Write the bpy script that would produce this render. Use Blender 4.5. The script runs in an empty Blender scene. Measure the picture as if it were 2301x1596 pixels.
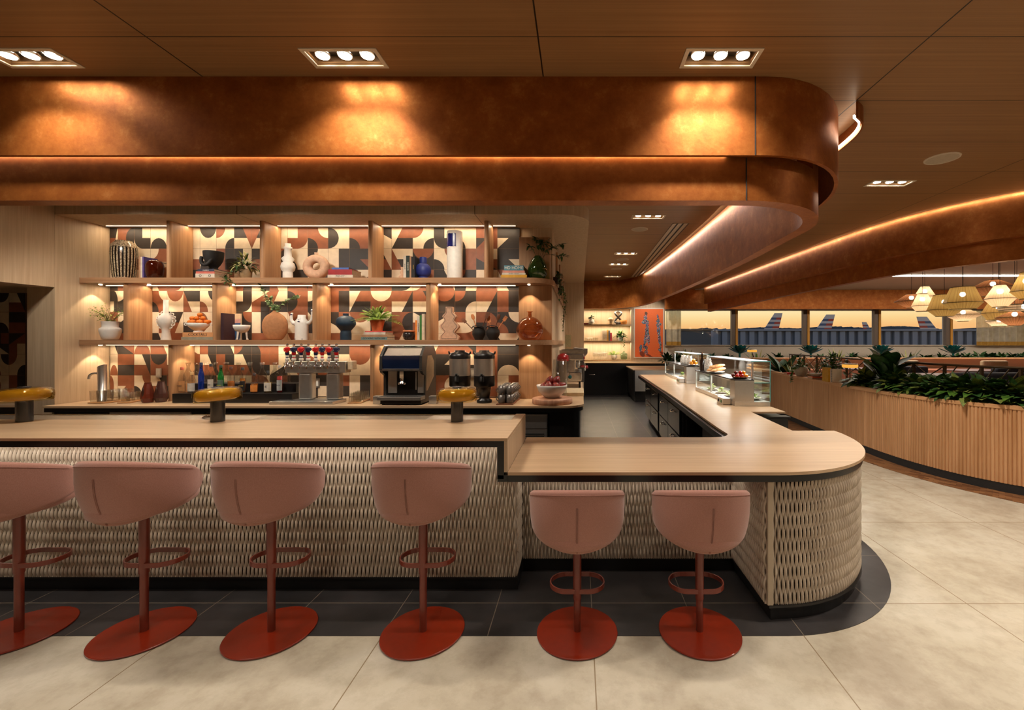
import bpy, math, random
from mathutils import Matrix, Vector, noise
C = bpy.context.scene
COL = C.collection
PI = math.pi
rnd = random.Random(7)
F = 985.0; CX = 1300.0; CY = 768.0; H = 1.62          # focal length in photo pixels, vanishing point, eye height

def Wx(px, Y): return (px - CX) * Y / F
def Zz(py, Y): return H + (CY - py) * Y / F

# ---------------------------------------------------------------- camera, sky, exposure
cam_d = bpy.data.cameras.new('camera'); cam = bpy.data.objects.new('camera', cam_d); COL.objects.link(cam)
cam.location = (0, 0, H); cam.rotation_euler = (PI/2, 0, 0)
cam_d.sensor_fit = 'HORIZONTAL'; cam_d.sensor_width = 36.0
cam_d.lens = 36.0 * F / 2301.0
cam_d.shift_x = -(CX - 1150.5) / 2301.0
cam_d.shift_y = (CY - 798.0) / 2301.0
cam_d.clip_start = 0.05; cam_d.clip_end = 2000
C.camera = cam
C.view_settings.view_transform = 'Standard'
C.view_settings.look = 'None'
C.view_settings.exposure = 0.22
C.view_settings.gamma = 1.0
C.view_settings.use_curve_mapping = False
try:
    C.cycles.use_denoising = True
    C.cycles.max_bounces = 7
    C.cycles.use_adaptive_sampling = True
    C.cycles.adaptive_threshold = 0.02
    C.cycles.transparent_max_bounces = 24
    C.cycles.sample_clamp_indirect = 6.0
    C.cycles.caustics_reflective = False
    C.cycles.caustics_refractive = False
except Exception:
    pass

def srgb(r, g, b):
    def f(c):
        c /= 255.0
        return c / 12.92 if c <= 0.04045 else ((c + 0.055) / 1.055) ** 2.4
    return (f(r), f(g), f(b), 1.0)

world = bpy.data.worlds.new('dusk_sky'); C.world = world; world.use_nodes = True
wn = world.node_tree; wn.nodes.clear()
wo = wn.nodes.new('ShaderNodeOutputWorld'); wb = wn.nodes.new('ShaderNodeBackground')
wc = wn.nodes.new('ShaderNodeTexCoord'); ws = wn.nodes.new('ShaderNodeSeparateXYZ'); wr = wn.nodes.new('ShaderNodeValToRGB')
wn.links.new(wc.outputs['Generated'], ws.inputs[0]); wn.links.new(ws.outputs['Z'], wr.inputs[0])
wn.links.new(wr.outputs[0], wb.inputs[0]); wn.links.new(wb.outputs[0], wo.inputs[0])
cr = wr.color_ramp
cr.elements[0].position = 0.0; cr.elements[0].color = srgb(240, 170, 110)
cr.elements[1].position = 1.0; cr.elements[1].color = srgb(60, 80, 120)
for p_, c_ in ((0.03, srgb(246, 178, 112)), (0.045, srgb(250, 200, 132)), (0.06, srgb(253, 216, 156)), (0.085, srgb(252, 226, 180)), (0.25, srgb(170, 180, 200))):
    e_ = cr.elements.new(p_); e_.color = c_
wb.inputs[1].default_value = 1.12

# ---------------------------------------------------------------- lamps
WARM = (1.0, 0.90, 0.77); SOFT = (1.0, 0.91, 0.79); COOL = (0.95, 0.92, 1.0)
def lamp(kind, name, loc, power, color=WARM, target=None, parent=None, **kw):
    d = bpy.data.lights.new(name, kind); d.energy = power; d.color = color
    for k, v in kw.items(): setattr(d, k, v)
    o = bpy.data.objects.new(name, d); COL.objects.link(o); o.location = loc
    if target is not None:
        o.rotation_euler = (Vector(target) - Vector(loc)).to_track_quat('-Z', 'Y').to_euler()
    if parent: o.parent = parent
    return o
def strip(name, loc, sx, sy, power, rot=(0, 0, 0), color=SOFT, parent=None):
    o = lamp('AREA', name, loc, power, color, None, parent, shape='RECTANGLE', size=sx, size_y=sy)
    o.rotation_euler = rot
    return o

# ---------------------------------------------------------------- mesh builder
class MB:
    def __init__(s, M=None):
        s.v = []; s.f = []; s.m = []; s.s = []; s.M = M
    def add(s, vs, fs, m=0, smooth=False, M=None):
        b = len(s.v)
        for p in vs:
            p = Vector(p)
            if M is not None: p = M @ p
            if s.M is not None: p = s.M @ p
            s.v.append(tuple(p))
        for i, f in enumerate(fs):
            s.f.append([b + k for k in f]); s.m.append(m[i] if isinstance(m, list) else m); s.s.append(smooth)
        return s
    def box(s, x0, x1, y0, y1, z0, z1, m=0, M=None):
        return s.add([(x0,y0,z0),(x1,y0,z0),(x1,y1,z0),(x0,y1,z0),(x0,y0,z1),(x1,y0,z1),(x1,y1,z1),(x0,y1,z1)],
              [(0,3,2,1),(4,5,6,7),(0,1,5,4),(1,2,6,5),(2,3,7,6),(3,0,4,7)], m, False, M)
    def prism(s, poly, z0, z1, m=0, M=None, smooth=False, caps=True):
        n = len(poly)
        a = sum(poly[i][0]*poly[(i+1)%n][1]-poly[(i+1)%n][0]*poly[i][1] for i in range(n))
        if a < 0: poly = poly[::-1]
        vs = [(p[0],p[1],z0) for p in poly] + [(p[0],p[1],z1) for p in poly]
        if caps: s.add(vs, [tuple(range(n))[::-1], tuple(range(n, 2*n))], m, False, M)
        return s.add(vs, [(i,(i+1)%n,n+(i+1)%n,n+i) for i in range(n)], m, smooth, M)
    def lathe(s, prof, c=(0,0,0), n=24, m=0, M=None, smooth=True, cap=True, ell=1.0):
        vs = []; fs = []; ms = []
        for (r, z) in prof:
            for k in range(n):
                a = 2*PI*k/n
                vs.append((c[0]+r*math.cos(a), c[1]+ell*r*math.sin(a), c[2]+z))
        for j in range(len(prof)-1):
            for k in range(n):
                k2 = (k+1) % n
                fs.append((j*n+k, j*n+k2, (j+1)*n+k2, (j+1)*n+k)); ms.append(m[j] if isinstance(m, list) else m)
        s.add(vs, fs, ms, smooth, M)
        if cap:
            mm = m[0] if isinstance(m, list) else m; m2 = m[-1] if isinstance(m, list) else m
            if prof[0][0] > 1e-5: s.add(vs[:n], [tuple(range(n))[::-1]], mm, False, M)
            if prof[-1][0] > 1e-5: s.add(vs[-n:], [tuple(range(n))], m2, False, M)
        return s
    def tube(s, pts, r, n=8, m=0, M=None, closed=False, cap=True, smooth=True):
        pts = [Vector(p) for p in pts]; N = len(pts); vs = []; fs = []
        up = None
        for i, p in enumerate(pts):
            if closed: t = (pts[(i+1)%N]-pts[i-1])
            else: t = pts[min(i+1,N-1)]-pts[max(i-1,0)]
            if t.length < 1e-9: t = Vector((0,0,1))
            t.normalize()
            if up is None: up = Vector((0,0,1)) if abs(t.z) < .9 else Vector((1,0,0))
            a = t.cross(up)
            if a.length < 1e-6: a = t.orthogonal()
            a.normalize(); b = a.cross(t).normalized(); up = b
            rr = r[i] if isinstance(r, (list, tuple)) else r
            for k in range(n):
                an = 2*PI*k/n
                vs.append(p + a*(rr*math.cos(an)) + b*(rr*math.sin(an)))
        L = N if closed else N-1
        for i in range(L):
            for k in range(n):
                i2 = (i+1) % N; k2 = (k+1) % n
                fs.append((i*n+k, i*n+k2, i2*n+k2, i2*n+k))
        s.add(vs, fs, m, smooth, M)
        if cap and not closed:
            s.add(vs[:n], [tuple(range(n))[::-1]], m, False, M); s.add(vs[-n:], [tuple(range(n))], m, False, M)
        return s
    def ball(s, c, r, n=12, m=0, M=None, jit=0):
        if not isinstance(r, (tuple, list)): r = (r, r, r)
        vs = []; fs = []; R = max(4, n//2)
        for j in range(R+1):
            ph = PI*j/R
            for k in range(n):
                a = 2*PI*k/n
                vs.append((c[0]+r[0]*math.sin(ph)*math.cos(a), c[1]+r[1]*math.sin(ph)*math.sin(a), c[2]-r[2]*math.cos(ph)))
        for j in range(R):
            for k in range(n):
                k2 = (k+1) % n
                fs.append((j*n+k, j*n+k2, (j+1)*n+k2, (j+1)*n+k))
        return s.add(vs, fs, m, True, M)
    def leaf(s, base, d, up, L, w, bend=.3, fold=.25, m=0, seg=4, tip=0.0, shape=0.5):
        """one leaf: base point, direction, up vector, length, half width, droop"""
        d = Vector(d).normalized(); up = Vector(up)
        sd = d.cross(up)
        if sd.length < 1e-5: sd = d.orthogonal()
        sd.normalize(); nn = sd.cross(d).normalized(); b = Vector(base); vs = []; fs = []
        for i in range(seg+1):
            t = i/seg
            c = b + d*(L*t) - nn*(bend*L*t*t) * (1 if nn.z >= 0 else -1)
            ww = w*math.sin(PI*min(1, t**shape*1.0))**.8 if 0 < t < 1 else w*(0.06 if t == 0 else tip)
            vs += [c - sd*ww + nn*(fold*ww), c, c + sd*ww + nn*(fold*ww)]
        for i in range(seg):
            a = i*3
            fs += [(a, a+1, a+4, a+3), (a+1, a+2, a+5, a+4)]
        return s.add(vs, fs, m, True)
    def build(s, name, mats, parent=None, bevel=0, loc=None, rot=None, segs=2, subsurf=0):
        me = bpy.data.meshes.new(name)
        me.from_pydata(s.v, [], s.f)
        if not isinstance(mats, (list, tuple)): mats = [mats]
        for q in mats: me.materials.append(q)
        me.polygons.foreach_set('material_index', s.m); me.polygons.foreach_set('use_smooth', s.s)
        me.validate(); me.update()
        o = bpy.data.objects.new(name, me); COL.objects.link(o)
        if parent: o.parent = parent
        if loc: o.location = loc
        if rot: o.rotation_euler = rot
        if bevel:
            b = o.modifiers.new('bevel', 'BEVEL'); b.width = bevel; b.segments = segs; b.limit_method = 'ANGLE'; b.angle_limit = .7
        if subsurf:
            b = o.modifiers.new('sub', 'SUBSURF'); b.levels = subsurf; b.render_levels = subsurf
        return o

def tag(o, label, cat, group=None, kind=None):
    if label: o['label'] = label
    if cat: o['category'] = cat
    if group: o['group'] = group
    if kind: o['kind'] = kind
    return o
def struct(o):
    o['kind'] = 'structure'; return o
def thing(name, label, cat, loc=(0,0,0), rz=0, group=None):
    o = bpy.data.objects.new(name, None); COL.objects.link(o); o.empty_display_size = .05
    o.location = loc; o.rotation_euler = (0,0,rz)
    return tag(o, label, cat, group)
def dup(root, loc, label, rz=None, group=None, scale=None):
    def cp(o, par):
        c = o.copy(); COL.objects.link(c)
        if par: c.parent = par
        for ch in [x for x in list(COL.objects) if x.parent == o]: cp(ch, c)
        return c
    r = cp(root, None); r.location = loc
    if rz is not None: r.rotation_euler = (0,0,rz)
    if scale: r.scale = scale
    r['label'] = label
    if group: r['group'] = group
    return r
def text_obj(txt, size, M, mat, parent=None, name='lettering', align='CENTER', depth=0.0006, sx=1.0):
    cu = bpy.data.curves.new(name, 'FONT'); cu.body = txt; cu.size = size; cu.align_x = align; cu.align_y = 'CENTER'; cu.extrude = depth
    t = bpy.data.objects.new(name, cu); COL.objects.link(t)
    bpy.context.view_layer.update()
    me = bpy.data.meshes.new_from_object(t.evaluated_get(bpy.context.evaluated_depsgraph_get()))
    COL.objects.unlink(t); bpy.data.objects.remove(t)
    me.transform(M @ Matrix.Diagonal((sx, 1, 1, 1))); me.materials.clear(); me.materials.append(mat)
    o = bpy.data.objects.new(name, me); COL.objects.link(o)
    if parent: o.parent = parent
    return o
FRONT = Matrix.Rotation(PI/2, 4, 'X')      # text facing -Y (towards the camera)
def T(x, y, z): return Matrix.Translation((x, y, z))

def smooth_path(pts, n=8, closed=False):
    P = [Vector((p[0], p[1])) for p in pts]; out = []
    N = len(P)
    for i in range(N-1):
        p0 = P[max(i-1,0)]; p1 = P[i]; p2 = P[i+1]; p3 = P[min(i+2,N-1)]
        for k in range(n):
            t = k/n
            out.append(.5*((2*p1)+(-p0+p2)*t+(2*p0-5*p1+4*p2-p3)*t*t+(-p0+3*p1-3*p2+p3)*t**3))
    out.append(P[-1])
    return [(q.x, q.y) for q in out]
def normals(path):
    out = []
    for i in range(len(path)):
        a = path[max(i-1,0)]; b = path[min(i+1,len(path)-1)]
        t = Vector((b[0]-a[0], b[1]-a[1])).normalized(); out.append((t.y, -t.x))     # right-hand side of travel
    return out
def offset(path, d):
    ns = normals(path); return [(p[0]+n[0]*d, p[1]+n[1]*d) for p, n in zip(path, ns)]
def band(mb, path, thick, z0, z1, m=0, smooth=True):
    """wall along path; its face lies on the path, its thickness on the left-hand side"""
    A = path; B = offset(path, -thick); n = len(A)
    vs = [(p[0],p[1],z0) for p in A]+[(p[0],p[1],z1) for p in A]; mb.add(vs, [(i,i+1,n+i+1,n+i) for i in range(n-1)], m, smooth)
    vs = [(p[0],p[1],z0) for p in B]+[(p[0],p[1],z1) for p in B]; mb.add(vs, [(i+1,i,n+i,n+i+1) for i in range(n-1)], m, smooth)
    for z, fl in ((z0, 0), (z1, 1)):
        vs = [(p[0],p[1],z) for p in A]+[(p[0],p[1],z) for p in B]
        mb.add(vs, [((i,n+i,n+i+1,i+1) if not fl else (i,i+1,n+i+1,n+i)) for i in range(n-1)], m, False)
    for i in (0, n-1):
        mb.add([(A[i][0],A[i][1],z0),(B[i][0],B[i][1],z0),(B[i][0],B[i][1],z1),(A[i][0],A[i][1],z1)], [(0,1,2,3)], m, False)
    return mb
def resample(path, step):
    pts = [Vector(p) for p in path]; L = [0]
    for i in range(1, len(pts)): L.append(L[-1]+(pts[i]-pts[i-1]).length)
    n = max(1, int(round(L[-1]/step))); out = []; j = 0
    for k in range(n+1):
        s_ = L[-1]*k/n
        while j < len(L)-2 and L[j+1] < s_: j += 1
        t = (s_-L[j])/max(1e-9, L[j+1]-L[j]); q = pts[j].lerp(pts[j+1], t); out.append((q.x, q.y))
    return out

# ---------------------------------------------------------------- materials
class NT:
    def __init__(s, name):
        s.mat = bpy.data.materials.new(name); s.mat.use_nodes = True; s.t = s.mat.node_tree
        s.b = s.t.nodes['Principled BSDF']; s.out = s.t.nodes['Material Output']; s._co = None
    def n(s, k, **kw):
        q = s.t.nodes.new(k)
        for a, v in kw.items(): setattr(q, a, v)
        return q
    def l(s, a, b): s.t.links.new(a, b)
    def co(s):
        if s._co is None: s._co = s.n('ShaderNodeTexCoord')
        return s._co.outputs['Object']
    def mp(s, scale, rot=(0,0,0), src=None):
        q = s.n('ShaderNodeMapping'); q.inputs['Scale'].default_value = scale; q.inputs['Rotation'].default_value = rot
        s.l(src or s.co(), q.inputs['Vector']); return q.outputs[0]
    def noise(s, scale, vec=None, detail=4, rough=.55):
        q = s.n('ShaderNodeTexNoise'); q.inputs['Scale'].default_value = scale; q.inputs['Detail'].default_value = detail; q.inputs['Roughness'].default_value = rough
        s.l(vec or s.co(), q.inputs['Vector']); return q.outputs['Fac']
    def ramp(s, src, stops):
        q = s.n('ShaderNodeValToRGB'); e = q.color_ramp.elements
        e[0].position, e[0].color = stops[0]; e[1].position, e[1].color = stops[-1]
        for p, c in stops[1:-1]: x = e.new(p); x.color = c
        s.l(src, q.inputs[0]); return q.outputs[0]
    def mix(s, fac, a, b, mode='MIX'):
        q = s.n('ShaderNodeMix', data_type='RGBA', blend_type=mode)
        for sock, v in ((q.inputs['Factor'], fac), (q.inputs['A'], a), (q.inputs['B'], b)):
            pass
        def put(i, v):
            if isinstance(v, bpy.types.NodeSocket): s.l(v, q.inputs[i])
            else: q.inputs[i].default_value = v
        put(0, fac); put(6, a); put(7, b)
        return q.outputs[2]
    def math(s, op, a, b=None, c=None):
        q = s.n('ShaderNodeMath', operation=op)
        for i, v in enumerate((a, b, c)):
            if v is None: continue
            if isinstance(v, bpy.types.NodeSocket): s.l(v, q.inputs[i])
            else: q.inputs[i].default_value = v
        return q.outputs[0]
    def lines(s, axis, off, sp, w):
        x = s.n('ShaderNodeSeparateXYZ'); s.l(s.co(), x.inputs[0])
        a = s.math('SUBTRACT', x.outputs[axis], off); a = s.math('DIVIDE', a, sp); a = s.math('ADD', a, .5)
        a = s.math('FRACT', a); a = s.math('SUBTRACT', a, .5); a = s.math('ABSOLUTE', a)
        return s.math('LESS_THAN', a, w/sp/2)
    def bump(s, h, strength=.2, dist=.01):
        q = s.n('ShaderNodeBump'); q.inputs['Strength'].default_value = strength; q.inputs['Distance'].default_value = dist
        s.l(h, q.inputs['Height']); s.l(q.outputs[0], s.b.inputs['Normal'])
    def set(s, color=None, rough=None, metal=None, spec=None):
        for k, v in (('Base Color', color), ('Roughness', rough), ('Metallic', metal), ('Specular IOR Level', spec)):
            if v is None: continue
            if isinstance(v, bpy.types.NodeSocket): s.l(v, s.b.inputs[k])
            else: s.b.inputs[k].default_value = v
        return s
MATS = {}
def flat(name, col, rough=.5, metal=0, spec=.5, nz=0.12, nscale=30, coat=0, sss=0):
    if name in MATS: return MATS[name]
    q = NT(name); f = q.noise(nscale)
    lo = tuple(c*(1-nz) for c in col[:3])+(1,); hi = tuple(min(1, c*(1+nz)) for c in col[:3])+(1,)
    q.set(q.ramp(f, [(.3, lo), (.7, hi)]), rough, metal, spec)
    if coat: q.b.inputs['Coat Weight'].default_value = coat; q.b.inputs['Coat Roughness'].default_value = .05
    MATS[name] = q.mat; return q.mat
def wood(name, c1, c2, grain='X', rough=.5, along=1.2, across=34, spec=.4, fine=.5, grooves=()):
    q = NT(name)
    sc = {'X': (along, across, across), 'Y': (across, along, across), 'Z': (across, across, along)}[grain]
    f = q.noise(1.0, q.mp(sc), 5, .6)
    sc2 = tuple(v*(3.5 if v == across else 1.6) for v in sc)
    g = q.noise(1.0, q.mp(sc2), 3, .5)
    h = q.math('ADD', q.math('MULTIPLY', f, 1-fine*.5), q.math('MULTIPLY', g, fine*.5))
    col = q.ramp(h, [(.32, c2), (.52, tuple((a+b)/2 for a, b in zip(c1, c2))), (.68, c1)])
    for (axis, off, sp, w, cc) in grooves: col = q.mix(q.lines(axis, off, sp, w), col, cc)
    q.set(col, rough, 0, spec); q.bump(h, .08, .004)
    return q.mat
def emit(name, col, strength):
    if name in MATS: return MATS[name]
    q = NT(name); e = q.n('ShaderNodeEmission'); e.inputs[0].default_value = col; e.inputs[1].default_value = strength
    q.l(e.outputs[0], q.out.inputs[0]); MATS[name] = q.mat; return q.mat
def glass(name, tint=(1,1,1,1), rough=.02, refl=.9, body=0.0, bodycol=None):
    """thin clear glass: tinted transparency with fresnel reflection, and an optional body colour"""
    if name in MATS: return MATS[name]
    q = NT(name); tr = q.n('ShaderNodeBsdfTransparent'); tr.inputs[0].default_value = tint
    gl = q.n('ShaderNodeBsdfGlossy'); gl.inputs['Roughness'].default_value = rough
    lw = q.n('ShaderNodeLayerWeight'); lw.inputs[0].default_value = .5
    fac = q.math('MULTIPLY', q.math('ADD', q.math('MULTIPLY', q.math('POWER', lw.outputs['Facing'], 4.0), .7), .045), refl)
    m1 = q.n('ShaderNodeMixShader'); q.l(fac, m1.inputs[0])
    q.l(tr.outputs[0], m1.inputs[1]); q.l(gl.outputs[0], m1.inputs[2]); last = m1.outputs[0]
    if body:
        df = q.n('ShaderNodeBsdfDiffuse'); df.inputs[0].default_value = bodycol or tint
        m2 = q.n('ShaderNodeMixShader'); m2.inputs[0].default_value = body; q.l(last, m2.inputs[1]); q.l(df.outputs[0], m2.inputs[2])
        m3 = q.n('ShaderNodeMixShader'); q.l(fac, m3.inputs[0]); q.l(m2.outputs[0], m3.inputs[1]); q.l(gl.outputs[0], m3.inputs[2]); last = m3.outputs[0]
    q.l(last, q.out.inputs[0]); MATS[name] = q.mat; return q.mat

K = (0, 0, 0, 1)
WOOD_TOP = wood('pale_oak_top', srgb(208, 178, 145), srgb(182, 149, 114), 'X', .32, 1.0, 30, .5)
WOOD_TOPY = wood('pale_oak_top_long', srgb(208, 178, 145), srgb(182, 149, 114), 'Y', .32, 1.0, 30, .5)
WOOD_V = wood('pale_oak_upright', srgb(208, 184, 154), srgb(182, 156, 126), 'Z', .5)
WOOD_SH = wood('shelf_oak', srgb(186, 144, 108), srgb(150, 108, 76), 'X', .35, 1.2, 26)
WOOD_DIV = wood('divider_oak', srgb(190, 146, 106), srgb(156, 112, 78), 'Z', .42, 1.2, 26)
WOOD_CEIL = wood('ceiling_veneer', srgb(156, 116, 76), srgb(130, 92, 58), 'X', .42, .5, 40,
                 grooves=((1, 2.27, .6, .006, srgb(30, 18, 10)), (0, 1.82, 2.03, .008, srgb(24, 14, 8))))
WOOD_PLANT = wood('warm_oak_slats', srgb(222, 172, 126), srgb(188, 136, 90), 'Z', .42, 1.0, 22)
BLACK = flat('black_laminate', (.012, .011, .011, 1), .28, 0, .5)
BLACKM = flat('black_matte', (.018, .017, .017, 1), .6)
STEEL = flat('brushed_steel', (.76, .74, .71, 1), .3, .92, nz=.03)
STEEL_D = flat('dark_steel', (.20, .19, .18, 1), .3, 1.0)
CHROME = flat('chrome', (.8, .8, .8, 1), .08, 1.0, nz=.02)
WHITE = flat('white_ceramic', (.78, .74, .68, 1), .35, coat=.3, nz=.04)
WHITE_M = flat('white_matte', (.74, .68, .60, 1), .8, nz=.05)
CREAM = flat('cream_paper', (.72, .64, .52, 1), .8)
REDM = flat('oxide_red_lacquer', srgb(128, 32, 5), .28, 0, .5, nz=.06, coat=.4)
REDP = flat('oxide_red_pole', srgb(112, 44, 28), .35, 0.1, .5, nz=.06, coat=.3)
def dark(c, k): return (c[0]*k, c[1]*k, c[2]*k, 1)
# ================================================================ ROOM LAMPS (ceiling fixtures carry their own, see builder)
CEIL = 3.2
# ---------------------------------------------------------------- materials of the shell
q = NT('copper_panel')
n1 = q.noise(7, None, 8, .75); n2 = q.noise(60, None, 4, .6)
colr = q.ramp(n1, [(.35, srgb(150, 84, 36)), (.55, srgb(172, 102, 46)), (.7, srgb(194, 128, 70))])
q.set(colr, None, .72, .5)
rr = q.n('ShaderNodeMapRange'); rr.inputs[3].default_value = .34; rr.inputs[4].default_value = .50; q.l(n2, rr.inputs[0]); q.l(rr.outputs[0], q.b.inputs['Roughness'])
q.bump(n2, .12, .004); COPPER = q.mat

q = NT('pale_stone_floor')
a = q.noise(1.6, None, 9, .62); b = q.noise(9, None, 6, .7)
col = q.ramp(a, [(.36, srgb(176, 165, 148)), (.5, srgb(196, 187, 170)), (.64, srgb(206, 199, 184))])
col = q.mix(.4, col, q.ramp(b, [(.38, srgb(196, 184, 164)), (.55, srgb(232, 226, 214))]), 'MULTIPLY')
g1 = q.lines(0, 1.24, 1.16, .006); g2 = q.lines(1, 2.71, 1.22, .006)
g = q.math('MAXIMUM', g1, g2); col = q.mix(g, col, srgb(140, 122, 98))
q.set(col, .26, 0, .5); q.bump(q.math('MULTIPLY', g, -1), .2, .002); STONE = q.mat

q = NT('charcoal_tile')
a = q.noise(3, None, 6, .6); col = q.ramp(a, [(.35, srgb(40, 38, 38)), (.65, srgb(62, 58, 58))])
g = q.math('MAXIMUM', q.lines(0, 1.24, .58, .005), q.lines(1, 2.71, .6, .005)); col = q.mix(g, col, srgb(120, 108, 94))
q.set(col, .34, 0, .5); q.bump(a, .05, .003); SLATE = q.mat

q = NT('herringbone_oak')
br = q.n('ShaderNodeTexBrick'); br.offset = .5
br.inputs['Scale'].default_value = 5; br.inputs['Mortar Size'].default_value = .006
br.inputs['Color1'].default_value = srgb(150, 104, 66); br.inputs['Color2'].default_value = srgb(104, 66, 40); br.inputs['Mortar'].default_value = srgb(50, 30, 18)
q.l(q.mp((1, 1, 1), (0, 0, .78)), br.inputs['Vector']); q.set(br.outputs[0], .35); HERR = q.mat

PLASTER = flat('pale_plaster', srgb(214, 200, 182), .7, nz=.03)
COVEW = flat('ceiling_white', srgb(206, 196, 182), .6, nz=.03)

# ---------------------------------------------------------------- floor
struct(MB().box(-9, 16, -5, 14.2, -.12, 0).build('floor', STONE))
# charcoal tile field around the bar: follows the rounded end of the counter
def ell(cx, cy, a, b, t0, t1, n=24): return [(cx+a*math.cos(t0+(t1-t0)*i/n), cy+b*math.sin(t0+(t1-t0)*i/n)) for i in range(n+1)]
poly = [(-9, 2.41)] + ell(1.15, 3.67, 1.16, 1.26, -PI/2, 0) + [(2.26, 4.0), (2.1, 4.4), (1.9, 4.7), (1.9, 11.4), (2.6, 11.6), (2.6, 13.9), (-9, 13.9)]
struct(MB().prism(poly, 0, .004).build('floor_charcoal_tile', SLATE))
PLP = smooth_path([(6.6, 3.45), (5.9, 3.7), (5.3, 4.02), (4.85, 4.42), (4.54, 4.76), (4.32, 5.2), (4.2, 5.8), (4.19, 6.6), (4.24, 7.6), (4.34, 9.0), (4.41, 10.0), (4.43, 10.55)], 8)
strip_in = offset(PLP, -.0)   # planter front line
strip_out = smooth_path([(6.6, 2.95), (5.6, 3.35), (4.9, 3.8), (4.42, 4.42), (4.05, 5.1), (3.86, 6.0), (3.85, 7.2), (3.78, 9.0), (2.9, 11.0), (2.7, 12.6)], 6)
struct(MB().prism(strip_out + [(2.6, 13.9), (15.5, 13.9), (15.5, 2.95)], 0, .005).build('floor_herringbone', HERR))

# ---------------------------------------------------------------- ceiling with cut-outs for the recessed fixtures
FIX = [(-3.05, 2.44), (-1.30, 2.44), (.79, 2.44), (3.10, 4.37), (.88, 5.54), (.85, 7.86), (.82, 8.94), (.82, 10.6),
       (-3.05, .1), (-1.30, .1), (.79, .1), (2.9, .4), (2.9, 2.2), (-4.9, 4.0), (-3.2, 4.0), (-1.5, 4.0), (-3.05, -2.2), (-.3, -2.2), (2.6, -2.2), (4.9, 2.2), (4.9, .2)]  # bartender-aisle spots: unseen, added as fill for the shelf fronts
FW, FD = .21, .085
NFIX = len(FIX)
holes = [(x-FW+.02, x+FW-.02, y-FD+.02, y+FD-.02) for x, y in FIX]
def holed(x0, x1, y0, y1, holes, z0, z1, name, mat):
    xs = sorted({x0, x1, *[h[0] for h in holes], *[h[1] for h in holes]}); ys = sorted({y0, y1, *[h[2] for h in holes], *[h[3] for h in holes]})
    mb = MB()
    def inh(x, y): return any(h[0] < x < h[1] and h[2] < y < h[3] for h in holes)
    for i in range(len(xs)-1):
        for j in range(len(ys)-1):
            if inh((xs[i]+xs[i+1])/2, (ys[j]+ys[j+1])/2): continue
            mb.add([(xs[i],ys[j],z0),(xs[i+1],ys[j],z0),(xs[i+1],ys[j+1],z0),(xs[i],ys[j+1],z0)], [(0,3,2,1)], 0)
    for h in holes:
        mb.add([(h[0],h[2],z0),(h[1],h[2],z0),(h[1],h[3],z0),(h[0],h[3],z0),(h[0],h[2],z1),(h[1],h[2],z1),(h[1],h[3],z1),(h[0],h[3],z1)],
               [(0,1,5,4),(1,2,6,5),(2,3,7,6),(3,0,4,7),(4,5,6,7)], 0)
    return mb.build(name, mat)
struct(holed(-9, 16, -5, 14.2, holes, CEIL, CEIL+.14, 'ceiling', WOOD_CEIL))

LAMPW = emit('downlight_lens', (1, .90, .72, 1), 60)
FRAMEW = flat('satin_white_metal', srgb(214, 200, 178), .4, nz=.02)
def fixture(i, x, y, power, label, aim=0.0):
    t = thing('downlight', label, 'ceiling light', (x, y, CEIL), 0, 'recessed triple ceiling spots')
    fr = MB()
    fr.box(-FW, FW, -FD, -FD+.022, -.006, 0); fr.box(-FW, FW, FD-.022, FD, -.006, 0)
    fr.box(-FW, -FW+.022, -FD+.022, FD-.022, -.006, 0); fr.box(FW-.022, FW, -FD+.022, FD-.022, -.006, 0)
    fr.build('frame', FRAMEW, t, bevel=.001)
    MB().box(-FW+.024, FW-.024, -FD+.024, FD-.024, .05, .055).build('housing', STEEL_D, t)
    for k in (-1, 0, 1):
        h = MB().lathe([(.036, .045), (.04, .012), (.034, .012), (.030, .03)], (k*.125, 0, 0), 18, cap=False).build('reflector', CHROME, t)
        MB().lathe([(.0, .006), (.033, .008)], (k*.125, 0, 0), 18, cap=False).build('lens', LAMPW, t)
        lamp('SPOT', 'spot_lamp', (x+k*.125, y, CEIL-.012), power, WARM, (x+k*.125, y+(-.45 if i < 3 else (2.0 if 13 <= i < 16 else 0)), 0), spot_size=1.85, spot_blend=.6, shadow_soft_size=.03)
LBL = ['white-framed triple ceiling spot at the far left of the ceiling', 'white-framed triple ceiling spot above the third and fourth bar stools',
       'white-framed triple ceiling spot above the rounded corner of the copper band', 'triple ceiling spot beside the round speaker on the right',
       'triple ceiling spot nearest in the kitchen aisle, before the round speaker', 'second triple ceiling spot down the kitchen aisle',
       'third triple ceiling spot down the kitchen aisle', 'farthest small triple ceiling spot by the far copper band']
LBL += ['first from the left of the spots just before the camera', 'second from the left of the spots just before the camera', 'third from the left of the spots just before the camera', 'outer right spot just before the camera', 'spot over the open floor right of the bar end',
        'left added fill spot over the bartender aisle', 'middle added fill spot over the bartender aisle', 'right added fill spot over the bartender aisle', 'left spot of the rear walkway row', 'middle spot of the rear walkway row', 'right spot of the rear walkway row', 'farthest right spot over the open floor', 'farthest right spot before the camera']
for i, (x, y) in enumerate(FIX):
    fixture(i, x, y, 34 if i < 3 else (30 if 13 <= i < 16 else (60 if i in (3, 12, 19) else (40 if i < 8 else 26))), LBL[i] if i < 8 else 'triple ceiling spot, '+LBL[i], 0)

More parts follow.
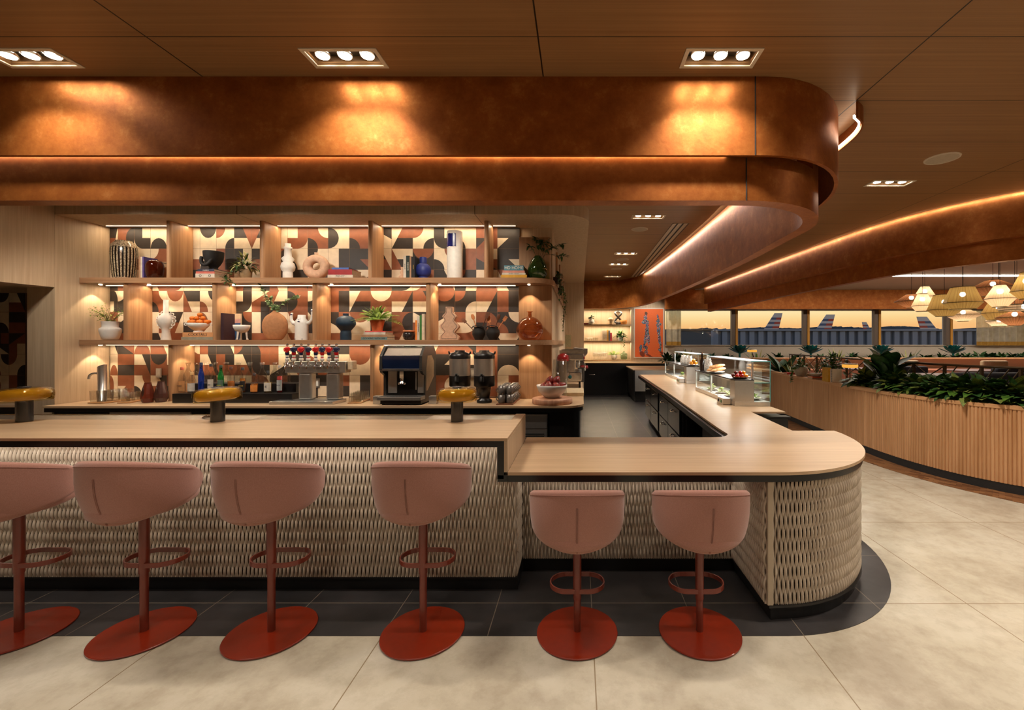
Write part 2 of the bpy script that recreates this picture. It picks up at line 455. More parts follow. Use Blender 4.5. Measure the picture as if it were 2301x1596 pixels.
# ---------------------------------------------------------------- walls
struct(MB().box(-9, -8.9, -5, 14.2, 0, CEIL).build('wall_left', PLASTER))
struct(MB().box(15.5, 15.6, -5, 14.2, 0, CEIL).build('wall_right', PLASTER))
struct(MB().box(-9, 16, -5.1, -5, 0, CEIL).build('wall_front', PLASTER))
YW = 13.9
X1, X2 = Wx(1418, YW), Wx(1494, YW)
w = MB(); w.box(-9, .05, YW, YW+.3, 0, CEIL); w.box(.05, X1, YW+.28, YW+.4, 0, CEIL); w.box(X1, X2, YW, YW+.3, 0, CEIL)
w.box(.05, X1, YW, YW+.28, 2.66, CEIL); w.box(.05, X1, YW, YW+.28, 0, 1.02)
struct(w.build('wall_back', WOOD_V))
w = MB(); w.box(X2, 16, YW, YW+.2, 0, 1.507); w.box(X2, 16, YW, YW+.2, 2.62, CEIL)
struct(w.build('wall_window_side', PLASTER))
# window mullions, glass
MULL = flat('window_mullion', srgb(120, 104, 92), .4, .3, nz=.03); GOLD = flat('mullion_lit_side', srgb(222, 156, 54), .45, .0, nz=.03)  # gold light on the mullion side is put into its colour
WG = glass('window_glass', (.90, .95, .97, 1), .01, .5)
mx = [Wx(p, YW) for p in (1648, 1808, 1967, 2127, 2290)]
edges = [X2] + mx + [15.5]
for i in range(len(edges)-1):
    a, b = edges[i], edges[i+1]
    o = MB().box(a, b, YW+.09, YW+.10, 1.507, 2.62).build('window_%d' % (i+1), WG); struct(o)
    f = MB(); f.box(a, a+.012, YW+.02, YW+.16, 1.507, 2.62); f.box(b-.012, b, YW+.02, YW+.16, 1.507, 2.62)
    f.box(a, b, YW+.02, YW+.16, 1.507, 1.519); f.box(a, b, YW+.02, YW+.16, 2.608, 2.62)
    f.build('window_frame', PLASTER, o)
for i, x in enumerate(mx):
    o = MB().box(x-.09, x+.03, YW-.10, YW+.02, 1.507, 2.62).box(x+.03, x+.10, YW-.12, YW+.02, 1.507, 2.62, 1).build('trim_mullion_%d' % (i+1), [MULL, GOLD]); struct(o)
struct(MB().box(X2, 15.5, YW-.06, YW+.12, 1.49, 1.512).build('trim_window_sill', PLASTER))
# copper-toned fascia over the windows
struct(MB().box(X2-.12, 15.5, 13.2, 13.34, 2.60, CEIL).build('trim_window_fascia', COPPER))
MB_l = MB().box(5.2, 15.3, 10.3, 10.36, 3.16, 3.186).build('linear_ceiling_light', emit('linear_led', (1, .86, .66, 1), 14))
tag(MB_l, 'long thin glowing light line across the white dining ceiling', 'ceiling light')
strip('linear_lamp', (10, 10.33, 3.14), 10, .1, 160, color=SOFT)

# ---------------------------------------------------------------- back-bar enclosure (pale oak)
XL, YB, YF = -5.88, 5.5, 4.92
TILE_X0, TILE_X1 = -5.87, Wx(1168, YB)
# wall behind, jamb, soffit, end column
w = MB(); w.box(-9, -.33, YB+.02, YB+.25, 0, CEIL); struct(w.build('wall_back_bar', WOOD_V))
struct(MB().box(-6.19, XL, YF, YB+.02, 0, CEIL).build('wall_bar_jamb', WOOD_V))
# header over the left opening, running towards the camera
struct(MB().box(-6.19, XL, 2.9, YF-.002, 2.23, CEIL).build('wall_bar_header', WOOD_V))
struct(MB().box(-9, -6.19, 2.9, YB, 2.23, 2.27).build('ceiling_left_bay', WOOD_V))
# soffit with rounded outer corner, running back down the aisle
c0 = [(XL, YF)] + [(.125-.35+.35*math.sin(t*PI/2/10), YF+.35-.35*math.cos(t*PI/2/10)) for t in range(11)] + [(.13, 10.7), (-.6, 10.7), (-.6, YB+.02), (XL, YB+.02)]
WOOD_VH = wood('pale_oak_header', srgb(204, 180, 150), srgb(180, 154, 124), 'Z', .5, grooves=((0, -3.835, 2.67, .008, srgb(90, 66, 44)),))
struct(MB().prism(c0, 3.05, CEIL-.001).build('ceiling_bar_soffit', WOOD_VH))
struct(MB().box(-.65, .13, 10.7, 11.0, 0, CEIL).build('wall_aisle_end', WOOD_V))
struct(MB().box(-.6, -.33, YB+.25, 10.7, 0, CEIL).build('wall_aisle_side', WOOD_V))

# ---------------------------------------------------------------- geometric tiles
TM = [flat('tile_cream', srgb(216, 196, 168), .55, nz=.08, nscale=14), flat('tile_terracotta', srgb(132, 76, 48), .55, nz=.12, nscale=14),
      flat('tile_black', srgb(46, 38, 33), .55, nz=.15, nscale=14), flat('tile_grout', srgb(120, 92, 70), .8)]
def colbounds():
    b = [249.8, 267.3, 303.8, 340.5, 377.5, 414.3, 451.2, 488, 528, 567.5, 607.5, 647.6, 693, 738.8, 786.4, 833.9, 881.1, 928.5, 975.8, 1023, 1070.5, 1118, 1168]
    return [Wx(x, YB) for x in b]
ROWH = 47.35*YB/F
def arc(cx, cy, a, b, t0, t1, n=10): return [(cx+a*math.cos(t0+(t1-t0)*i/n), cy+b*math.sin(t0+(t1-t0)*i/n)) for i in range(n+1)]
def tile_shapes(r):
    """a list of (polygon in the unit square, colour) drawn in order"""
    A, B, D = r.sample([0, 1, 2], 3)
    k = r.choice(['half', 'quarter', 'wedge', 'wedge', 'bars', 'halfs', 'two', 'plain2', 'quarterbar', 'diag', 'bighalf'])
    fx = r.random() < .5; fy = r.random() < .5
    S = []
    if k == 'half':   S = [([(0,0),(1,0),(1,1),(0,1)], A), (arc(.5, 0, .5, .5, 0, PI), B)]
    if k == 'bighalf':S = [([(0,0),(1,0),(1,1),(0,1)], A), (arc(0, .5, .5, .5, -PI/2, PI/2), B)]
    if k == 'quarter':S = [([(0,0),(1,0),(1,1),(0,1)], A), ([(0,0)]+arc(0, 0, .5, .5, 0, PI/2), B)]
    if k == 'wedge':  S = [([(0,0),(1,0),(1,.5),(0,.5)], A), ([(0,.5),(1,.5),(1,1),(0,1)], B), ([(0,0),(.52,0),(0,1)], D)]
    if k == 'bars':   S = [([(0,0),(.5,0),(.5,1),(0,1)], A), ([(.5,0),(1,0),(1,1),(.5,1)], B)]
    if k == 'halfs':  S = [([(0,0),(1,0),(1,.5),(0,.5)], A), ([(0,.5),(1,.5),(1,1),(0,1)], B)]
    if k == 'two':    S = [([(0,0),(1,0),(1,1),(0,1)], A), ([(0,0)]+arc(0, 0, .5, .5, 0, PI/2), B), ([(1,1)]+arc(1, 1, .5, .5, PI, 1.5*PI), D)]
    if k == 'plain2': S = [([(0,0),(1,0),(1,1),(0,1)], A), ([(0,.5)]+[(.5,.5)]+arc(.5, 1, .5, .5, -PI/2, -PI/2, 1)+[(0,1)], B)]
    if k == 'quarterbar': S = [([(0,0),(1,0),(1,1),(0,1)], A), ([(0,0),(.5,0)]+arc(.5, .5, .5, .5, -PI/2, 0)+[(1,1),(.5,1),(.5,.5),(0,.5)], B)]
    if k == 'diag':   S = [([(0,0),(1,0),(1,1),(0,1)], A), ([(0,1),(1,1),(0,.45)], B), ([(.5,0),(1,0),(1,.5),(.5,.5)], D)]
    return [([((1-x) if fx else x, (1-y) if fy else y) for x, y in p], c) for p, c in S]
def tile_field(xs, z0, z1, ztop, name):
    r = random.Random(12); mb = MB(); mb.box(xs[0], xs[-1], YB-.012, YB+.018, z0, z1, 3)
    rows = []; z = ztop
    while z > z0 - .001: rows.append(z); z -= ROWH
    rows = [z1] + [q for q in rows if q < z1-.01] + ([z0] if rows[-1] > z0+.01 else [])
    base = {}
    for i in range(len(xs)-1):
        for j in range(len(rows)-1):
            za, zb = rows[j+1], rows[j]
            g = .0016
            for li, (poly, c) in enumerate(tile_shapes(r)):
                y = YB - .0125 - .0004*(li+1)
                pts = [(xs[i]+g+(xs[i+1]-xs[i]-2*g)*u, y, za+g+(zb-za-2*g)*v) for u, v in poly]
                a_ = sum(pts[k][0]*pts[(k+1)%len(pts)][2]-pts[(k+1)%len(pts)][0]*pts[k][2] for k in range(len(pts)))
                if a_ < 0: pts = pts[::-1]
                mb.add(pts, [tuple(range(len(pts)))], c)
    return mb.build(name, TM)
zt = Zz(748.8, YB)
struct(tile_field(colbounds(), .915, 3.05, zt + 12*ROWH, 'wall_tile_mosaic'))
xs2 = [Wx(60, YB) - k*.205 for k in range(12)][::-1]
struct(tile_field(xs2, .915, 2.23, zt + 12*ROWH, 'wall_tile_left_bay'))

# ---------------------------------------------------------------- copper bulkheads
def corner(x0, y0, x1, y1, n=14, p=1.0):
    """quarter ellipse from (x0,y0) heading +X to (x1,y1) heading +Y"""
    return [(x0+(x1-x0)*math.sin(PI/2*i/n), y1-(y1-y0)*math.cos(PI/2*i/n)) for i in range(n+1)]
up = [(-8.89, 2.61), (1.07, 2.61)] + corner(1.12, 2.61, 2.0, 3.78)[0:] + [(2.0, 5.0), (1.98, 7.0), (1.9, 9.6)]
t_up = thing('upper_copper_band', 'tall upper copper ceiling band sweeping round the bar corner', 'ceiling bulkhead')
mb = MB(); band(mb, up, .025, 2.73, CEIL-.001); mb.build('panel', COPPER, t_up)
SEAM = flat('panel_seam', (.01, .006, .004, 1), .8)
for x in (-3.9, Wx(1697, 2.61)):
    MB().box(x-.003, x+.003, 2.606, 2.611, 2.73, CEIL-.002).build('panel_joint', SEAM, t_up)
lo = [(-8.89, 2.67), (.95, 2.67)] + corner(1.0, 2.67, 1.78, 3.45) + smooth_path([(1.79, 3.8), (1.83, 5.0), (1.79, 7.0), (1.70, 9.0), (1.60, 10.2), (1.38, 10.95), (.9, 11.4), (.1, 11.5), (-3, 11.5)], 6)
t_lo = thing('lower_copper_band', 'lower copper ceiling band set in under the taller band and running back down the aisle', 'ceiling bulkhead')
mb = MB(); band(mb, lo, .1, 2.48, 2.76)
for_arm = [p for p in lo if p[0] > 1.5 or p[1] > 3.4]; band(mb, for_arm, .1, 2.76, CEIL-.002); mb.build('panel', COPPER, t_lo)
x = Wx(1677, 2.67); MB().box(x-.003, x+.003, 2.666, 2.671, 2.48, 2.74).build('panel_joint', SEAM, t_lo)
# small cove lip outside the corner with a light strip
lip = smooth_path([(1.83, 2.87), (1.925, 2.96), (1.985, 3.1), (2.01, 3.3), (2.02, 3.6)], 5)
t_lip = thing('cove_lip', 'short curved copper cove lip with a glowing strip beyond the band corner', 'ceiling bulkhead')
mb = MB(); band(mb, lip, .012, 3.09, CEIL-.002); mb.build('panel', COPPER, t_lip)
mb = MB(); band(mb, offset(lip, -.02), .01, 3.095, 3.115); mb.build('light_strip', emit('cove_led', (1, .82, .62, 1), 9), t_lip)
# right-hand bulkhead over the dining area
rb = smooth_path([(3.70, 12.9), (3.78, 10.5), (3.84, 8.6), (3.92, 7.0), (4.02, 5.95), (4.25, 5.2), (4.65, 4.6), (5.3, 4.12), (6.4, 3.72), (8, 3.5), (12, 3.3)], 8)
t_r = thing('dining_copper_band', 'two-step copper ceiling band curving over the slatted planter on the right', 'ceiling bulkhead')
mb = MB(); band(mb, rb, .1, 2.73, CEIL-.001); mb.build('panel', COPPER, t_r)
mb = MB(); band(mb, offset(rb, -.102), .1, 2.50, 2.80); mb.build('inset_panel', COPPER, t_r)
rbo = offset(rb, -.21)
struct(MB().prism(rbo + [(15.4, 3.3), (15.4, 13.19), (3.5, 13.19)], 3.185, 3.199).build('ceiling_dining', COVEW))
# LED coves: between upper and lower bands, and along the inner arm
strip('cove_lamp_front', (-3.9, 2.652, 2.752), 9.6, .012, 4, color=(1, .82, .6))
def cove_run(path, off, power, color, name, seg=1.6):
    P = resample(path, seg)
    for i in range(len(P)-1):
        a, b = Vector(P[i]), Vector(P[i+1]); d = (b-a); n = Vector((d.y, -d.x)).normalized()*off; c = (a+b)/2+n
        o = strip(name, (c.x, c.y, CEIL-.012), d.length, .008, power*d.length, color=color)
        zd = Vector((-n.x, -n.y, -.05*1.0)).normalized(); xd = Vector((d.x, d.y, 0)).normalized(); zz_ = -Vector((-n.x, -n.y, -abs(off)*1.2)).normalized(); yy_ = zz_.cross(xd)
        o.rotation_euler = Matrix((xd, yy_, zz_)).transposed().to_euler()
arm_in = offset(smooth_path([(1.79, 4.2), (1.83, 5.0), (1.79, 7.0), (1.70, 9.0), (1.60, 10.2)], 4), -.1)
cove_run(arm_in, -.07, 1.6, (1, .93, .88), 'arm_cove_lamp')
cove_run([p for p in rb if p[1] > 3.9], .065, 1.1, (1, .92, .86), 'dining_cove_lamp', .55)
# ================================================================ BAR COUNTERS
WEAVE = NT('woven_beige_slats'); wf = WEAVE.noise(12)
WEAVE.set(WEAVE.ramp(wf, [(.3, srgb(172, 156, 138)), (.7, srgb(200, 185, 166))]), .5, 0, .4); WEAVE = WEAVE.mat
WBACK = flat('woven_backing', srgb(84, 70, 56), .8)
def woven(path, z0, z1, parent, name='woven_panel', pitch=.0128, row=.074):
    pts = resample(path, pitch); ns = normals(pts); mb = MB(); amp = .0095; w = .0074
    nz = int(round((z1-z0)/(row/5)))
    prof = [(-w, -.006), (-w*.45, .0035), (w*.45, .0035), (w, -.006)]
    for i, (p, n) in enumerate(zip(pts, ns)):
        t = (-n[1], n[0]); vs = []; fs = []
        for k in range(nz+1):
            z = z0+(z1-z0)*k/nz
            s_ = math.sin(PI*(z-z0)/row + (PI if i % 2 else 0)); d = .017 + amp*s_; sc = .86+.20*s_
            for (u, v) in prof:
                vs.append((p[0]+t[0]*u*sc+n[0]*(d+v), p[1]+t[1]*u*sc+n[1]*(d+v), z))
        for k in range(nz):
            a = k*4
            for c in range(3): fs.append((a+c+1, a+c, a+4+c, a+5+c))
        mb.add(vs, fs, 0, True)
    n = len(path)
    mb.add([(p[0],p[1],z0) for p in path]+[(p[0],p[1],z1) for p in path], [(i,i+1,n+i+1,n+i) for i in range(n-1)], 1, True)
    return mb.build(name, [WEAVE, WBACK], parent)
def rect(x0, x1, y0, y1): return [(x0,y0),(x1,y0),(x1,y1),(x0,y1)]

# ---- high bar
t = thing('high_bar_counter', 'tall bar counter with pale oak top, black edge and woven beige front, on the left', 'bar counter', (0,0,0))
XH = -.405
mb = MB(); mb.box(-5.0, XH, 2.50, 3.10, 1.052, 1.07); mb.build('countertop', WOOD_TOP, t, bevel=.002)
mb = MB(); mb.box(XH-.02, XH, 2.50, 3.345, .875, 1.0515); mb.build('end_panel', WOOD_V, t, bevel=.001)
mb = MB(); mb.box(XH-.07, XH, 3.10, 3.345, 1.052, 1.07); mb.box(-5, XH-.07, 3.33, 3.345, 1.0, 1.066); mb.build('top_return', WOOD_TOPY, t)
mb = MB(); mb.box(-5.0, XH-.022, 2.512, 2.60, 1.014, 1.0515); mb.box(XH-.062, XH-.022, 2.512, 2.60, .83, 1.014); mb.build('black_edge', BLACK, t, bevel=.002)
woven([(-5.0, 2.85), (XH-.008, 2.85)], .10, 1.012, t)
woven([(XH-.014, 2.848), (XH-.014, 3.10)], .10, .812, t)
mb = MB(); mb.box(-5.0, XH-.021, 2.86, 3.32, .10, 1.045); mb.build('carcass', BLACKM, t)
mb = MB(); mb.box(-5.0, XH+.01, 2.86, 3.1, .0045, .10); mb.box(-5, XH+.012, 2.828, 2.86, .09, .10); mb.build('plinth', BLACK, t)
# steel work surface behind the timber, perforated drip section on the right
PERF = NT('perforated_steel'); vo = PERF.n('ShaderNodeTexVoronoi'); vo.inputs['Scale'].default_value = 60; vo.inputs['Randomness'].default_value = 0
PERF.l(PERF.mp((1, 1, .01)), vo.inputs['Vector']); PERF.set(PERF.mix(PERF.math('LESS_THAN', vo.outputs['Distance'], .33), (.52,.5,.47,1), (.03,.03,.03,1)), .3, .9); PERF = PERF.mat
mb = MB(); mb.box(-5.0, -2.35, 3.105, 3.328, 1.05, 1.062); mb.box(-1.10, XH-.075, 3.105, 3.328, 1.05, 1.062); mb.build('steel_inset', STEEL, t, bevel=.001)
mb = MB(); mb.box(-2.348, -1.102, 3.105, 3.328, 1.05, 1.061); mb.build('drip_grille', PERF, t)

strip('under_edge_lamp', (-2.7, 2.70, 1.012), 4.4, .012, 9, color=SOFT)
strip('under_edge_lamp', (.35, 2.95, .812), 1.35, .012, 1.5, color=SOFT)
# ---- low counter with rounded end and long arm
t = thing('low_bar_counter', 'low pale oak bar counter with rounded end and long arm running down the aisle', 'bar counter', (0,0,0))
cen = (1.15, 3.67)
def ellc(a, b, t0, t1, n=28): return [(cen[0]+a*math.cos(t0+(t1-t0)*i/n), cen[1]+b*math.sin(t0+(t1-t0)*i/n)) for i in range(n+1)]
inner = [(1.39, 9.9), (1.30, 6.2), (1.205, 3.78)] + [(1.205-.16+.16*math.cos(a*PI/20), 3.57-.157*math.sin(a*PI/20)) for a in range(0, 11)] + [(XH+.001, 3.413)]
outer = [(XH+.001, 2.50)] + ellc(.99, 1.17, -PI/2, 0) + [(1.79, 3.67), (1.83, 4.66), (2.20, 4.66), (2.24, 9.9)]
def ctop(z0, z1, off, mat, name, bev=0):
    mb = MB(); mb.prism([(x, y) for x, y in (outer + inner)], z0, z1); return mb.build(name, mat, t, bevel=bev)
ctop(.857, .875, 0, WOOD_TOP, 'countertop', .002)
edge = [(XH+.001, 2.512)] + [(cen[0]+(p[0]-cen[0])*.985, cen[1]+(p[1]-cen[1])*.99) for p in ellc(.99, 1.17, -PI/2, 0)]
mb = MB(); mb.box(XH-.06, XH, 2.512, 2.60, .815, .856); band(mb, edge, .08, .815, .8565); mb.build('black_edge', BLACK, t, bevel=.002)
mb = MB(); ie = [(p[0]+.0, p[1]) for p in inner][::-1]
band(mb, offset(ie, -.012)[::1], .03, .80, .8565); mb.build('inner_black_edge', BLACK, t)
# pedestal: recessed straight front, side face, rounded front
woven([(XH+.02, 3.09), (1.10, 3.09)], .10, .815, t)
woven([(1.10, 3.09), (1.10, 2.545)], .10, .815, t)
cur = [(1.12, 2.56)] + [(cen[0]+(p[0]-cen[0])*.95, cen[1]+(p[1]-cen[1])*.955) for p in ellc(.99, 1.17, -PI/2, .0)] 
cur = [p for p in cur if p[1] < 3.63]; cur2 = cur + [(cur[-1][0]+.002, 3.645)]
woven(cur2, .10, .815, t)
mb = MB(); mb.box(1.088, 1.122, 2.520, 2.548, .10, .815); mb.build('corner_bead', flat('corner_bead_metal', srgb(176, 160, 138), .4, nz=.03), t, bevel=.004)
mb = MB(); mb.prism([(XH, 3.1), (1.11, 3.1), (1.11, 2.58)] + cur2[1:] + [(1.77, 3.645), (1.79, 4.6), (1.30, 4.6), (1.235, 3.7), (1.1, 3.40), (XH, 3.40)], .10, .855); mb.build('carcass', BLACKM, t)
pl = [(XH+.012, 3.08), (1.075, 3.08), (1.095, 2.515)] + [(cen[0]+(p[0]-cen[0])*.985, cen[1]+(p[1]-cen[1])*.982) for p in ellc(.99, 1.17, -PI/2+.02, .0)] + [(1.4, 3.68), (XH+.012, 3.2)]
mb = MB(); mb.prism(pl, .088, .0995); pl2 = [(XH+.012, 3.1), (1.10, 3.1), (1.115, 2.545)] + [(cen[0]+(p[0]-cen[0])*.955, cen[1]+(p[1]-cen[1])*.955) for p in ellc(.99, 1.17, -PI/2+.02, .0)] + [(1.4, 3.66), (XH+.012, 3.3)]
mb.prism(pl2, .0045, .088); mb.build('plinth', BLACK, t)

# base of the serving arm on the guest side: black panels
t = thing('arm_cabinet', 'black panelled cabinet carrying the counter under the display cases', 'cabinet', (0,0,0))
mb = MB(); mb.box(1.90, 2.22, 4.80, 9.85, .06, .815); mb.build('body', BLACK, t, bevel=.004)
mb = MB(); mb.box(1.86, 2.25, 4.70, 4.78, .12, .80); mb.build('end_panel', BLACK, t, bevel=.004)
mb = MB(); mb.box(1.88, 2.27, 4.69, 4.80, .802, .815); mb.build('cap', BLACK, t)

# ---- under-counter refrigerators and open bay on the aisle side
def fridge(name, y0, y1, label, xo):
    t = thing(name, label, 'refrigerator', (xo, (y0+y1)/2, 0), -.035, 'drawer refrigerators under the long counter arm')
    L = (y1-y0)/2
    MB().box(0, .52, -L, L, .10, .80).build('body', STEEL_D, t, bevel=.003)
    MB().box(-.025, .02, -L, L, .775, .805).build('top_rail', STEEL_D, t, bevel=.003)
    for j in range(2):
        for k in range(2):
            a = -L + .01 + j*L; b = a + L - .02; z0 = .12 + k*.33; z1 = z0+.31
            d = MB().box(-.03, -.002, a, b, z0, z1).build('drawer', flat('black_steel_drawer', (.05,.05,.05,1), .22, .8, nz=.1), t, bevel=.004)
            yc = (a+b)/2
            h = MB(); h.tube([(-.03, yc-.07, z1-.06), (-.06, yc-.065, z1-.075), (-.062, yc, z1-.082), (-.06, yc+.065, z1-.075), (-.03, yc+.07, z1-.06)], .009, 6)
            h.build('handle', CHROME, d)
    for yy in (-L+.05, L-.05): MB().lathe([(.02, .004), (.02, .1)], (.06, yy, 0), 10).build('leg', STEEL, t)
    return t
fridge('drawer_refrigerator', 5.45, 7.15, 'black steel four-drawer refrigerator under the counter arm, nearest the camera', 1.315)
fridge('drawer_refrigerator', 7.32, 9.10, 'black steel four-drawer refrigerator under the counter arm, farther down the aisle', 1.385)
t = thing('open_shelf_unit', 'dark open steel shelf bay under the near end of the counter arm', 'shelf unit')
m = MB(); m.box(1.33, 1.80, 4.62, 5.40, .08, .10); m.box(1.33, 1.8, 4.62, 5.4, .44, .46); m.build('shelf', STEEL_D, t)
for y in (4.65, 5.38): MB().box(1.32, 1.36, y-.02, y+.02, .0045, .80).build('post', STEEL_D, t)
MB().box(1.78, 1.80, 4.62, 5.40, .10, .8).build('back_panel', BLACKM, t)

# ================================================================ BACK BAR COUNTER, cabinets
t = thing('back_bar_counter', 'long pale oak back-bar worktop with rounded corner turning down the aisle', 'counter')
ct = [(XL+.01, 4.79)] + [(.06-.22+.22*math.sin(a*PI/20), 4.79+.22-.22*math.cos(a*PI/20)) for a in range(11)] + [(.075, 10.65), (-.325, 10.65), (-.325, YB-.02), (XL+.01, YB-.02)]
mb = MB(); mb.prism(ct, .893, .915); mb.build('countertop', WOOD_TOP, t, bevel=.002)
mb = MB(); band(mb, [(XL+.02, 4.805)] + [(.05-.22+.22*math.sin(a*PI/20), 4.805+.22-.22*math.cos(a*PI/20)) for a in range(11)] + [(.06, 10.6)], .03, .845, .8925); mb.build('black_edge', BLACK, t)
mb = MB(); mb.prism([(-.16, 4.86), (-.05, 4.875), (.005, 4.93), (.02, 5.02), (.03, 10.6), (-.32, 10.6), (-.32, 4.86)], .08, .845); mb.build('end_cabinet', BLACK, t)
mb = MB(); mb.box(XL+.02, -.78, 4.90, 5.45, .08, .842); mb.build('carcass', BLACKM, t)
mb = MB(); mb.box(XL+.02, 0, 4.95, 5.4, .0045, .08); mb.build('plinth', BLACKM, t)
for i in range(6):
    a = -5.8 + i*.83
    d = MB().box(a, a+.80, 4.875, 4.899, .10, .83).build('door', BLACK, t, bevel=.003)
    MB().box(a+.70, a+.72, 4.855, 4.875, .55, .75).build('handle', STEEL_D, d)
MB().box(-5.2, -4.3, 4.86, 4.874, .81, .838).build('steel_rail', STEEL, t)
t = thing('ice_machine', 'under-counter ice machine with steel front and louvred grille at the end of the back bar', 'ice machine', (0,0,0))
MB().box(-.70, -.34, 4.86, 5.40, .09, .82).build('body', STEEL_D, t, bevel=.004)
MB().box(-.69, -.35, 4.845, 4.859, .66, .81).build('door', STEEL, t, bevel=.003)
g = MB(); g.box(-.69, -.35, 4.845, 4.859, .20, .65)
for i in range(13): g.box(-.66, -.38, 4.838, 4.8455, .28+i*.026, .292+i*.026, 1)
g.build('louvred_panel', [STEEL, BLACKM], t)
# left bay counter, seen past the jamb
t = thing('side_bay_counter', 'short pale worktop over black cabinets in the bay at far left', 'counter')
MB().box(-8.88, -6.2, 4.85, YB-.02, .893, .915).build('countertop', WOOD_TOP, t)
MB().box(-8.88, -6.2, 4.90, YB-.02, .0045, .892).build('cabinet', BLACK, t)

# ================================================================ SHELVING
t_sh = thing('back_bar_shelving', 'pale oak back-bar shelving with rounded edges, two long shelves and offset upright dividers', 'shelving')
YS = 5.15
def shelf_path(xr, r=.30): return [(XL+.005, YS)] + [(xr-r+r*math.sin(a*PI/24), YS+r-r*math.cos(a*PI/24)) for a in range(13)]
def rounded_slab(poly, z0, z1):
    mb = MB(); mb.prism(poly, z0, z1); return mb
for (z0, z1) in ((2.312, 2.373), (1.580, 1.640)):
    poly = shelf_path(-.298) + [(-.298, 9.6), (-.325, 9.6), (-.325, YB-.015), (XL+.005, YB-.015)]
    mb = rounded_slab(poly, z0, z1); mb.build('shelf', WOOD_SH, t_sh, bevel=.026, segs=4)
def divider(px, z0, z1, w=.055):
    x = Wx(px, 5.17); mb = MB()
    mb.prism([(x-w/2, YB-.016), (x-w/2, 5.20)] + arc(x, 5.20, w/2, .028, PI, 2*PI, 8) + [(x+w/2, YB-.016)], z0, z1); mb.build('divider', WOOD_DIV, t_sh)
for px in (376, 586, 830.5, 1092): divider(px, 2.3735, 3.049)
for px in (279, 479, 704.5, 961): divider(px, 1.6405, 2.3115)
for px in (380, 835): divider(px, .9155, 1.5795)
# oak end column right of the tiles
ENDX0, ENDX1 = TILE_X1+.0, -.33
mb = MB()
mb.box(ENDX0, ENDX1, 5.40, YB+.015, .9155, 1.5795); mb.box(ENDX0, ENDX1, 5.40, YB+.015, 1.6405, 2.3115); mb.box(ENDX0+.01, ENDX1-.02, 5.36, YB+.015, 2.3735, 2.90)
mb.build('end_panel', WOOD_DIV, t_sh, bevel=.004)
for y in (6.3, 7.3, 8.3, 9.3):      # small uprights of the side shelf
    MB().box(-.327, -.30, y-.02, y+.02, 2.374, 2.9).build('side_post', WOOD_DIV, t_sh)
# LED strips under each shelf and at the soffit, small puck lights
LED = emit('shelf_led', (1, .82, .56, 1), 4)
def led_run(xa, xb, z, P):
    o = MB().box(xa, xb, 5.397, 5.403, z-.004, z).build('led_strip', LED, t_sh)
    strip('shelf_lamp', ((xa+xb)/2, 5.40, z-.008), xb-xa, .006, P*(xb-xa)*.45, color=(1, .78, .52))
def bays(pxs, xl, xr):
    xs = [xl] + [Wx(p, 5.17) for p in pxs] + [xr]
    return [(xs[i]+.04, xs[i+1]-.04) for i in range(len(xs)-1)]
for a, b in bays((376, 586, 830.5, 1092), XL+.02, ENDX0): led_run(a, b, 3.048, 7)
for a, b in bays((279, 479, 704.5, 961), XL+.02, ENDX0): led_run(a, b, 2.311, 7)
for a, b in bays((380, 835), XL+.02, ENDX0): led_run(a, b, 1.579, 7)
PUCK = emit('puck_light_face', (1, .84, .58, 1), 14)
for (x, z) in [(XL+.10, 2.311), (XL+.10, 1.579), (Wx(335, 5.3), 2.311), (Wx(526, 5.3), 2.311), (Wx(745, 5.3), 2.311), (Wx(988, 5.3), 2.311), (Wx(432, 5.3), 1.579), (Wx(868, 5.3), 1.579),
               (-.60, 2.311), (-.60, 1.579)]:
    MB().lathe([(0, -.006), (.016, -.006), (.018, 0)], (x, 5.30, z), 14, cap=False).build('puck_light', PUCK, t_sh)
    lamp('SPOT', 'puck_lamp', (x, 5.30, z-.02), 7, (1, .78, .52), (x, 5.33, 0), spot_size=1.55, spot_blend=.25, shadow_soft_size=.012)

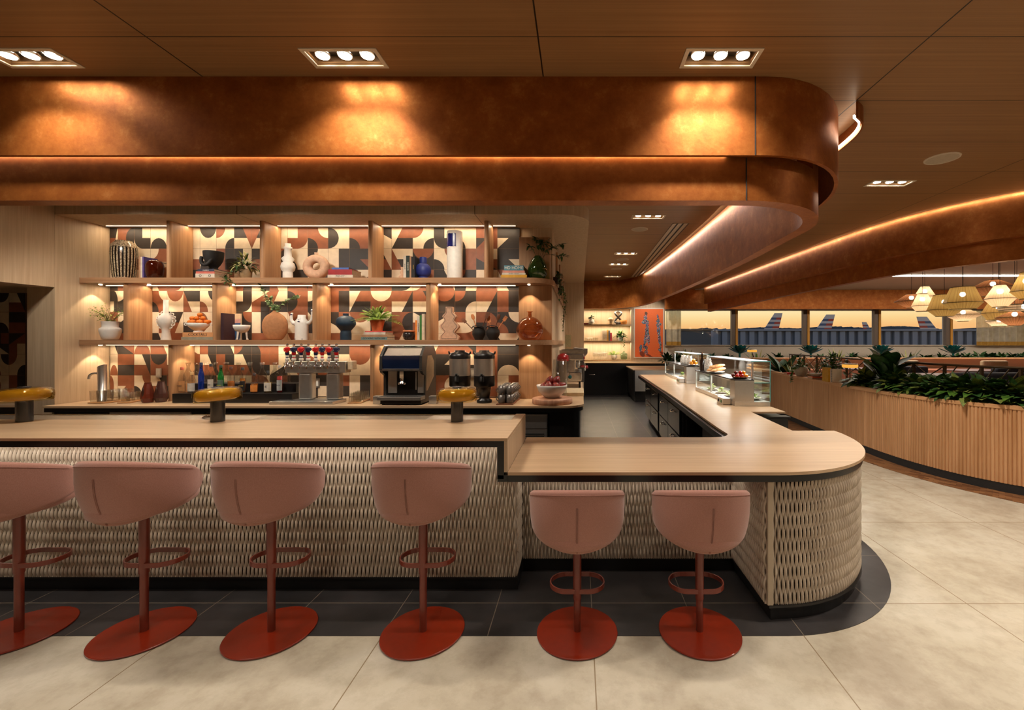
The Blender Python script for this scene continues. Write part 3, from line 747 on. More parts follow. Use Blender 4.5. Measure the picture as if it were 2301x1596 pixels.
# ================================================================ STOOLS
PINK = NT('blush_wool'); f1 = PINK.noise(520, None, 2); f2 = PINK.noise(640, PINK.mp((1, 1, .25)), 2)
PINK.set(PINK.ramp(PINK.math('ADD', PINK.math('MULTIPLY', f1, .5), PINK.math('MULTIPLY', f2, .5)), [(.30, srgb(144, 100, 88)), (.70, srgb(178, 130, 116))]), .9, 0, .2)
PINK.b.inputs['Sheen Weight'].default_value = .25; PINK.bump(f1, .12, .0006); PINK = PINK.mat
PINKS = flat('blush_piping', srgb(150, 106, 94), .9)
def make_stool(label, x, y, lift):
    t = thing('bar_stool', label, 'bar stool', (x, y, .004), 0, 'pink upholstered swivel bar stools')
    zt = .857+lift
    R = .262
    def H_(a): return .332-.075*(1-math.cos(a))
    # tub shell
    mb = MB(); na, nt = 48, 12; amax = 2.03
    def pt(a, k, inner):
        u = k/nt; h = H_(a); end = 1.0
        ea = abs(a)/amax
        nose = max(0, (ea-.78)/.22); top = -.082*(1-math.cos(a)) - .055*nose**2.4      # rim drops forward, rounded nose
        zb = -h + .055*nose**2.4
        z = top + (zb-top)*u
        if abs(zb-top) < .002: z = top
        dz_ = top-z; rr = (R-.034 if inner else R)*(1 - .26*max(0, (dz_-.06)/.27)**2.2)
        sy = 1.0
        return (rr*math.sin(a), -rr*math.cos(a)*.98, zt+z)
    A = []; B = []
    for i in range(na+1):
        a = -amax + 2*amax*i/na
        A.append([pt(a, k, False) for k in range(nt+1)]); B.append([pt(a, k, True) for k in range(nt+1)])
    vs = []; rowlen = 2*(nt+1)+2
    for i in range(na+1):
        r0 = A[i][0]; r1 = B[i][0]
        topm = ((r0[0]+r1[0])/2, (r0[1]+r1[1])/2, r0[2]+.014); botm = ((A[i][-1][0]+B[i][-1][0])/2, (A[i][-1][1]+B[i][-1][1])/2, A[i][-1][2]-.008)
        vs += [topm] + A[i] + [botm] + B[i][::-1]
    n = rowlen; fs = []
    for i in range(na):
        for k in range(n):
            k2 = (k+1) % n
            fs.append((i*n+k, i*n+k2, (i+1)*n+k2, (i+1)*n+k))
    fs.append(tuple(range(n))[::-1]); fs.append(tuple(na*n+k for k in range(n)))
    mb.add(vs, fs, 0, True); sh = mb.build('backrest_shell', PINK, t)
    # raised seam down the back
    pts = []
    for k in range(20):
        u = .22+.77*k/19; z = -.332*u; rr = R*(1-.26*max(0, (-z-.06)/.27)**2.2)+.0015; pts.append((0, -rr*.98, zt+z))
    sm = MB(); sm.tube([(p[0]-.0025, p[1]-.0005, p[2]) for p in pts], .0022, 6); sm.tube([(p[0]+.0025, p[1]-.0005, p[2]) for p in pts], .0022, 6)
    sm.build('back_seam', PINKS, sh)
    rim = MB(); rp = []
    for i in range(41):
        a = -1.62+3.24*i/40; rp.append(((R+.001)*math.sin(a), -(R+.001)*math.cos(a)*.98, zt-.010-.082*(1-math.cos(a))))
    rim.tube(rp, .002, 6); rim.build('piping', PINKS, sh)
    # cushion, underside sloping down to the back
    mb = MB(); ns, nr = 36, 6; vs = []; fs = []
    def under(yy): return -.285 - .03*max(0, min(1, (.25-yy)/.46))
    rings = [(.0, 0, 1), (.80, 0, 1), (.93, -.006, 1), (.985, -.022, 1), (1.0, -.045, 1), (.985, 0, 0), (.9, 0, 0), (.6, 0, 0), (0, 0, 0)]
    for (f_, dz, top) in rings:
        for k in range(ns):
            a = 2*PI*k/ns; fr = 1.10 if math.sin(a) > 0 else 1.0
            xx = .226*f_*math.cos(a); yy = .226*f_*math.sin(a)*fr
            z = (-.225+dz) if top else under(yy)+(.012 if f_ > .95 else 0)
            vs.append((xx, yy, zt+z))
    for j in range(len(rings)-1):
        for k in range(ns): fs.append((j*ns+(k+1)%ns, j*ns+k, (j+1)*ns+k, (j+1)*ns+(k+1)%ns))
    mb.add(vs, fs, 0, True); mb.build('seat_cushion', PINK, t)
    # column
    zs = .185+lift
    MB().lathe([(.0225, zs), (.0235, zs+.004), (.0235, zt-.30)], n=24).build('upper_column', REDP, t)
    MB().lathe([(.0195, .009), (.0195, zs)], n=24).build('lower_column', REDP, t)
    MB().lathe([(.222, 0), (.2235, .002), (.2235, .007), (.221, .009), (0, .009)], n=72, smooth=False).build('base_plate', REDM, t)
    # footrest loop
    zf = .232+lift; mb = MB(); pth = []
    hw, r_ = .060, .097; cy = .078
    for i in range(25): a = -PI/2+PI*i/24; pth.append((hw+r_*math.cos(a), cy+r_*math.sin(a)))
    for i in range(25): a = PI/2+PI*i/24; pth.append((-hw+r_*math.cos(a), cy+r_*math.sin(a)))
    N = len(pth); vs = []; fs = []
    for i in range(N):
        p = pth[i]; a = pth[i-1]; b = pth[(i+1)%N]; tx, ty = b[0]-a[0], b[1]-a[1]; l_ = math.hypot(tx, ty); nx, ny = ty/l_, -tx/l_
        for (d, z) in ((0, zf-.013), (0, zf+.013), (-.008, zf+.013), (-.008, zf-.013)): vs.append((p[0]+nx*d, p[1]+ny*d, z))
    for i in range(N):
        for k in range(4): k2 = (k+1) % 4; j = (i+1) % N; fs.append((i*4+k, j*4+k, j*4+k2, i*4+k2))
    mb.add(vs, fs, 0, False); mb.build('footrest', REDP, t, bevel=.0015)
    return t
SL = ['pink bar stool on red pedestal, cut off by the left edge of the photo', 'pink bar stool with red oval-looking base plate, second from the left edge',
      'pink bar stool standing left of the widest gap, third from the left edge', 'pink bar stool nearest the step down of the counter, on the high side',
      'lower pink bar stool on the left of the two at the low counter', 'lower pink bar stool beside the woven rounded end of the low counter']
for (px, lift, lb) in zip((43, 324, 610, 951, 1297, 1572), (.145, .145, .145, .145, 0, 0), SL):
    make_stool(lb, Wx(px, 2.44), 2.44, lift)
# ================================================================ THINGS ON THE SHELVES
YI = 5.31
ZU, ZM, ZC = 2.3735, 1.6405, .9155
def profile(prof, Y, z0):
    return [(hw*Y/F, max(0, Zz(py, Y)-z0)) for hw, py in prof]
def vessel(name, label, cat, cx, prof, z0, mat, Y=YI, part='body', ell=1.0, n=36, group=None, single=True, smoothn=0):
    kx = 1/math.sqrt(1+((cx-CX)/F)**2)          # an upright vessel seen off the axis looks wider than it is
    P = [(a*kx, b) for a, b in profile(prof, Y, z0)]; P[0] = (P[0][0], 0)
    if smoothn: P = [(max(0, r), z) for r, z in smooth_path(P, smoothn)]
    if single:
        o = MB().lathe(P, n=n, ell=ell, cap=False).build(name, mat); o.location = (Wx(cx, Y), Y, z0); tag(o, label, cat, group); return o
    t = thing(name, label, cat, (Wx(cx, Y), Y, z0), 0, group)
    MB().lathe(P, n=n, ell=ell, cap=False).build(part, mat, t); return t
def cl(name, r, g, b, rough=.6, **k): return flat(name, srgb(r, g, b), rough, **k)
PAGES = cl('book_pages', 196, 176, 146, .9)
def book_flat(label, x0, x1, zb, h, depth, mat, group, Y=5.17, rz=0, txt=None, txtcol=None, tsize=None):
    """a book lying flat, spine to the front"""
    w = x1-x0; t = thing('book', label, 'book', ((x0+x1)/2, Y+depth/2, zb), rz, group)
    c = MB(); c.box(-w/2, w/2, -depth/2, depth/2, 0, .003); c.box(-w/2, w/2, -depth/2, depth/2, h-.003, h); c.box(-w/2, w/2, -depth/2, -depth/2+.003, .003, h-.003)
    c.build('cover', mat, t)
    MB().box(-w/2+.003, w/2-.003, -depth/2+.003, depth/2-.004, .003, h-.003).build('pages', PAGES, t)
    if txt:
        text_obj(txt, tsize or h*.8, T(0, -depth/2-.0008, h/2) @ FRONT, txtcol or BLACKM, t)
    return t
def book_up(label, x0, w, zb, h, depth, mat, group, Y=5.2, rz=0, txt=None, txtcol=None, lean=0):
    """a book standing, spine to the front"""
    t = thing('book', label, 'book', (x0+w/2, Y+depth/2, zb), rz, group)
    c = MB(); c.box(-w/2, -w/2+.002, -depth/2, depth/2, 0, h); c.box(w/2-.002, w/2, -depth/2, depth/2, 0, h); c.box(-w/2+.002, w/2-.002, -depth/2, -depth/2+.002, 0, h)
    c.build('cover', mat, t)
    MB().box(-w/2+.002, w/2-.002, -depth/2+.002, depth/2-.003, .003, h-.003).build('pages', PAGES, t)
    if txt:
        text_obj(txt, w*.62, T(0, -depth/2-.0008, h*.52) @ FRONT @ Matrix.Rotation(-PI/2, 4, 'Z'), txtcol or BLACKM, t)
    if lean: t.rotation_euler[1] = lean
    return t
def stack(px0, rows, zb, Y=5.17, depth=.22, group=None):
    """rows bottom to top: (px_left, px_right, py_bottom, py_top, mat, label, text, textcolour)"""
    z = zb
    for (a, b, y0, y1, m, lb, tx, tc) in rows:
        h = (y0-y1)*Y/F
        book_flat(lb, Wx(a, Y), Wx(b, Y), z, h-.0004, depth, m, group, Y, 0, tx, tc); z += h
    return z

# ---- greenery helpers
def gmat(name, c1, c2, tr=0.0):
    if name in MATS: return MATS[name]
    q = NT(name); f = q.noise(25); q.set(q.ramp(f, [(.35, srgb(*c1)), (.65, srgb(*c2))]), .45, 0, .4)
    q.b.inputs['Subsurface Weight'].default_value = 0; MATS[name] = q.mat; return q.mat
G_FERN = gmat('fern_green', (88, 118, 30), (150, 172, 62)); G_MID = gmat('leaf_green', (44, 82, 22), (92, 128, 44)); G_DARK = gmat('dark_leaf', (28, 56, 22), (62, 98, 44))
G_VAR = gmat('cream_leaf_edge', (150, 146, 84), (196, 190, 130)); G_EUC = gmat('eucalyptus', (96, 128, 72), (160, 182, 130)); G_DEEP = gmat('deep_leaf', (24, 54, 26), (54, 92, 44))
G_STEM = gmat('stem_brown', (70, 60, 30), (96, 82, 44))
SOIL = cl('potting_soil', 40, 28, 20, .95)
def rdir(r, up=0.3):
    a = r.uniform(0, 2*PI); z = r.uniform(up, 1); s_ = math.sqrt(max(0, 1-z*z)); return Vector((s_*math.cos(a), s_*math.sin(a), z))
def foliage(r, c, n, spread, L, w, mats=0, up=.1, bend=.4, stems=True, zs=1.0, m2=None, seg=3):
    mb = MB()
    for i in range(n):
        d = rdir(r, up); base = Vector(c) + Vector((d.x*spread*r.random(), d.y*spread*r.random(), d.z*spread*zs*r.random()))
        k = m2 if (m2 is not None and r.random() < .4) else mats
        mb.leaf(base, d + Vector((0, 0, r.uniform(-.3, .3))), Vector((r.uniform(-.3, .3), r.uniform(-.3, .3), 1)), L*r.uniform(.6, 1.15), w*r.uniform(.7, 1.1), bend, .2, k, seg)
    return mb
def frond(mb, base, d, L, w, n=16, droop=.5, m=0):
    d = Vector(d).normalized(); b = Vector(base); side = d.cross(Vector((0,0,1)))
    if side.length < 1e-3: side = Vector((1, 0, 0))
    side.normalize(); pts = []
    for i in range(n+1):
        t = i/n; pts.append(b + d*(L*t) + Vector((0, 0, -droop*L*t*t)))
    mb.tube(pts, .0012, 4, m, cap=False)
    for i in range(2, n+1):
        t = i/n; l = w*math.sin(PI*min(1, .12+.88*t))**.7*(1-.35*t)+.002
        dd = (pts[i]-pts[i-1]).normalized()
        for s_ in (-1, 1): mb.leaf(pts[i], side*s_+dd*.45, (0, -.9, .6), l, L/n*.55, .15, .1, m, 2)
def vine(mb, r, pts, n, L, w, m=0, ms=1):
    pts = smooth3(pts, 5); mb.tube(pts, .0015, 4, ms, cap=False)
    for i in range(n):
        p = Vector(pts[int(len(pts)*(i+.5)/n) % len(pts)]); d = rdir(r, -.6)
        mb.leaf(p, d, (0, 0, 1), L*r.uniform(.7, 1.1), w*r.uniform(.8, 1.1), .3, .2, m, 3)
def smooth3(pts, n):
    P = [Vector(p) for p in pts]; out = []; N = len(P)
    for i in range(N-1):
        p0 = P[max(i-1,0)]; p1 = P[i]; p2 = P[i+1]; p3 = P[min(i+2,N-1)]
        for k in range(n):
            t = k/n; out.append(.5*((2*p1)+(-p0+p2)*t+(2*p0-5*p1+4*p2-p3)*t*t+(-p0+3*p1-3*p2+p3)*t**3))
    out.append(P[-1]); return out

# ---------------------------------------------------------------- upper shelf
q = NT('striped_glaze'); sx = q.n('ShaderNodeSeparateXYZ'); q.l(q.co(), sx.inputs[0])
an = q.math('ARCTAN2', sx.outputs[1], sx.outputs[0]); an = q.math('MULTIPLY', an, 24/(2*PI)); an = q.math('FRACT', q.math('ADD', an, 50.0))
st = q.math('GREATER_THAN', an, .5); mid = q.math('MULTIPLY', q.math('LESS_THAN', sx.outputs[2], .385), q.math('GREATER_THAN', sx.outputs[2], .02)); st = q.math('MULTIPLY', st, mid)
sp = q.ramp(q.noise(90), [(.42, srgb(120, 100, 78)), (.55, srgb(192, 172, 142))]); q.set(q.mix(st, sp, srgb(24, 18, 14)), .18, 0, .6); STRIPE = q.mat
vessel('striped_vase', 'large barrel vase with black and beige vertical stripes on the upper shelf', 'vase', 278.5,
       [(25, 628), (28, 620), (31, 600), (33, 580), (33, 565), (30, 552), (24, 546), (21, 544), (21, 542), (18, 543), (18, 550)], ZU, STRIPE, smoothn=4, n=48)
g = 'books beside the striped vase'
x = Wx(311.5, 5.2)
book_up('tan-spined upright book touching the striped vase', x, .022, ZU, .262, .17, cl('tan_book', 168, 124, 92), g)
book_up('white-spined upright book beside the striped vase', x+.023, .020, ZU, .255, .17, cl('white_book', 204, 190, 172), g)
book_up('purple-blue upright book beside the striped vase', x+.0445, .018, ZU, .255, .17, cl('violet_book', 84, 70, 128), g)
t = book_flat('tan and black book standing on edge behind the dark amber vase', x+.066, x+.21, ZU, .235, .03, cl('tan_cover_book', 150, 118, 84), g, 5.42)
text_obj('CONVERSATIONS', .018, T(0, -.016, .215) @ FRONT, BLACKM, t)
AMB_D = glass('dark_amber_glass', (.42, .10, .03, 1), .02, 1.0, .35, (.10, .012, .004, 1))
vessel('amber_vase', 'squat dark amber glass vase between the books and the divider', 'vase', 348, [(15, 628), (20, 622), (22.5, 610), (22, 596), (17, 588), (11, 586), (10, 585)], ZU, AMB_D, smoothn=4, Y=5.26)
g = 'books under the black bowl'
zt_ = stack(0, [(439, 482, 628, 618.5, cl('white_book', 204, 190, 172), 'thick white book at the bottom of the stack under the black bowl', 'O       O', None),
          (440, 482, 618.5, 613.5, cl('salmon_book', 200, 96, 78), 'salmon book in the middle of the stack under the black bowl', None, None),
          (444, 481, 613.5, 608, cl('navy_book', 40, 42, 66), 'navy book at the top of the stack under the black bowl', 'modern', CREAM)], ZU, group=g)
BC = cl('black_clay', 30, 26, 24, .7)
t = vessel('black_bowl', 'black footed bowl with a looped handle standing on a book stack', 'bowl', 480, [(12, 608), (13, 606), (10, 602), (17, 594), (23, 582), (25, 568), (24, 567), (22, 580), (14, 592), (4, 596)], zt_, BC, Y=5.27, single=False, smoothn=3)
m = MB(); m.tube([(-.03+.065*math.cos(a), -.055-.035*math.sin(-a), .15+.10*math.sin(a)) for a in [PI+i*PI/12 for i in range(13)]], [.020]*13, 10); m.build('handle', BC, t)
t = thing('trailing_plant', 'cream-edged trailing houseplant hanging over the front of the upper shelf', 'plant', (Wx(552, 5.28), 5.28, ZU))
MB().lathe([(.05, 0), (.062, .03), (.066, .10), (.060, .12), (.055, .118)], n=28, cap=True).build('pot', cl('sand_pot', 150, 120, 84), t)
r = random.Random(3); mb = foliage(r, (0, 0, .14), 120, .15, .085, .017, 0, -.1, .6, m2=1)
for k in range(5): vine(mb, r, [(-.02, -.03, .12), (-.07-.02*k, -.11, .05), (-.10-.01*k, -.155, -.02), (-.10+.02*k, -.16, -.07)], 9, .06, .014, k % 2, 0)
mb.build('foliage', [G_DARK, G_VAR], t)
vessel('stacked_shape_vase', 'white sculptural vase of stacked ball, cone and disc shapes', 'vase', 647, [(12, 628), (12, 613), (11, 612), (16, 607), (17.5, 600), (15, 592), (11, 589), (15.5, 582), (9, 576), (8.5, 561), (10, 560), (10, 556), (7, 555.5), (7, 547.5), (5, 547.5)], ZU, WHITE_M)
RING = cl('blush_ceramic', 206, 164, 134, .75)
t = thing('ring_vase', 'blush ring-shaped vase with a hole through its middle', 'vase', (Wx(711, YI), YI, ZU))
mb = MB(); N, M_ = 40, 16; vs = []; fs = []
R_, ox = 19.5*YI/F, 28.5*YI/F
for i in range(N):
    a = 2*PI*i/N; rr = (9.4+1.2*(1-math.sin(a))*.5)*YI/F
    for k in range(M_):
        b = 2*PI*k/M_; vs.append(((R_+rr*math.cos(b))*math.cos(a), .055*math.sin(b)*1.0, .153+(R_*.93+rr*math.cos(b))*math.sin(a)))
for i in range(N):
    for k in range(M_): fs.append((i*M_+k, ((i+1)%N)*M_+k, ((i+1)%N)*M_+(k+1)%M_, i*M_+(k+1)%M_))
mb.add(vs, [f[::-1] for f in fs], 0, True); mb.box(-.07, .07, -.03, .03, 0, .012); mb.build('body', RING, t)
MB().lathe([(.024, .27), (.02, .30), (.023, .325), (.018, .325)], n=20, cap=False).build('spout', RING, t)
g = 'red and blue books beside the ring vase'
stack(0, [(736, 793, 628, 621, cl('white_book', 204, 190, 172), 'white book titled PLENTY at the bottom of the red stack', 'PLENTY', BLACKM),
          (737.5, 791, 621, 609, cl('crimson_book', 150, 14, 22), 'thick crimson book in the middle of the stack beside the ring vase', None, None),
          (745.5, 784, 609, 605, cl('blue_book', 60, 96, 168), 'thin blue book on top of the crimson book', None, None)], ZU, group=g)
g = 'upright books beside the blue vase'
x = Wx(906.3, 5.2)
book_up('white upright book beside the pink figurine on the upper shelf', x, .031, ZU, .265, .17, cl('white_book', 204, 190, 172), g, txt='AMALFI')
book_up('dark green upright book with pale lettering on the upper shelf', x+.032, .042, ZU, .268, .17, cl('bottle_green_book', 36, 48, 42), g, txt='MEXICO', txtcol=CREAM)
book_up('tan upright book between the green and black books', x+.075, .018, ZU, .262, .17, cl('tan_book', 168, 124, 92), g)
book_up('black upright book with gold marks nearest the blue vase', x+.094, .040, ZU, .256, .17, cl('black_book', 28, 24, 24), g, txt='*****', txtcol=cl('gold_print', 196, 160, 60))
o = MB().prism([(0, 0), (.05, 0), (.05, .14), (.03, .15), (.012, .14), (.022, .11), (.004, .08), (.016, .05), (-.012, .03)], -.02, .02, M=Matrix.Rotation(PI/2, 4, 'X')).build('wavy_figurine', RING)
o.location = (Wx(899, 5.3), 5.3, ZU); tag(o, 'small blush wavy-edged ornament left of the upright books', 'ornament')
vessel('blue_vase', 'cobalt blue round vase with short wide neck on the upper shelf', 'vase', 951, [(11, 628), (12, 625), (11, 623), (16, 618), (18, 607), (15, 598), (9, 593), (8.5, 592), (8.5, 580), (7.5, 579), (6, 582)], ZU, cl('cobalt_matte', 28, 40, 110, .5), smoothn=3)
t = vessel('tall_cylinder_vase', 'tall white cylinder vase with a cobalt blue patch near its rim', 'vase', 1022, [(17.5, 628), (17.8, 620), (17.8, 523), (17.2, 521), (16.5, 523), (16.5, 600)], ZU, WHITE_M, single=False)
rr = 17.8*YI/F/math.sqrt(1+((1022-CX)/F)**2)+.003; m = MB(); n_ = 8; vs = []
for k in range(n_+1):
    a = -PI/2 - 1.35 + 1.75*k/n_
    for z in (Zz(557, YI)-ZU, Zz(528, YI)-ZU): vs.append((rr*math.cos(a), rr*math.sin(a), z+.003*math.sin(k*2)))
m.add(vs, [(2*k, 2*k+2, 2*k+3, 2*k+1) for k in range(n_)], 0, True); m.build('blue_patch', cl('cobalt_gloss', 22, 26, 96, .25), t)
g = 'teal and yellow books beside the green vase'
TEAL = cl('teal_book', 60, 118, 132)
stack(0, [(1125.6, 1184, 628, 621, cl('mustard_book', 206, 150, 30), 'mustard yellow book at the bottom of the stack beside the green glass vase', '.  .  :', None),
          (1128, 1181, 621, 616.5, cl('white_book', 204, 190, 172), 'white book lying on the mustard yellow one', 'modern kitchen', BLACKM),
          (1129, 1179, 616.5, 611.5, cl('rose_book', 200, 130, 108), 'rose book under the teal one', None, None),
          (1132.6, 1176.5, 611.5, 600, TEAL, 'thick teal book topping the stack beside the green glass vase', 'HD HOME', CREAM)], ZU, group=g)
GGL = glass('green_glass', (.22, .42, .16, 1), .02, 1.0, .25, (.03, .08, .02, 1))
t = vessel('green_glass_vase', 'green mottled glass teardrop vase holding leafy branches at the end of the upper shelf', 'vase', 1208, [(14, 628), (19, 622), (22, 612), (21, 600), (15, 586), (8, 577), (6, 575)], ZU, GGL, Y=5.28, single=False, smoothn=3)
t2 = thing('leafy_branches', 'dark leafy branches standing in the green glass vase', 'branches', (Wx(1208, 5.28), 5.28, ZU+.04))
mb = MB(); r = random.Random(5)
for (dx, dy, dz, k) in ((-.02, 0, .46, 7), (.04, .02, .44, 7), (.20, -.05, .34, 7), (.32, -.1, .36, 8), (.34, -.08, .22, 8), (-.10, -.02, .36, 4), (.12, 0, .42, 6)):
    P = smooth3([(0, 0, 0), (dx*.25, dy*.3, .24), (dx*.7, dy*.8, .24+(dz-.24)*.8), (dx, dy, dz)], 5); mb.tube(P, .002, 4, 1, cap=False)
    for i in range(k*2):
        p = P[min(len(P)-1, int(len(P)*(.5+.5*i/(k*2))))]; d = Vector((r.uniform(-1, 1), r.uniform(-1, 1), r.uniform(-.5, .6)))+Vector((dx, dy, 0))*1.5
        mb.leaf(p, d, (0, 0, 1), .075*r.uniform(.7, 1.1), .017, .3, .15, 0, 4)
mb.build('foliage', [G_DARK, G_STEM], t2)
t = thing('trailing_vine', 'slender green vine trailing down from the side shelf facing the aisle', 'plant', (-.30, 6.9, ZU))
MB().lathe([(.04, 0), (.045, .09), (.04, .09)], (-.0, 0, 0), 16).build('pot', cl('dark_pot', 70, 50, 40), t)
mb = MB(); r = random.Random(8)
for k in range(6): vine(mb, r, [(.01, 0, .09), (.06, -.03*k, .05), (.07+.01*k, -.05-.05*k, -.15), (.06, -.05-.05*k, -.35-.05*k)], 26, .04, .013)
mb.build('foliage', [G_MID, G_STEM], t)
t = thing('trailing_vine', 'dark bushy trailing plant higher up by the posts of the side shelf', 'plant', (-.30, 5.75, ZU))
MB().lathe([(.04, 0), (.045, .09), (.04, .09)], (0, 0, 0), 16).build('pot', cl('dark_pot', 70, 50, 40), t)
mb = MB()
for k in range(6): vine(mb, r, [(.01, 0, .09), (.05, -.03*k, .12), (.07, -.03*k, .0), (.06, -.02*k, -.10-.02*k)], 12, .06, .018)
mb.build('foliage', [G_DARK, G_STEM], t)

# ---------------------------------------------------------------- middle shelf
t = vessel('white_planter', 'white ceramic bowl planter full of feathery greenery at the left of the middle shelf', 'planter', 248, [(15, 768), (20, 762), (26, 748), (27, 741), (25, 738), (20, 735), (21, 725), (22, 723), (20, 724), (19, 735)], ZM, WHITE, Y=5.27, single=False, smoothn=2)
t2 = thing('feathery_plant', 'airy green plant growing from the white bowl planter', 'plant', (Wx(248, 5.27), 5.27, ZM+.17))
mb = MB(); r = random.Random(9)
for i in range(26):
    a = r.uniform(0, 2*PI); P = smooth3([(0, 0, 0), (.08*math.cos(a), .05*math.sin(a), .12), (r.uniform(.12, .25)*math.cos(a), .1*math.sin(a), r.uniform(.06, .26))], 5); mb.tube(P, .0012, 3, 1, cap=False)
    for k in range(16): mb.leaf(P[r.randrange(2, len(P))]+Vector((r.uniform(-.02, .02), r.uniform(-.02, .02), r.uniform(-.02, .02))), rdir(r, -.3), (0, 0, 1), .022, .008, .2, .1, 0, 2)
mb.build('foliage', [G_FERN, G_STEM], t2)
t = thing('ruffled_vase', 'white vase with a round belly ringed by small loops', 'vase', (Wx(373, YI), YI, ZM))
P = profile([(9, 768), (9, 762), (7, 745), (8, 738), (12, 732), (14.5, 722), (13, 712), (7, 706), (5, 703), (4.6, 674), (3.6, 674)], YI, ZM); P[0] = (P[0][0], 0)
MB().lathe(P, n=32, cap=False).build('body', WHITE_M, t)
mb = MB(); zc = Zz(720, YI)-ZM; rr = 18.5*YI/F
for i in range(14):
    a = -.95+ (2*PI-1.1)*i/13 + PI*.0
    a = PI/2 + .42 + (2*PI-.84)*i/13
    if abs(math.cos(a)) < .35 and math.sin(a) < 0: continue
    c = (rr*math.cos(a), 0, zc+rr*math.sin(a)); mb.tube([(c[0]+.018*math.cos(b), .006*math.sin(b), c[2]+.018*math.sin(b)) for b in [2*PI*k/12 for k in range(12)]], .006, 6, closed=True)
mb.build('loop_trim', WHITE_M, t)
g = 'books under the fruit bowl'
zt_ = stack(0, [(407, 478, 764, 757, cl('sage_grey_book', 150, 140, 118), 'grey-green book lying under the cocktail book', None, None),
          (410, 478, 757, 747, cl('peach_book', 214, 150, 98), 'peach book titled COCKTAILS lying under the white fruit bowl', 'COCKTAILS', BLACKM)], ZM, group=g)
t = vessel('fruit_bowl', 'white footed bowl with two ring handles on the cocktail book', 'bowl', 446, [(12, 747), (12, 745), (10, 743), (16, 740), (24, 734), (28, 727), (27, 726.5), (22, 733), (10, 738), (0, 739)], zt_, WHITE, Y=5.27, single=False)
for s_ in (-1, 1):
    MB().tube([(s_*(.155+.014*math.cos(b)), 0, .10+.014*math.sin(b)) for b in [2*PI*k/10 for k in range(10)]], .005, 6, closed=True).build('handle', WHITE, t)
OR = cl('tangerine_skin', 222, 118, 24, .5)
om = MB(); om.ball((0, 0, 0), (.0285, .0285, .026), 14); o0 = None
pos = [(-.10, 0), (-.05, -.02), (.0, 0), (.05, -.03), (.10, 0), (-.07, .05), (.03, .05), (-.02, -.06), (.08, .05)]
OL = ['leftmost', 'front left', 'front middle', 'front right', 'rightmost', 'back left', 'back right', 'lowest front', 'far right back']
for i, (a, b) in enumerate(pos + [(-.075, 0), (-.02, .0), (.045, .01), (.0, .02)]):
    if i == 0: o0 = om.build('tangerine', OR); o = o0
    else: o = o0.copy(); COL.objects.link(o)
    up_ = .128 if i < 9 else (.172 if i < 12 else .214)
    o.location = (Wx(446, 5.27)+a, 5.27+b, zt_+up_)
    lbl = OL[i]+' tangerine in the lower layer of the white fruit bowl' if i < 9 else ['left', 'middle', 'right'][i-9]+' tangerine in the second layer of the fruit bowl' if i < 12 else 'single tangerine topping the pile in the fruit bowl'
    tag(o, lbl, 'fruit', 'tangerines in the white bowl')
g = 'books beside the footed cup'
x = Wx(496, 5.2)
book_up('very dark plum upright book against the divider', x, .034, ZM, Zz(704, 5.2)-ZM, .17, cl('plum_book', 50, 22, 30), g)
book_flat('large cream book standing with its cover to the front', Wx(503.5, 5.44), Wx(541, 5.44), ZM, Zz(705, 5.44)-ZM, .028, cl('cream_book', 214, 190, 160), g, 5.44)
book_flat('pink book standing in front of the large cream one', Wx(511, 5.40), Wx(539, 5.40), ZM, Zz(717, 5.40)-ZM, .022, cl('pink_book', 222, 170, 160), g, 5.41)
book_flat('blue book standing in front of the pink one', Wx(516, 5.36), Wx(537, 5.36), ZM, Zz(726, 5.36)-ZM, .02, cl('denim_book', 54, 92, 142), g, 5.38)
t = thing('footed_cup', 'small white round cup on three little legs', 'cup', (Wx(543, 5.25), 5.25, ZM))
MB().lathe([(0, .085), (.04, .092), (.068, .115), (.083, .15), (.085, .178), (.081, .178), (.07, .13), (0, .105)], n=30, cap=False).build('bowl', WHITE, t)
for a in (0.3, 2.4, 4.5):
    MB().tube([(.045*math.cos(a), .045*math.sin(a), .10), (.05*math.cos(a), .05*math.sin(a), .05), (.055*math.cos(a), .055*math.sin(a), .008)], [.012, .009, .008], 8).ball((.058*math.cos(a), .058*math.sin(a), .008), (.016, .012, .008), 8).build('leg', WHITE, t)
CLAY = cl('sand_clay', 176, 120, 78, .85)
vessel('clay_moon_vase', 'big round flattened clay vase holding eucalyptus', 'vase', 618, [(17, 768), (22, 761), (31, 748), (34, 735), (32, 722), (24, 711), (12, 704), (6, 700), (5.5, 698), (5, 699)], ZM, CLAY, smoothn=4, ell=.5)
t2 = thing('eucalyptus_branches', 'pale eucalyptus branches standing in the round clay vase', 'branches', (Wx(618, YI), YI, ZM+.33))
mb = MB(); r = random.Random(6)
for P in ([(0, 0, 0), (-.02, -.02, .08), (-.09, -.05, .22), (-.13, -.08, .36)], [(0, 0, 0), (.06, -.03, .05), (.15, -.06, .12), (.30, -.1, .17), (.35, -.1, .18)], [(0, 0, 0), (-.03, 0, .06), (-.09, -.02, .14), (-.11, -.02, .26)], [(0, 0, 0), (.02, 0, .06), (-.04, -.02, .12), (-.02, -.04, .18)]):
    P = smooth3(P, 8); mb.tube(P, .002, 4, 1, cap=False)
    for p in P[5:]:
        for s_ in range(3): mb.leaf(p, rdir(r, -.6), (r.uniform(-.5,.5), -.4, 1), .032, .015, .1, .1, 0, 3, shape=.8)
mb.build('foliage', [G_EUC, G_STEM], t2)
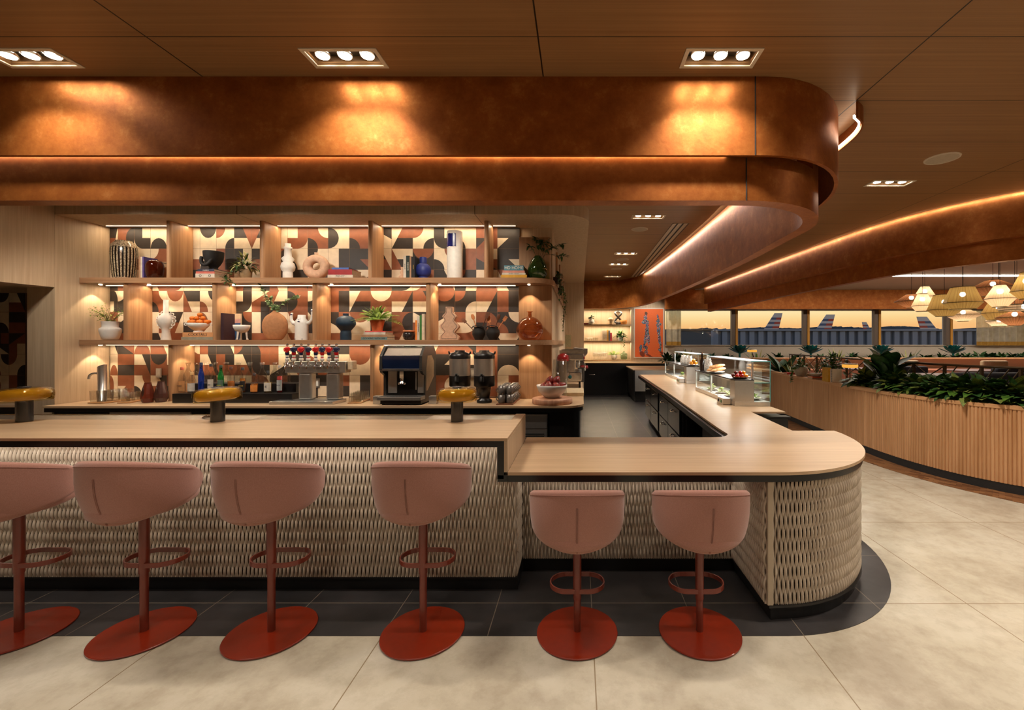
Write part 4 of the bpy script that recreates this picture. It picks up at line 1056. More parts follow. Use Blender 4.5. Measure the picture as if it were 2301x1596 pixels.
# white figure jar with raised arms
t = thing('figure_vase', 'white ceramic figure vase with both arms raised and a small painted face', 'vase', (Wx(678, YI), YI, ZM))
W2 = YI/F
P = [(14*W2, 0), (14.5*W2, .02), (14*W2, .12), (14.5*W2, .20), (13*W2, .235), (9*W2, .262), (8.5*W2, .30), (8*W2, .302), (7.4*W2, .27)]
MB().lathe(P, n=30, cap=False, ell=.75).build('body', WHITE, t)
MB().tube([(-.06, 0, .20), (-.10, 0, .205), (-.125, 0, .24), (-.125, 0, .285), (-.118, 0, .315)], [.028, .024, .018, .015, .014], 10).ball((-.118, 0, .318), (.016, .013, .012), 10, 0).build('arm', WHITE, t)
MB().tube([(.06, 0, .20), (.10, 0, .21), (.125, 0, .25), (.130, 0, .31), (.128, 0, .36)], [.028, .024, .018, .015, .014], 10).ball((.128, 0, .362), (.016, .013, .012), 10, 0).build('arm', WHITE, t)
INK = cl('navy_ink', 26, 28, 70, .5)
m = MB(); m.ball((-.012, -.052, .250), (.003, .003, .003), 6); m.ball((.012, -.052, .252), (.003, .003, .003), 6); m.box(-.004, .002, -.060, -.056, .236, .244); m.box(-.012, .010, -.0625, -.056, .218, .226)
for i in range(3): m.ball((-.035-.008*i, -.062, .010), (.003, .004, .005), 6); m.ball((.035+.008*i, -.062, .010), (.003, .004, .005), 6)
m.box(-.130, -.108, -.016, -.012, .300, .312); m.box(.118, .140, -.016, -.012, .345, .357); m.build('painted_face', INK, t)
vessel('navy_bulb_vase', 'matte navy vase with a wide bulb on a narrower foot', 'vase', 777, [(13, 768), (13, 750), (12, 744), (16, 739), (22, 732), (23.5, 726), (20, 716), (11, 711), (6.7, 710), (6.7, 705), (5.5, 705)], ZM, cl('navy_matte', 12, 40, 58, .55), smoothn=3)
g = 'books under the fern pot'
zt_ = stack(0, [(811, 870, 764, 757.5, cl('slate_teal_book', 108, 132, 128), 'slate teal book at the bottom of the stack under the fern', 'COOKING WITH FIRE', BLACKM),
          (812, 870, 757.5, 752, cl('tan_book', 168, 124, 92), 'tan book second from the bottom under the fern', None, None),
          (817, 866, 752, 746.5, cl('white_book', 204, 190, 172), 'white book just under the coral one beneath the fern pot', None, None),
          (820, 866, 746.5, 743.8, cl('coral_book', 216, 84, 78), 'thin coral book directly under the fern pot', None, None)], ZM, group=g)
TERRA = cl('terracotta', 196, 106, 54, .8)
vessel('terracotta_pot', 'tapered terracotta flower pot on a stack of books', 'flower pot', 848, [(12, 744), (12.2, 742), (16, 724), (16.5, 723), (17.2, 722), (17.2, 719), (15.5, 719), (15, 722), (1, 723)], zt_, TERRA, Y=5.28)
t2 = thing('fern', 'bright green fern spreading from the terracotta pot', 'plant', (Wx(848, 5.28), 5.28, zt_+.11))
mb = MB(); r = random.Random(11)
for i in range(70):
    a = r.uniform(0, 2*PI); el = r.uniform(.15, 1.4); d = (math.cos(a)*math.cos(el), .6*math.sin(a)*math.cos(el), math.sin(el)); frond(mb, (0, 0, .01), d, r.uniform(.20, .31), .032, 15, .35)
mb.build('foliage', [G_FERN], t2)
t = vessel('lidded_jar', 'small black marbled jar with round wooden lid', 'jar', 919, [(9, 768), (12, 762), (14, 755), (13, 748), (9, 746)], ZM, cl('marbled_black', 44, 38, 36, .2, nz=.6), Y=5.25, single=False)
MB().lathe([(.0, .118), (.066, .112), (.070, .100), (.066, .092), (.0, .09)], n=28, cap=False).build('lid', cl('lid_wood', 176, 104, 58, .6), t)
g = 'upright books beside the lidded jar'
x = Wx(933, 5.2)
for (w_, py, mt, lb, tx) in ((.023, 720, cl('orange_book', 232, 128, 48), 'orange upright book beside the lidded jar', None), (.030, 710.4, cl('white_book', 204, 190, 172), 'white upright book with dark spine lettering between orange and green', 'GATHERINGS'),
                         (.025, 708.7, cl('grass_book', 60, 116, 48), 'green upright book on the middle shelf', None), (.034, 705.6, cl('cream_book', 214, 190, 160), 'cream upright book nearest the divider on the middle shelf', None)):
    book_up(lb, x, w_-.001, ZM, Zz(py, 5.2)-ZM, .16, mt, g, txt=tx); x += w_
# wavy totem sculpture with black outline
t = thing('wavy_sculpture', 'flat blush sculpture with stepped wavy outline drawn in black', 'sculpture', (Wx(1011, 5.3), 5.3, ZM))
s_ = 5.3/F
half = [(21, 762), (21, 757), (12, 748), (14, 744), (21, 736), (20, 731), (13, 724), (11, 719), (15, 712), (13, 708), (8, 703), (7.5, 697), (7.5, 690)]
half = smooth_path([(a*s_, Zz(b, 5.3)-ZM) for a, b in half], 5); half[0] = (half[0][0], 0.0)
pl_ = half + [(-x, z) for x, z in half[::-1]]; MX = Matrix.Rotation(PI/2, 4, 'X')
MB().prism(pl_, -.035, .035, M=MX).build('body', RING, t)
ins = [(x*.80, .015+(z-.0)*.93) for x, z in half]; ln = ins + [(-x, z) for x, z in ins[::-1]]
MB().tube([(x, -.036, z) for x, z in ln], .0022, 5, closed=True).build('outline', BLACKM, t)
def utensil_pot(cx, label, tools):
    t = vessel('utensil_pot', label, 'pot', cx, [(9, 768), (10, 762), (15, 752), (15, 745), (11, 738), (12, 735), (10.5, 735), (9, 742)], ZM, BC, Y=5.28, single=False, group='black pots of wooden utensils')
    MB().tube([(.07*math.cos(a), -.055-.02*math.sin(a), .14+.03*math.sin(a)) for a in [PI*k/8 for k in range(9)]], .006, 6).build('handle', BC, t)
    for (dx, h, col, kind, lb) in tools:
        u = thing('wooden_utensil', lb, 'utensil', (Wx(cx, 5.28), 5.28, ZM+.05), 0, 'wooden kitchen utensils')
        top = Vector((dx, r.uniform(-.03, .03), h)); m = MB(); m.tube([(0, 0, 0), top*.6, top], [.005, .005, .006], 6); m.build('shaft', col, u)
        d = top.normalized(); ax = Vector((0, 1, 0)).cross(d).normalized(); ay = d.cross(ax); m = MB(M=T(*top) @ Matrix((ax, ay, d)).transposed().to_4x4())
        if kind == 'spoon': m.ball((0, 0, .03), (.022, .010, .038), 12)
        elif kind == 'spatula': m.prism([(-.02, -.01), (.02, -.01), (.024, .07), (-.024, .07)], -.003, .003, M=MX)
        else:
            m.prism([(-.018, -.01), (.018, -.01), (.02, .03), (-.02, .03)], -.004, .004, M=MX)
            for k in range(4): m.box(-.018+k*.010, -.012+k*.010, -.004, .004, .03, .055)
        m.build('head', col, u)
    return t
UW = cl('beech_wood', 206, 128, 72, .6); UD = cl('walnut_wood', 112, 66, 40, .6)
utensil_pot(1076, 'black clay pot of wooden utensils, left of the pair', [(-.17, .17, UD, 'fork', 'dark slotted wooden spoon leaning far left out of the left black pot'), (-.065, .20, UW, 'spoon', 'pale wooden spoon standing in the left black pot'), (.09, .22, UD, 'spatula', 'dark wooden spatula leaning right out of the left black pot')])
utensil_pot(1108, 'black clay pot of wooden utensils, right of the pair', [(-.05, .17, UW, 'spatula', 'pale wooden spatula standing in the right black pot'), (.06, .20, UD, 'spoon', 'dark wooden spoon standing in the right black pot'), (.13, .19, UW, 'stick', 'pale thin utensil leaning far right out of the right black pot')])
AGL = glass('pale_amber_glass', (.80, .46, .24, 1), .01, 1.0, .12, (.35, .13, .05, 1))
vessel('amber_globe_vase', 'round clear amber glass vase with thin lipped neck ending the middle shelf', 'vase', 1190.5, [(14, 768), (22, 760), (29, 750), (30.5, 742), (27, 728), (17, 717), (6, 712), (4.5, 709), (4.2, 702.5), (6.8, 701), (6.8, 700)], ZM, AGL, Y=5.26, smoothn=3, n=48)
# wall outlets on the tiles
for (px, py, lb) in ((360, 838, 'small white outlet plate on the tiles above the dark carafes'), (714, 861, 'small outlet plate on the tiles behind the beer tower'), (1063, 838, 'outlet plate on the tiles between the coffee urns')):
    t = thing('wall_outlet', lb, 'outlet', (Wx(px, YB), YB-.016, Zz(py, YB)))
    MB().box(-.035, .035, -.006, 0, -.058, .058).build('plate', STEEL, t, bevel=.002)
    MB().box(-.018, .018, -.009, -.006, -.038, .038).build('socket', flat('outlet_white', srgb(220, 215, 205), .4), t)
# ================================================================ THINGS ON THE BACK BAR COUNTER
CG = glass('clear_glass', (.93, .93, .92, 1), .01, 1.0)
def on_counter(name, label, cat, px, Y, group=None, rz=0): return thing(name, label, cat, (Wx(px, Y), Y, ZC), rz, group)
# tap for water at the left end
t = on_counter('water_tap', 'brushed steel water tap with slant-cut top and curved side spout', 'tap', 229.5, 5.12)
MB(M=None).lathe([(.046, 0), (.046, .004), (.040, .006), (.040, .40)], n=28, cap=False).build('column', STEEL, t)
m = MB(); n_ = 28; vs = [(.040*math.cos(2*PI*k/n_), .040*math.sin(2*PI*k/n_), .40+.02*(1+math.cos(2*PI*k/n_))) for k in range(n_)]
vb = [(.040*math.cos(2*PI*k/n_), .040*math.sin(2*PI*k/n_), .40) for k in range(n_)]
m.add(vb+vs, [(k, (k+1)%n_, n_+(k+1)%n_, n_+k) for k in range(n_)], 0, True); vi = [(x*.8, y*.8, z) for x, y, z in vs]; m.add(vs+vi, [(k, (k+1)%n_, n_+(k+1)%n_, n_+k) for k in range(n_)], 0); m.add([(x, y, z-.02) for x, y, z in vi], [tuple(range(n_))], 1)
m.build('slanted_cap', [STEEL, BLACKM], t)
MB().tube(smooth3([(-.03, 0, .33), (-.08, -.01, .335), (-.12, -.02, .315), (-.135, -.02, .27)], 5), .013, 10).build('spout', STEEL, t)
# glasses on wooden trays
TRAYW = cl('tray_wood', 186, 132, 78, .5)
def tumbler(r, h): return [(r*.86, 0), (r*.86, .004), (r, h), (r*.95, h), (r*.82, .01), (0, .008)]
def inv(P, h): return [(a, h-b) for a, b in P][::-1]
def tray(label, p0, p1, w):
    a = Vector((Wx(p0[0], p0[1]), p0[1])); b = Vector((Wx(p1[0], p1[1]), p1[1])); d = b-a; L = d.length
    o = MB().box(-L/2, L/2, -w/2, w/2, 0, .012).build('serving_tray', TRAYW, bevel=.006); o.location = ((a.x+b.x)/2, (a.y+b.y)/2, ZC); o.rotation_euler = (0, 0, math.atan2(d.y, d.x)); tag(o, label, 'tray', 'wooden glass trays'); return a, b, d.normalized()
def glass_rows(name, a, b, n, cols, prof, group, gap, lab):
    d = (b-a).normalized(); nrm = Vector((-d.y, d.x)); first = None
    for j in range(cols):
        for i in range(n):
            p = a.lerp(b, (i+.5)/n) + nrm*(j-(cols-1)/2)*gap
            if first is None: o = first = MB().lathe(prof, n=20, cap=False).build(name, CG)
            else: o = first.copy(); COL.objects.link(o)
            o.location = (p.x, p.y, ZC+.0125); tag(o, lab(i, j), 'glass', group)
ORD = ['nearest', 'second', 'third', 'fourth', 'fifth', 'farthest']
a, b, d = tray('long pale wood tray of tumblers beside the steel tap', (212, 4.98), (290, 5.32), .20)
glass_rows('tumbler', a, b, 5, 2, tumbler(.042, .13), 'tumblers on the trays by the tap', .092, lambda i, j: ORD[i]+' tall tumbler in the '+('back' if j else 'front')+' row of the tray by the tap')
a, b, d = tray('second pale wood tray of short tumblers left of the dark carafes', (276, 5.0), (322, 5.30), .12)
glass_rows('tumbler', a, b, 4, 1, tumbler(.043, .10), 'tumblers on the trays by the tap', .09, lambda i, j: ORD[i]+' short tumbler on the tray left of the dark carafes')
a, b, d = tray('small wood tray of upturned glasses right of the beer tower', (796, 4.98), (818, 5.34), .15)
glass_rows('tumbler', a, b, 5, 2, inv(tumbler(.034, .105), .105), 'upturned glasses on the right-hand tray', .072, lambda i, j: ORD[i]+' upturned glass in the '+('left' if j else 'right')+' row of the tray by the beer tower')
# dark carafes
for (px, Y, mt, lb, tp) in ((332, 5.08, flat('oxblood_glaze', srgb(104, 42, 26), .3, coat=.2), 'reddish-brown faceted carafe with thumb dents, left of the pair', 860), (362, 5.12, flat('umber_glaze', srgb(72, 44, 38), .3, coat=.2), 'dark umber faceted carafe with thumb dents, right of the pair', 857)):
    t = on_counter('carafe', lb, 'carafe', px, Y, 'pair of dark carafes')
    h = Zz(tp, Y)-ZC; MB().lathe([(.045, 0), (.05, .004), (.066, .05), (.062, .10), (.046, .17), (.032, h-.01), (.033, h), (.029, h), (.03, h-.03)], n=12, smooth=False, cap=False).build('body', mt, t)
    MB().ball((0, -.056, .12), (.012, .012, .06), 12).build('dent_shade', flat('carafe_shadow', srgb(54, 26, 18), .4), t)  # raised dark oval: the dent's shade is put into its colour
# bottle riser
t = thing('bottle_riser', 'black two-step bottle riser along the back bar', 'display stand', (0, 0, ZC))
xa, xb = Wx(385, 5.03), Wx(654, 5.03)
MB().box(xa, xb, 5.04, 5.225, 0, .105).build('lower_step', BLACK, t, bevel=.002)
MB().box(xa+.02, Wx(668, 5.25), 5.226, 5.42, 0, .205).build('upper_step', BLACK, t, bevel=.002)
def bottle(i, px, Y, z, top, r, mat, liqmat, label, capmat, labmat=None, kind=0, fill=.6, txt=None):
    r = r*.84; t = thing('bottle', label, 'bottle', (Wx(px, Y), Y, z), 0, 'spirit bottles on the black riser')
    h = Zz(top, Y)-z; hb = h*(.60 if kind == 0 else .5)
    prof = [(r*.9, 0), (r, .006), (r, hb), (r*.8, hb+.02), (.016, hb+.055), (.014, h-.03), (.016, h-.03), (.016, h-.022)] if kind != 2 else [(r*.7, 0), (r, hb*.5), (r*.95, hb), (.016, hb+.05), (.014, h-.03), (.016, h-.022)]
    prof = [p for p in prof if p[1] <= h-.02]
    MB().lathe(prof, n=24, cap=False, smooth=True).build('body', mat, t)
    if liqmat: MB().lathe([(0, .006), (r*.93, .008), (r*.93, hb*fill), (0, hb*fill)], n=20, cap=False).build('liquid', liqmat, t)
    MB().lathe([(.0165, h-.034), (.0165, h-.002), (.0, h)], n=16, cap=False).build('cap', capmat, t)
    if labmat:
        m = MB(); n_ = 12; vs = []
        for k in range(n_+1):
            a = PI*1.04+PI*.92*k/n_
            for zz in (hb*.15, hb*.78): vs.append(((r+.0012)*math.cos(a), (r+.0012)*math.sin(a), zz))
        m.add(vs, [(2*k, 2*k+2, 2*k+3, 2*k+1) for k in range(n_)], 0, True); lo_ = m.build('paper_label', labmat, t)
        if txt: text_obj(txt[0], txt[1], T(0, -r-.003, hb*.47) @ FRONT, txt[2], lo_)
    return t
WL = cl('white_label', 206, 198, 186, .6); INKB = BLACKM
LQA = glass('whisky', (.75, .30, .05, 1), .02, 1, .55, (.42, .13, .015, 1)); LQC = glass('gin_liquid', (.95, .94, .90, 1), .02, 1); LQR = glass('red_liqueur', (.8, .02, .02, 1), .02, 1, .6, (.5, .012, .012, 1)); LQY = glass('pale_spirit', (.85, .62, .15, 1), .02, 1, .4, (.4, .27, .05, 1))
BLUEG = glass('blue_bottle_glass', (.05, .18, .75, 1), .01, 1, .5, (.01, .05, .35, 1)); GREENG = glass('green_bottle_glass', (.08, .6, .12, 1), .01, 1, .5, (.02, .26, .05, 1)); DARKG = glass('black_bottle_glass', (.08, .05, .03, 1), .02, 1, .8, (.03, .015, .01, 1))
ZR = ZC+.1055; YR = 5.12
BT = [(409.2, 825, .038, CG, LQC, 'squat clear bottle with kraft label and copper cap, first on the riser', cl('copper_cap', 190, 90, 60), cl('kraft_label', 190, 134, 84), 0, .6, ('VODKA', .018, INKB)),
      (431, 836, .046, CG, LQC, 'short round clear bottle with big white label and cork cap', cl('cork', 190, 150, 96), WL, 0, .6, None),
      (452, 814.7, .034, BLUEG, None, 'tall cobalt blue bottle on the black riser', cl('navy_cap', 20, 26, 60), None, 0, .6, None),
      (473.9, 817.4, .036, CG, LQC, 'clear bottle with tall white label and black cap', BLACKM, WL, 0, .6, ('GIN', .02, INKB)),
      (496.2, 820.5, .036, GREENG, None, 'bright green bottle with blue and yellow label', cl('dark_green_cap', 30, 50, 30), cl('blue_yellow_label', 84, 110, 96), 0, .6, ('TEQUILA', .013, cl('yellow_ink', 220, 200, 40))),
      (519.3, 824, .043, CG, LQA, 'clear decanter-shaped bottle half full of orange whisky', cl('walnut_cap', 80, 40, 26), None, 0, .75, None),
      (545.2, 825.7, .034, CG, LQA, 'square-shouldered amber bottle with slanted black label and black cap', BLACKM, cl('black_label', 26, 22, 22), 0, .95, ('WALKER', .014, cl('gold_print', 196, 160, 60))),
      (571.5, 838, .044, CG, LQA, 'round-bellied amber bottle with orange label and dark cap', cl('wax_cap', 44, 22, 18), cl('orange_label', 214, 134, 60), 2, .9, None),
      (602.2, 833, .046, CG, LQY, 'wide clear bottle of pale gold spirit with white brushed label', BLACKM, WL, 0, .8, ('4', .045, INKB)),
      (628.6, 820.5, .034, CG, LQR, 'slim bottle of bright red aperitif at the right end of the riser', cl('clear_cap', 170, 160, 150), cl('silver_label', 170, 174, 176), 0, 1.0, ('CAMPARI', .012, cl('navy_ink', 26, 28, 70)))]
for i, (px, tp, rr, mt, lq, lb, cm, lm, kd, fl, tx) in enumerate(BT): bottle(i, px, YR, ZR, tp, rr, mt, lq, lb, cm, lm, kd, fl, tx)
first = None
for i, px in enumerate((422.8, 441.5, 463.4, 484.3, 508.7, 536, 562.5, 589.2, 617.8, 642.4)):
    Y = 5.31
    if first is None: o = first = MB().lathe([(.03, 0), (.046, .004), (.049, .03), (.047, .10), (.030, .14), (.017, .165), (.015, .19), (.026, .245), (.024, .245), (.013, .19), (.015, .16), (.044, .10), (.044, .02), (0, .012)], n=24, cap=False).build('decanter', CG)
    else: o = first.copy(); COL.objects.link(o)
    o.location = (Wx(px, Y), Y, ZC+.2055)
    BEH = ['kraft-labelled bottle', 'round white-labelled bottle', 'blue bottle', 'tall white-labelled bottle', 'green bottle', 'orange whisky decanter', 'slanted-label amber bottle', 'round amber bottle', 'pale gold bottle', 'red aperitif bottle']
    tag(o, 'clear glass decanter on the upper step just right of the '+BEH[i], 'decanter', 'clear decanters on the upper riser step')

# ---------------------------------------------------------------- beer tower with table-football figures as handles
t = thing('beer_tower', 'steel draught beer tower with eight taps on two square columns', 'beer tower', (Wx(716, 5.08), 5.08, ZC))
def lx(px): return Wx(px, 5.08)-Wx(716, 5.08)
MB().box(lx(630), lx(768), -.19, .10, 0, .035).build('drip_tray', STEEL, t, bevel=.004)
MB().box(lx(634), lx(764), -.18, .09, .0351, .037).build('drip_grille', PERF, t)
for px in (691, 752.5):
    MB().box(lx(px)-.075, lx(px)+.075, -.055, .055, .037, Zz(838.5, 5.0)-ZC).build('column', STEEL, t, bevel=.02)
zb0, zb1 = Zz(838.5, 5.0)-ZC, Zz(813, 5.0)-ZC
MB().box(lx(648.5), lx(782), -.065, .065, zb0+.0005, zb1).build('beam', STEEL, t, bevel=.004)
RED_ = flat('figure_red', srgb(196, 30, 28), .3, coat=.4, nz=.03); NAVY_ = flat('figure_navy', srgb(34, 38, 66), .3, coat=.4, nz=.03); SKIN = flat('figure_skin', srgb(214, 170, 140), .4); WHT = flat('figure_white', srgb(222, 212, 196), .35, nz=.02); HAIR = flat('figure_hair', srgb(30, 20, 16), .4)
for i, px in enumerate((656.4, 671, 687.3, 702.7, 719.6, 733.8, 748.8, 764.9)):
    x = lx(px); z0 = zb1
    tp = MB(); tp.tube([(x, -.065, zb1-.04), (x, -.10, zb1-.04), (x, -.115, zb1-.05), (x, -.118, zb1-.085)], .009, 8); tp.lathe([(.014, zb1-.055), (.014, zb1-.022), (.010, zb1-.018), (.008, z0+.012)], (x, -.085, 0), 12, cap=False)
    tp.ball((x+.022, -.075, zb1-.045), (.014, .012, .013), 10); o = tp.build('tap', CHROME, t)
    a, b = (RED_, NAVY_) if i % 2 == 0 else (NAVY_, RED_)
    m = MB(M=T(x, -.085, z0+.006) @ Matrix.Scale(1.02, 4))
    m.lathe([(.016, 0), (.022, .012), (.023, .028), (.019, .032)], n=12, m=2)            # white foot block
    m.lathe([(.014, .032), (.015, .045)], n=12, m=1); m.lathe([(.016, .045), (.017, .066)], n=12, m=2)   # legs: band, socks
    m.lathe([(.017, .066), (.022, .080), (.024, .098)], n=14, m=1, ell=.8)                # shorts
    m.lathe([(.022, .098), (.020, .108), (.030, .135), (.029, .150), (.012, .160)], n=16, m=0, ell=.7)  # shirt
    for s_ in (-1, 1): m.tube([(s_*.029, 0, .148), (s_*.034, -.002, .128), (s_*.020, -.016, .112)], [.009, .008, .007], 8, 0)
    m.lathe([(.010, .158), (.009, .164)], n=10, m=2); m.ball((0, 0, .178), (.0125, .0135, .0165), 12, 3); m.ball((0, .002, .186), (.0135, .0145, .011), 12, 4); m.ball((0, -.0135, .176), (.003, .003, .004), 6, 3)
    m.build('tap_handle', [a, b, WHT, SKIN, HAIR], o)
MB().box(lx(783.5), lx(795), -.03, .07, zb1-.095, zb1+.005).build('end_bracket', flat('cream_plate', srgb(214, 186, 150), .5), t, bevel=.006)

# ---------------------------------------------------------------- automatic coffee machine
Y = 4.93
t = thing('coffee_machine', 'large black and steel automatic coffee machine with dark blue display', 'coffee machine', (Wx(904, Y), Y, ZC))
s_ = Y/F
def X_(px): return (px-904)*s_
def Z_(py): return Zz(py, Y)-ZC
x0, x1 = X_(860), X_(950); dep = .42
for (a, b) in ((836, 853), (962, 979)): MB().box(X_(a), X_(b), .02, .10, .0, Z_(891)).build('foot', STEEL, t, bevel=.003)
body = MB(); 
prof = [(.06, .055), (.06, Z_(834)), (-.02, Z_(832)), (-.04, Z_(801)), (.06, Z_(783)), (.10, Z_(780)), (dep, Z_(780)), (dep, .055)]
MY = Matrix(((0,0,1,0),(1,0,0,0),(0,1,0,0),(0,0,0,1)))
body.prism(prof, x0+.02, x1-.02, M=MY); body.build('body', flat('machine_black', (.03,.028,.026,1), .35, .3), t, bevel=.006)
for (a, b, lb) in ((x0-.012, x0+.018, 'side_panel'), (x1-.018, x1+.012, 'side_panel')):
    sp_ = [(-.03, Z_(838)), (-.06, Z_(830)), (-.055, Z_(800)), (.05, Z_(779)), (dep-.08, Z_(778)), (dep, Z_(795)), (dep, .05), (.05, .05), (.05, Z_(845))]
    o = MB().prism(sp_, a, b, M=MY).build(lb, flat('machine_side', (.06,.055,.05,1), .4, .4), t, bevel=.004)
    if lb and a > 0:
        MB().prism([(.08, Z_(830)), (.12, Z_(800)), (.26, Z_(800)), (.34, Z_(815)), (.34, Z_(850)), (.12, Z_(880)), (.08, Z_(880))], b, b+.002, M=MY).build('glass_inset', flat('machine_inset', srgb(176, 152, 124), .3, .3), o)
SCR = flat('dark_blue_screen', srgb(22, 34, 62), .08, 0, .8, coat=.6, nz=.3, nscale=6)
MB().prism([(-.046, Z_(828)), (-.062, Z_(800.5)), (-.05, Z_(800)), (-.03, Z_(828))], x0+.02, x1-.02, M=MY).build('display', SCR, t)
MB().prism([(-.05, Z_(799)), (.055, Z_(783)), (.06, Z_(784)), (-.04, Z_(801))], x0+.035, x1-.02, M=MY).build('top_lid', STEEL, t)
o = MB().prism([(-.052, Z_(833)), (-.06, Z_(828.5)), (-.03, Z_(828)), (-.03, Z_(834))], x0-.01, x1+.01, M=MY).build('name_strip', flat('silver_strip', srgb(190, 180, 170), .3, .6), t)
text_obj('Concordia', .022, T(0, -.0605, Z_(831)) @ FRONT, BLACKM, o)
MB().box(X_(890), X_(935), .05, .062, Z_(884), Z_(835)).build('brew_recess', BLACK, t)
for (a, b) in ((869, 889), (936, 950)): MB().box(X_(a), X_(b), .035, .062, Z_(884), Z_(835)).build('front_panel', STEEL, t, bevel=.002)
m = MB(); m.box(-.022, .022, -.02, .05, Z_(850), Z_(834)); m.lathe([(.045, Z_(864)), (.048, Z_(862)), (.048, Z_(860)), (.02, Z_(858)), (.02, Z_(850))], (0, .0, 0), 20); m.build('brew_spout', CHROME, t)
MB().tube([(.155, .0, Z_(836)), (.158, -.01, Z_(860)), (.158, -.01, Z_(876))], .006, 8).build('steam_wand', STEEL, t)
MB().box(x0-.02, x1+.01, -.10, .06, .055, Z_(890)).build('drip_tray', STEEL, t, bevel=.005)
MB().box(x0, x1, -.08, .05, Z_(890), Z_(889)).build('cup_grille', PERF, t)
MB().box(x0, x1, -.06, .3, .012, .0549).build('base', BLACK, t)
for a in (x0+.02, x1-.02):
    for b in (-.03, .25): MB().lathe([(.015, 0), (.015, .012)], (a, b, 0), 10).build('rubber_foot', BLACKM, t)
MB().lathe([(.07, 0), (.07, .008), (.05, .012), (.02, .015), (0, .015)], (0, .22, Z_(780)), 20).build('hopper_lid', BLACK, t)

# ---------------------------------------------------------------- coffee urns
def urn(px, Y, label):
    s_ = Y/F; t = thing('coffee_urn', label, 'coffee urn', (Wx(px, Y), Y, ZC), 0, 'pair of coffee urns'); r0 = 23.2*s_
    zz = lambda py: Zz(py, Y)-ZC
    MB().lathe([(.085, 0), (.088, .01), (.088, .03), (.06, .045), (.06, .07), (.082, .20), (r0*.92, zz(868)-.001)], n=32, cap=True).build('stand', BLACK, t)
    MB().lathe([(r0*.94, zz(868)), (r0, zz(866)), (r0, zz(844))], n=40, cap=False).build('lower_body', BLACK, t)
    MB().lathe([(r0*.985, zz(844)), (r0*.985, zz(806))], n=48, cap=False).build('steel_body', STEEL, t)
    MB().lathe([(r0, zz(806)), (r0*1.01, zz(800)), (r0*.86, zz(793.5)), (r0*.5, zz(791)), (r0*.48, zz(787.5)), (0, zz(787))], n=36, cap=False).build('lid', BLACK, t)
    for s2 in (-1, 1): MB().tube([(s2*r0*.85, 0, zz(797)), (s2*r0*1.02, -.01, zz(794)), (s2*r0*1.06, -.01, zz(789.5))], [.014, .011, .008], 8).build('lid_handle', BLACK, t)
    m = MB(); m.box(-.022, .022, -r0-.03, -r0+.01, zz(856), zz(842)); m.tube([(0, -r0-.02, zz(846)), (0, -r0-.055, zz(846)), (0, -r0-.06, zz(853))], .012, 8); m.ball((0, -r0-.035, zz(840)), (.014, .014, .014), 8); m.build('spigot', BLACKM, t)
urn(1033.5, 5.18, 'black and steel coffee urn on the left, half behind the yellow lamp'); urn(1088.5, 5.08, 'black and steel coffee urn on the right, beside the stacked mugs')

# ---------------------------------------------------------------- stacked mugs
MUG = flat('grey_mug_glaze', srgb(120, 112, 106), .3, .4, nz=.08)
o = MB().box(-.095, .095, -.25, .25, 0, .012).build('serving_tray', cl('mug_tray', 130, 78, 48, .5), bevel=.004); o.location = (Wx(1143, 5.12), 5.12, ZC); o.rotation_euler = (0, 0, -.03); tag(o, 'narrow reddish tray under the stacked grey mugs', 'tray')
def mug0():
    t = thing('mug', '', 'mug', (0, 0, 0), 0, 'grey mugs stacked on the back bar'); r0 = .040; h = .098
    MB().lathe([(r0*.8, 0), (r0*.98, .008), (r0, .03), (r0, h), (r0-.004, h), (r0-.004, .01), (0, .008)], n=22, cap=False).build('body', MUG, t)
    MB().tube([(r0*math.cos(.0)+.022*math.sin(PI*k/8), 0, .022+.055*k/8) for k in range(9)], .0055, 6).build('handle', MUG, t); return t
M0 = mug0(); first = True
for j, xx in enumerate((-.046, .046)):
    for i in range(5):
        for k in range(2):
            loc = (Wx(1143, 5.12)+xx+.002*i, 4.93+.088*i, ZC+.0125+k*.0985); lb = ORD[i]+' grey mug of the '+('left' if j == 0 else 'right')+' file, '+('upper' if k else 'lower')+' layer'
            if first: M0.location = loc; M0['label'] = lb; M0.rotation_euler = (0, 0, PI); first = False
            else: dup(M0, loc, lb, rz=PI if j == 0 else 0)
# ---------------------------------------------------------------- chopping block, bowl of pears
BW = wood('end_grain_board', srgb(214, 164, 132), srgb(176, 122, 92), 'Z', .45, 2, 26)
Yb = 5.03; o = MB().lathe([(.222, 0), (.230, .006), (.230, .056), (.222, .062), (0, .062)], n=56).build('chopping_block', BW); o.location = (Wx(1241, Yb), Yb, ZC); tag(o, 'thick round pale wooden block under the bowl of pears', 'chopping board')
zb = ZC+.0625
o = MB().lathe([(.07, 0), (.075, .004), (.10, .02), (.15, .07), (.172, .125), (.176, .145), (.170, .147), (.162, .125), (.10, .03), (0, .02)], n=48, cap=False).build('fruit_bowl', WHITE); o.location = (Wx(1240, Yb), Yb, zb); tag(o, 'big white bowl heaped with red pears on the round block', 'bowl')
PEAR = NT('red_pear_skin'); PEAR.set(PEAR.ramp(PEAR.noise(14), [(.35, srgb(92, 18, 20)), (.6, srgb(138, 42, 34)), (.75, srgb(170, 92, 60))]), .35); PEAR = PEAR.mat
P0 = None
PL = [(-.09, -.03, .125, .4, 'leftmost red pear leaning over the bowl rim'), (-.03, -.08, .13, -.2, 'front red pear at the middle of the bowl'), (.05, -.06, .135, .5, 'front right red pear in the bowl'), (.10, 0, .13, -.5, 'rightmost red pear in the bowl'),
      (-.06, .05, .14, .2, 'back left red pear in the bowl'), (.03, .07, .14, -.3, 'back right red pear in the bowl'), (-.03, .0, .185, .2, 'red pear on top of the heap, left'), (.05, .01, .19, -.35, 'red pear on top of the heap, right')]
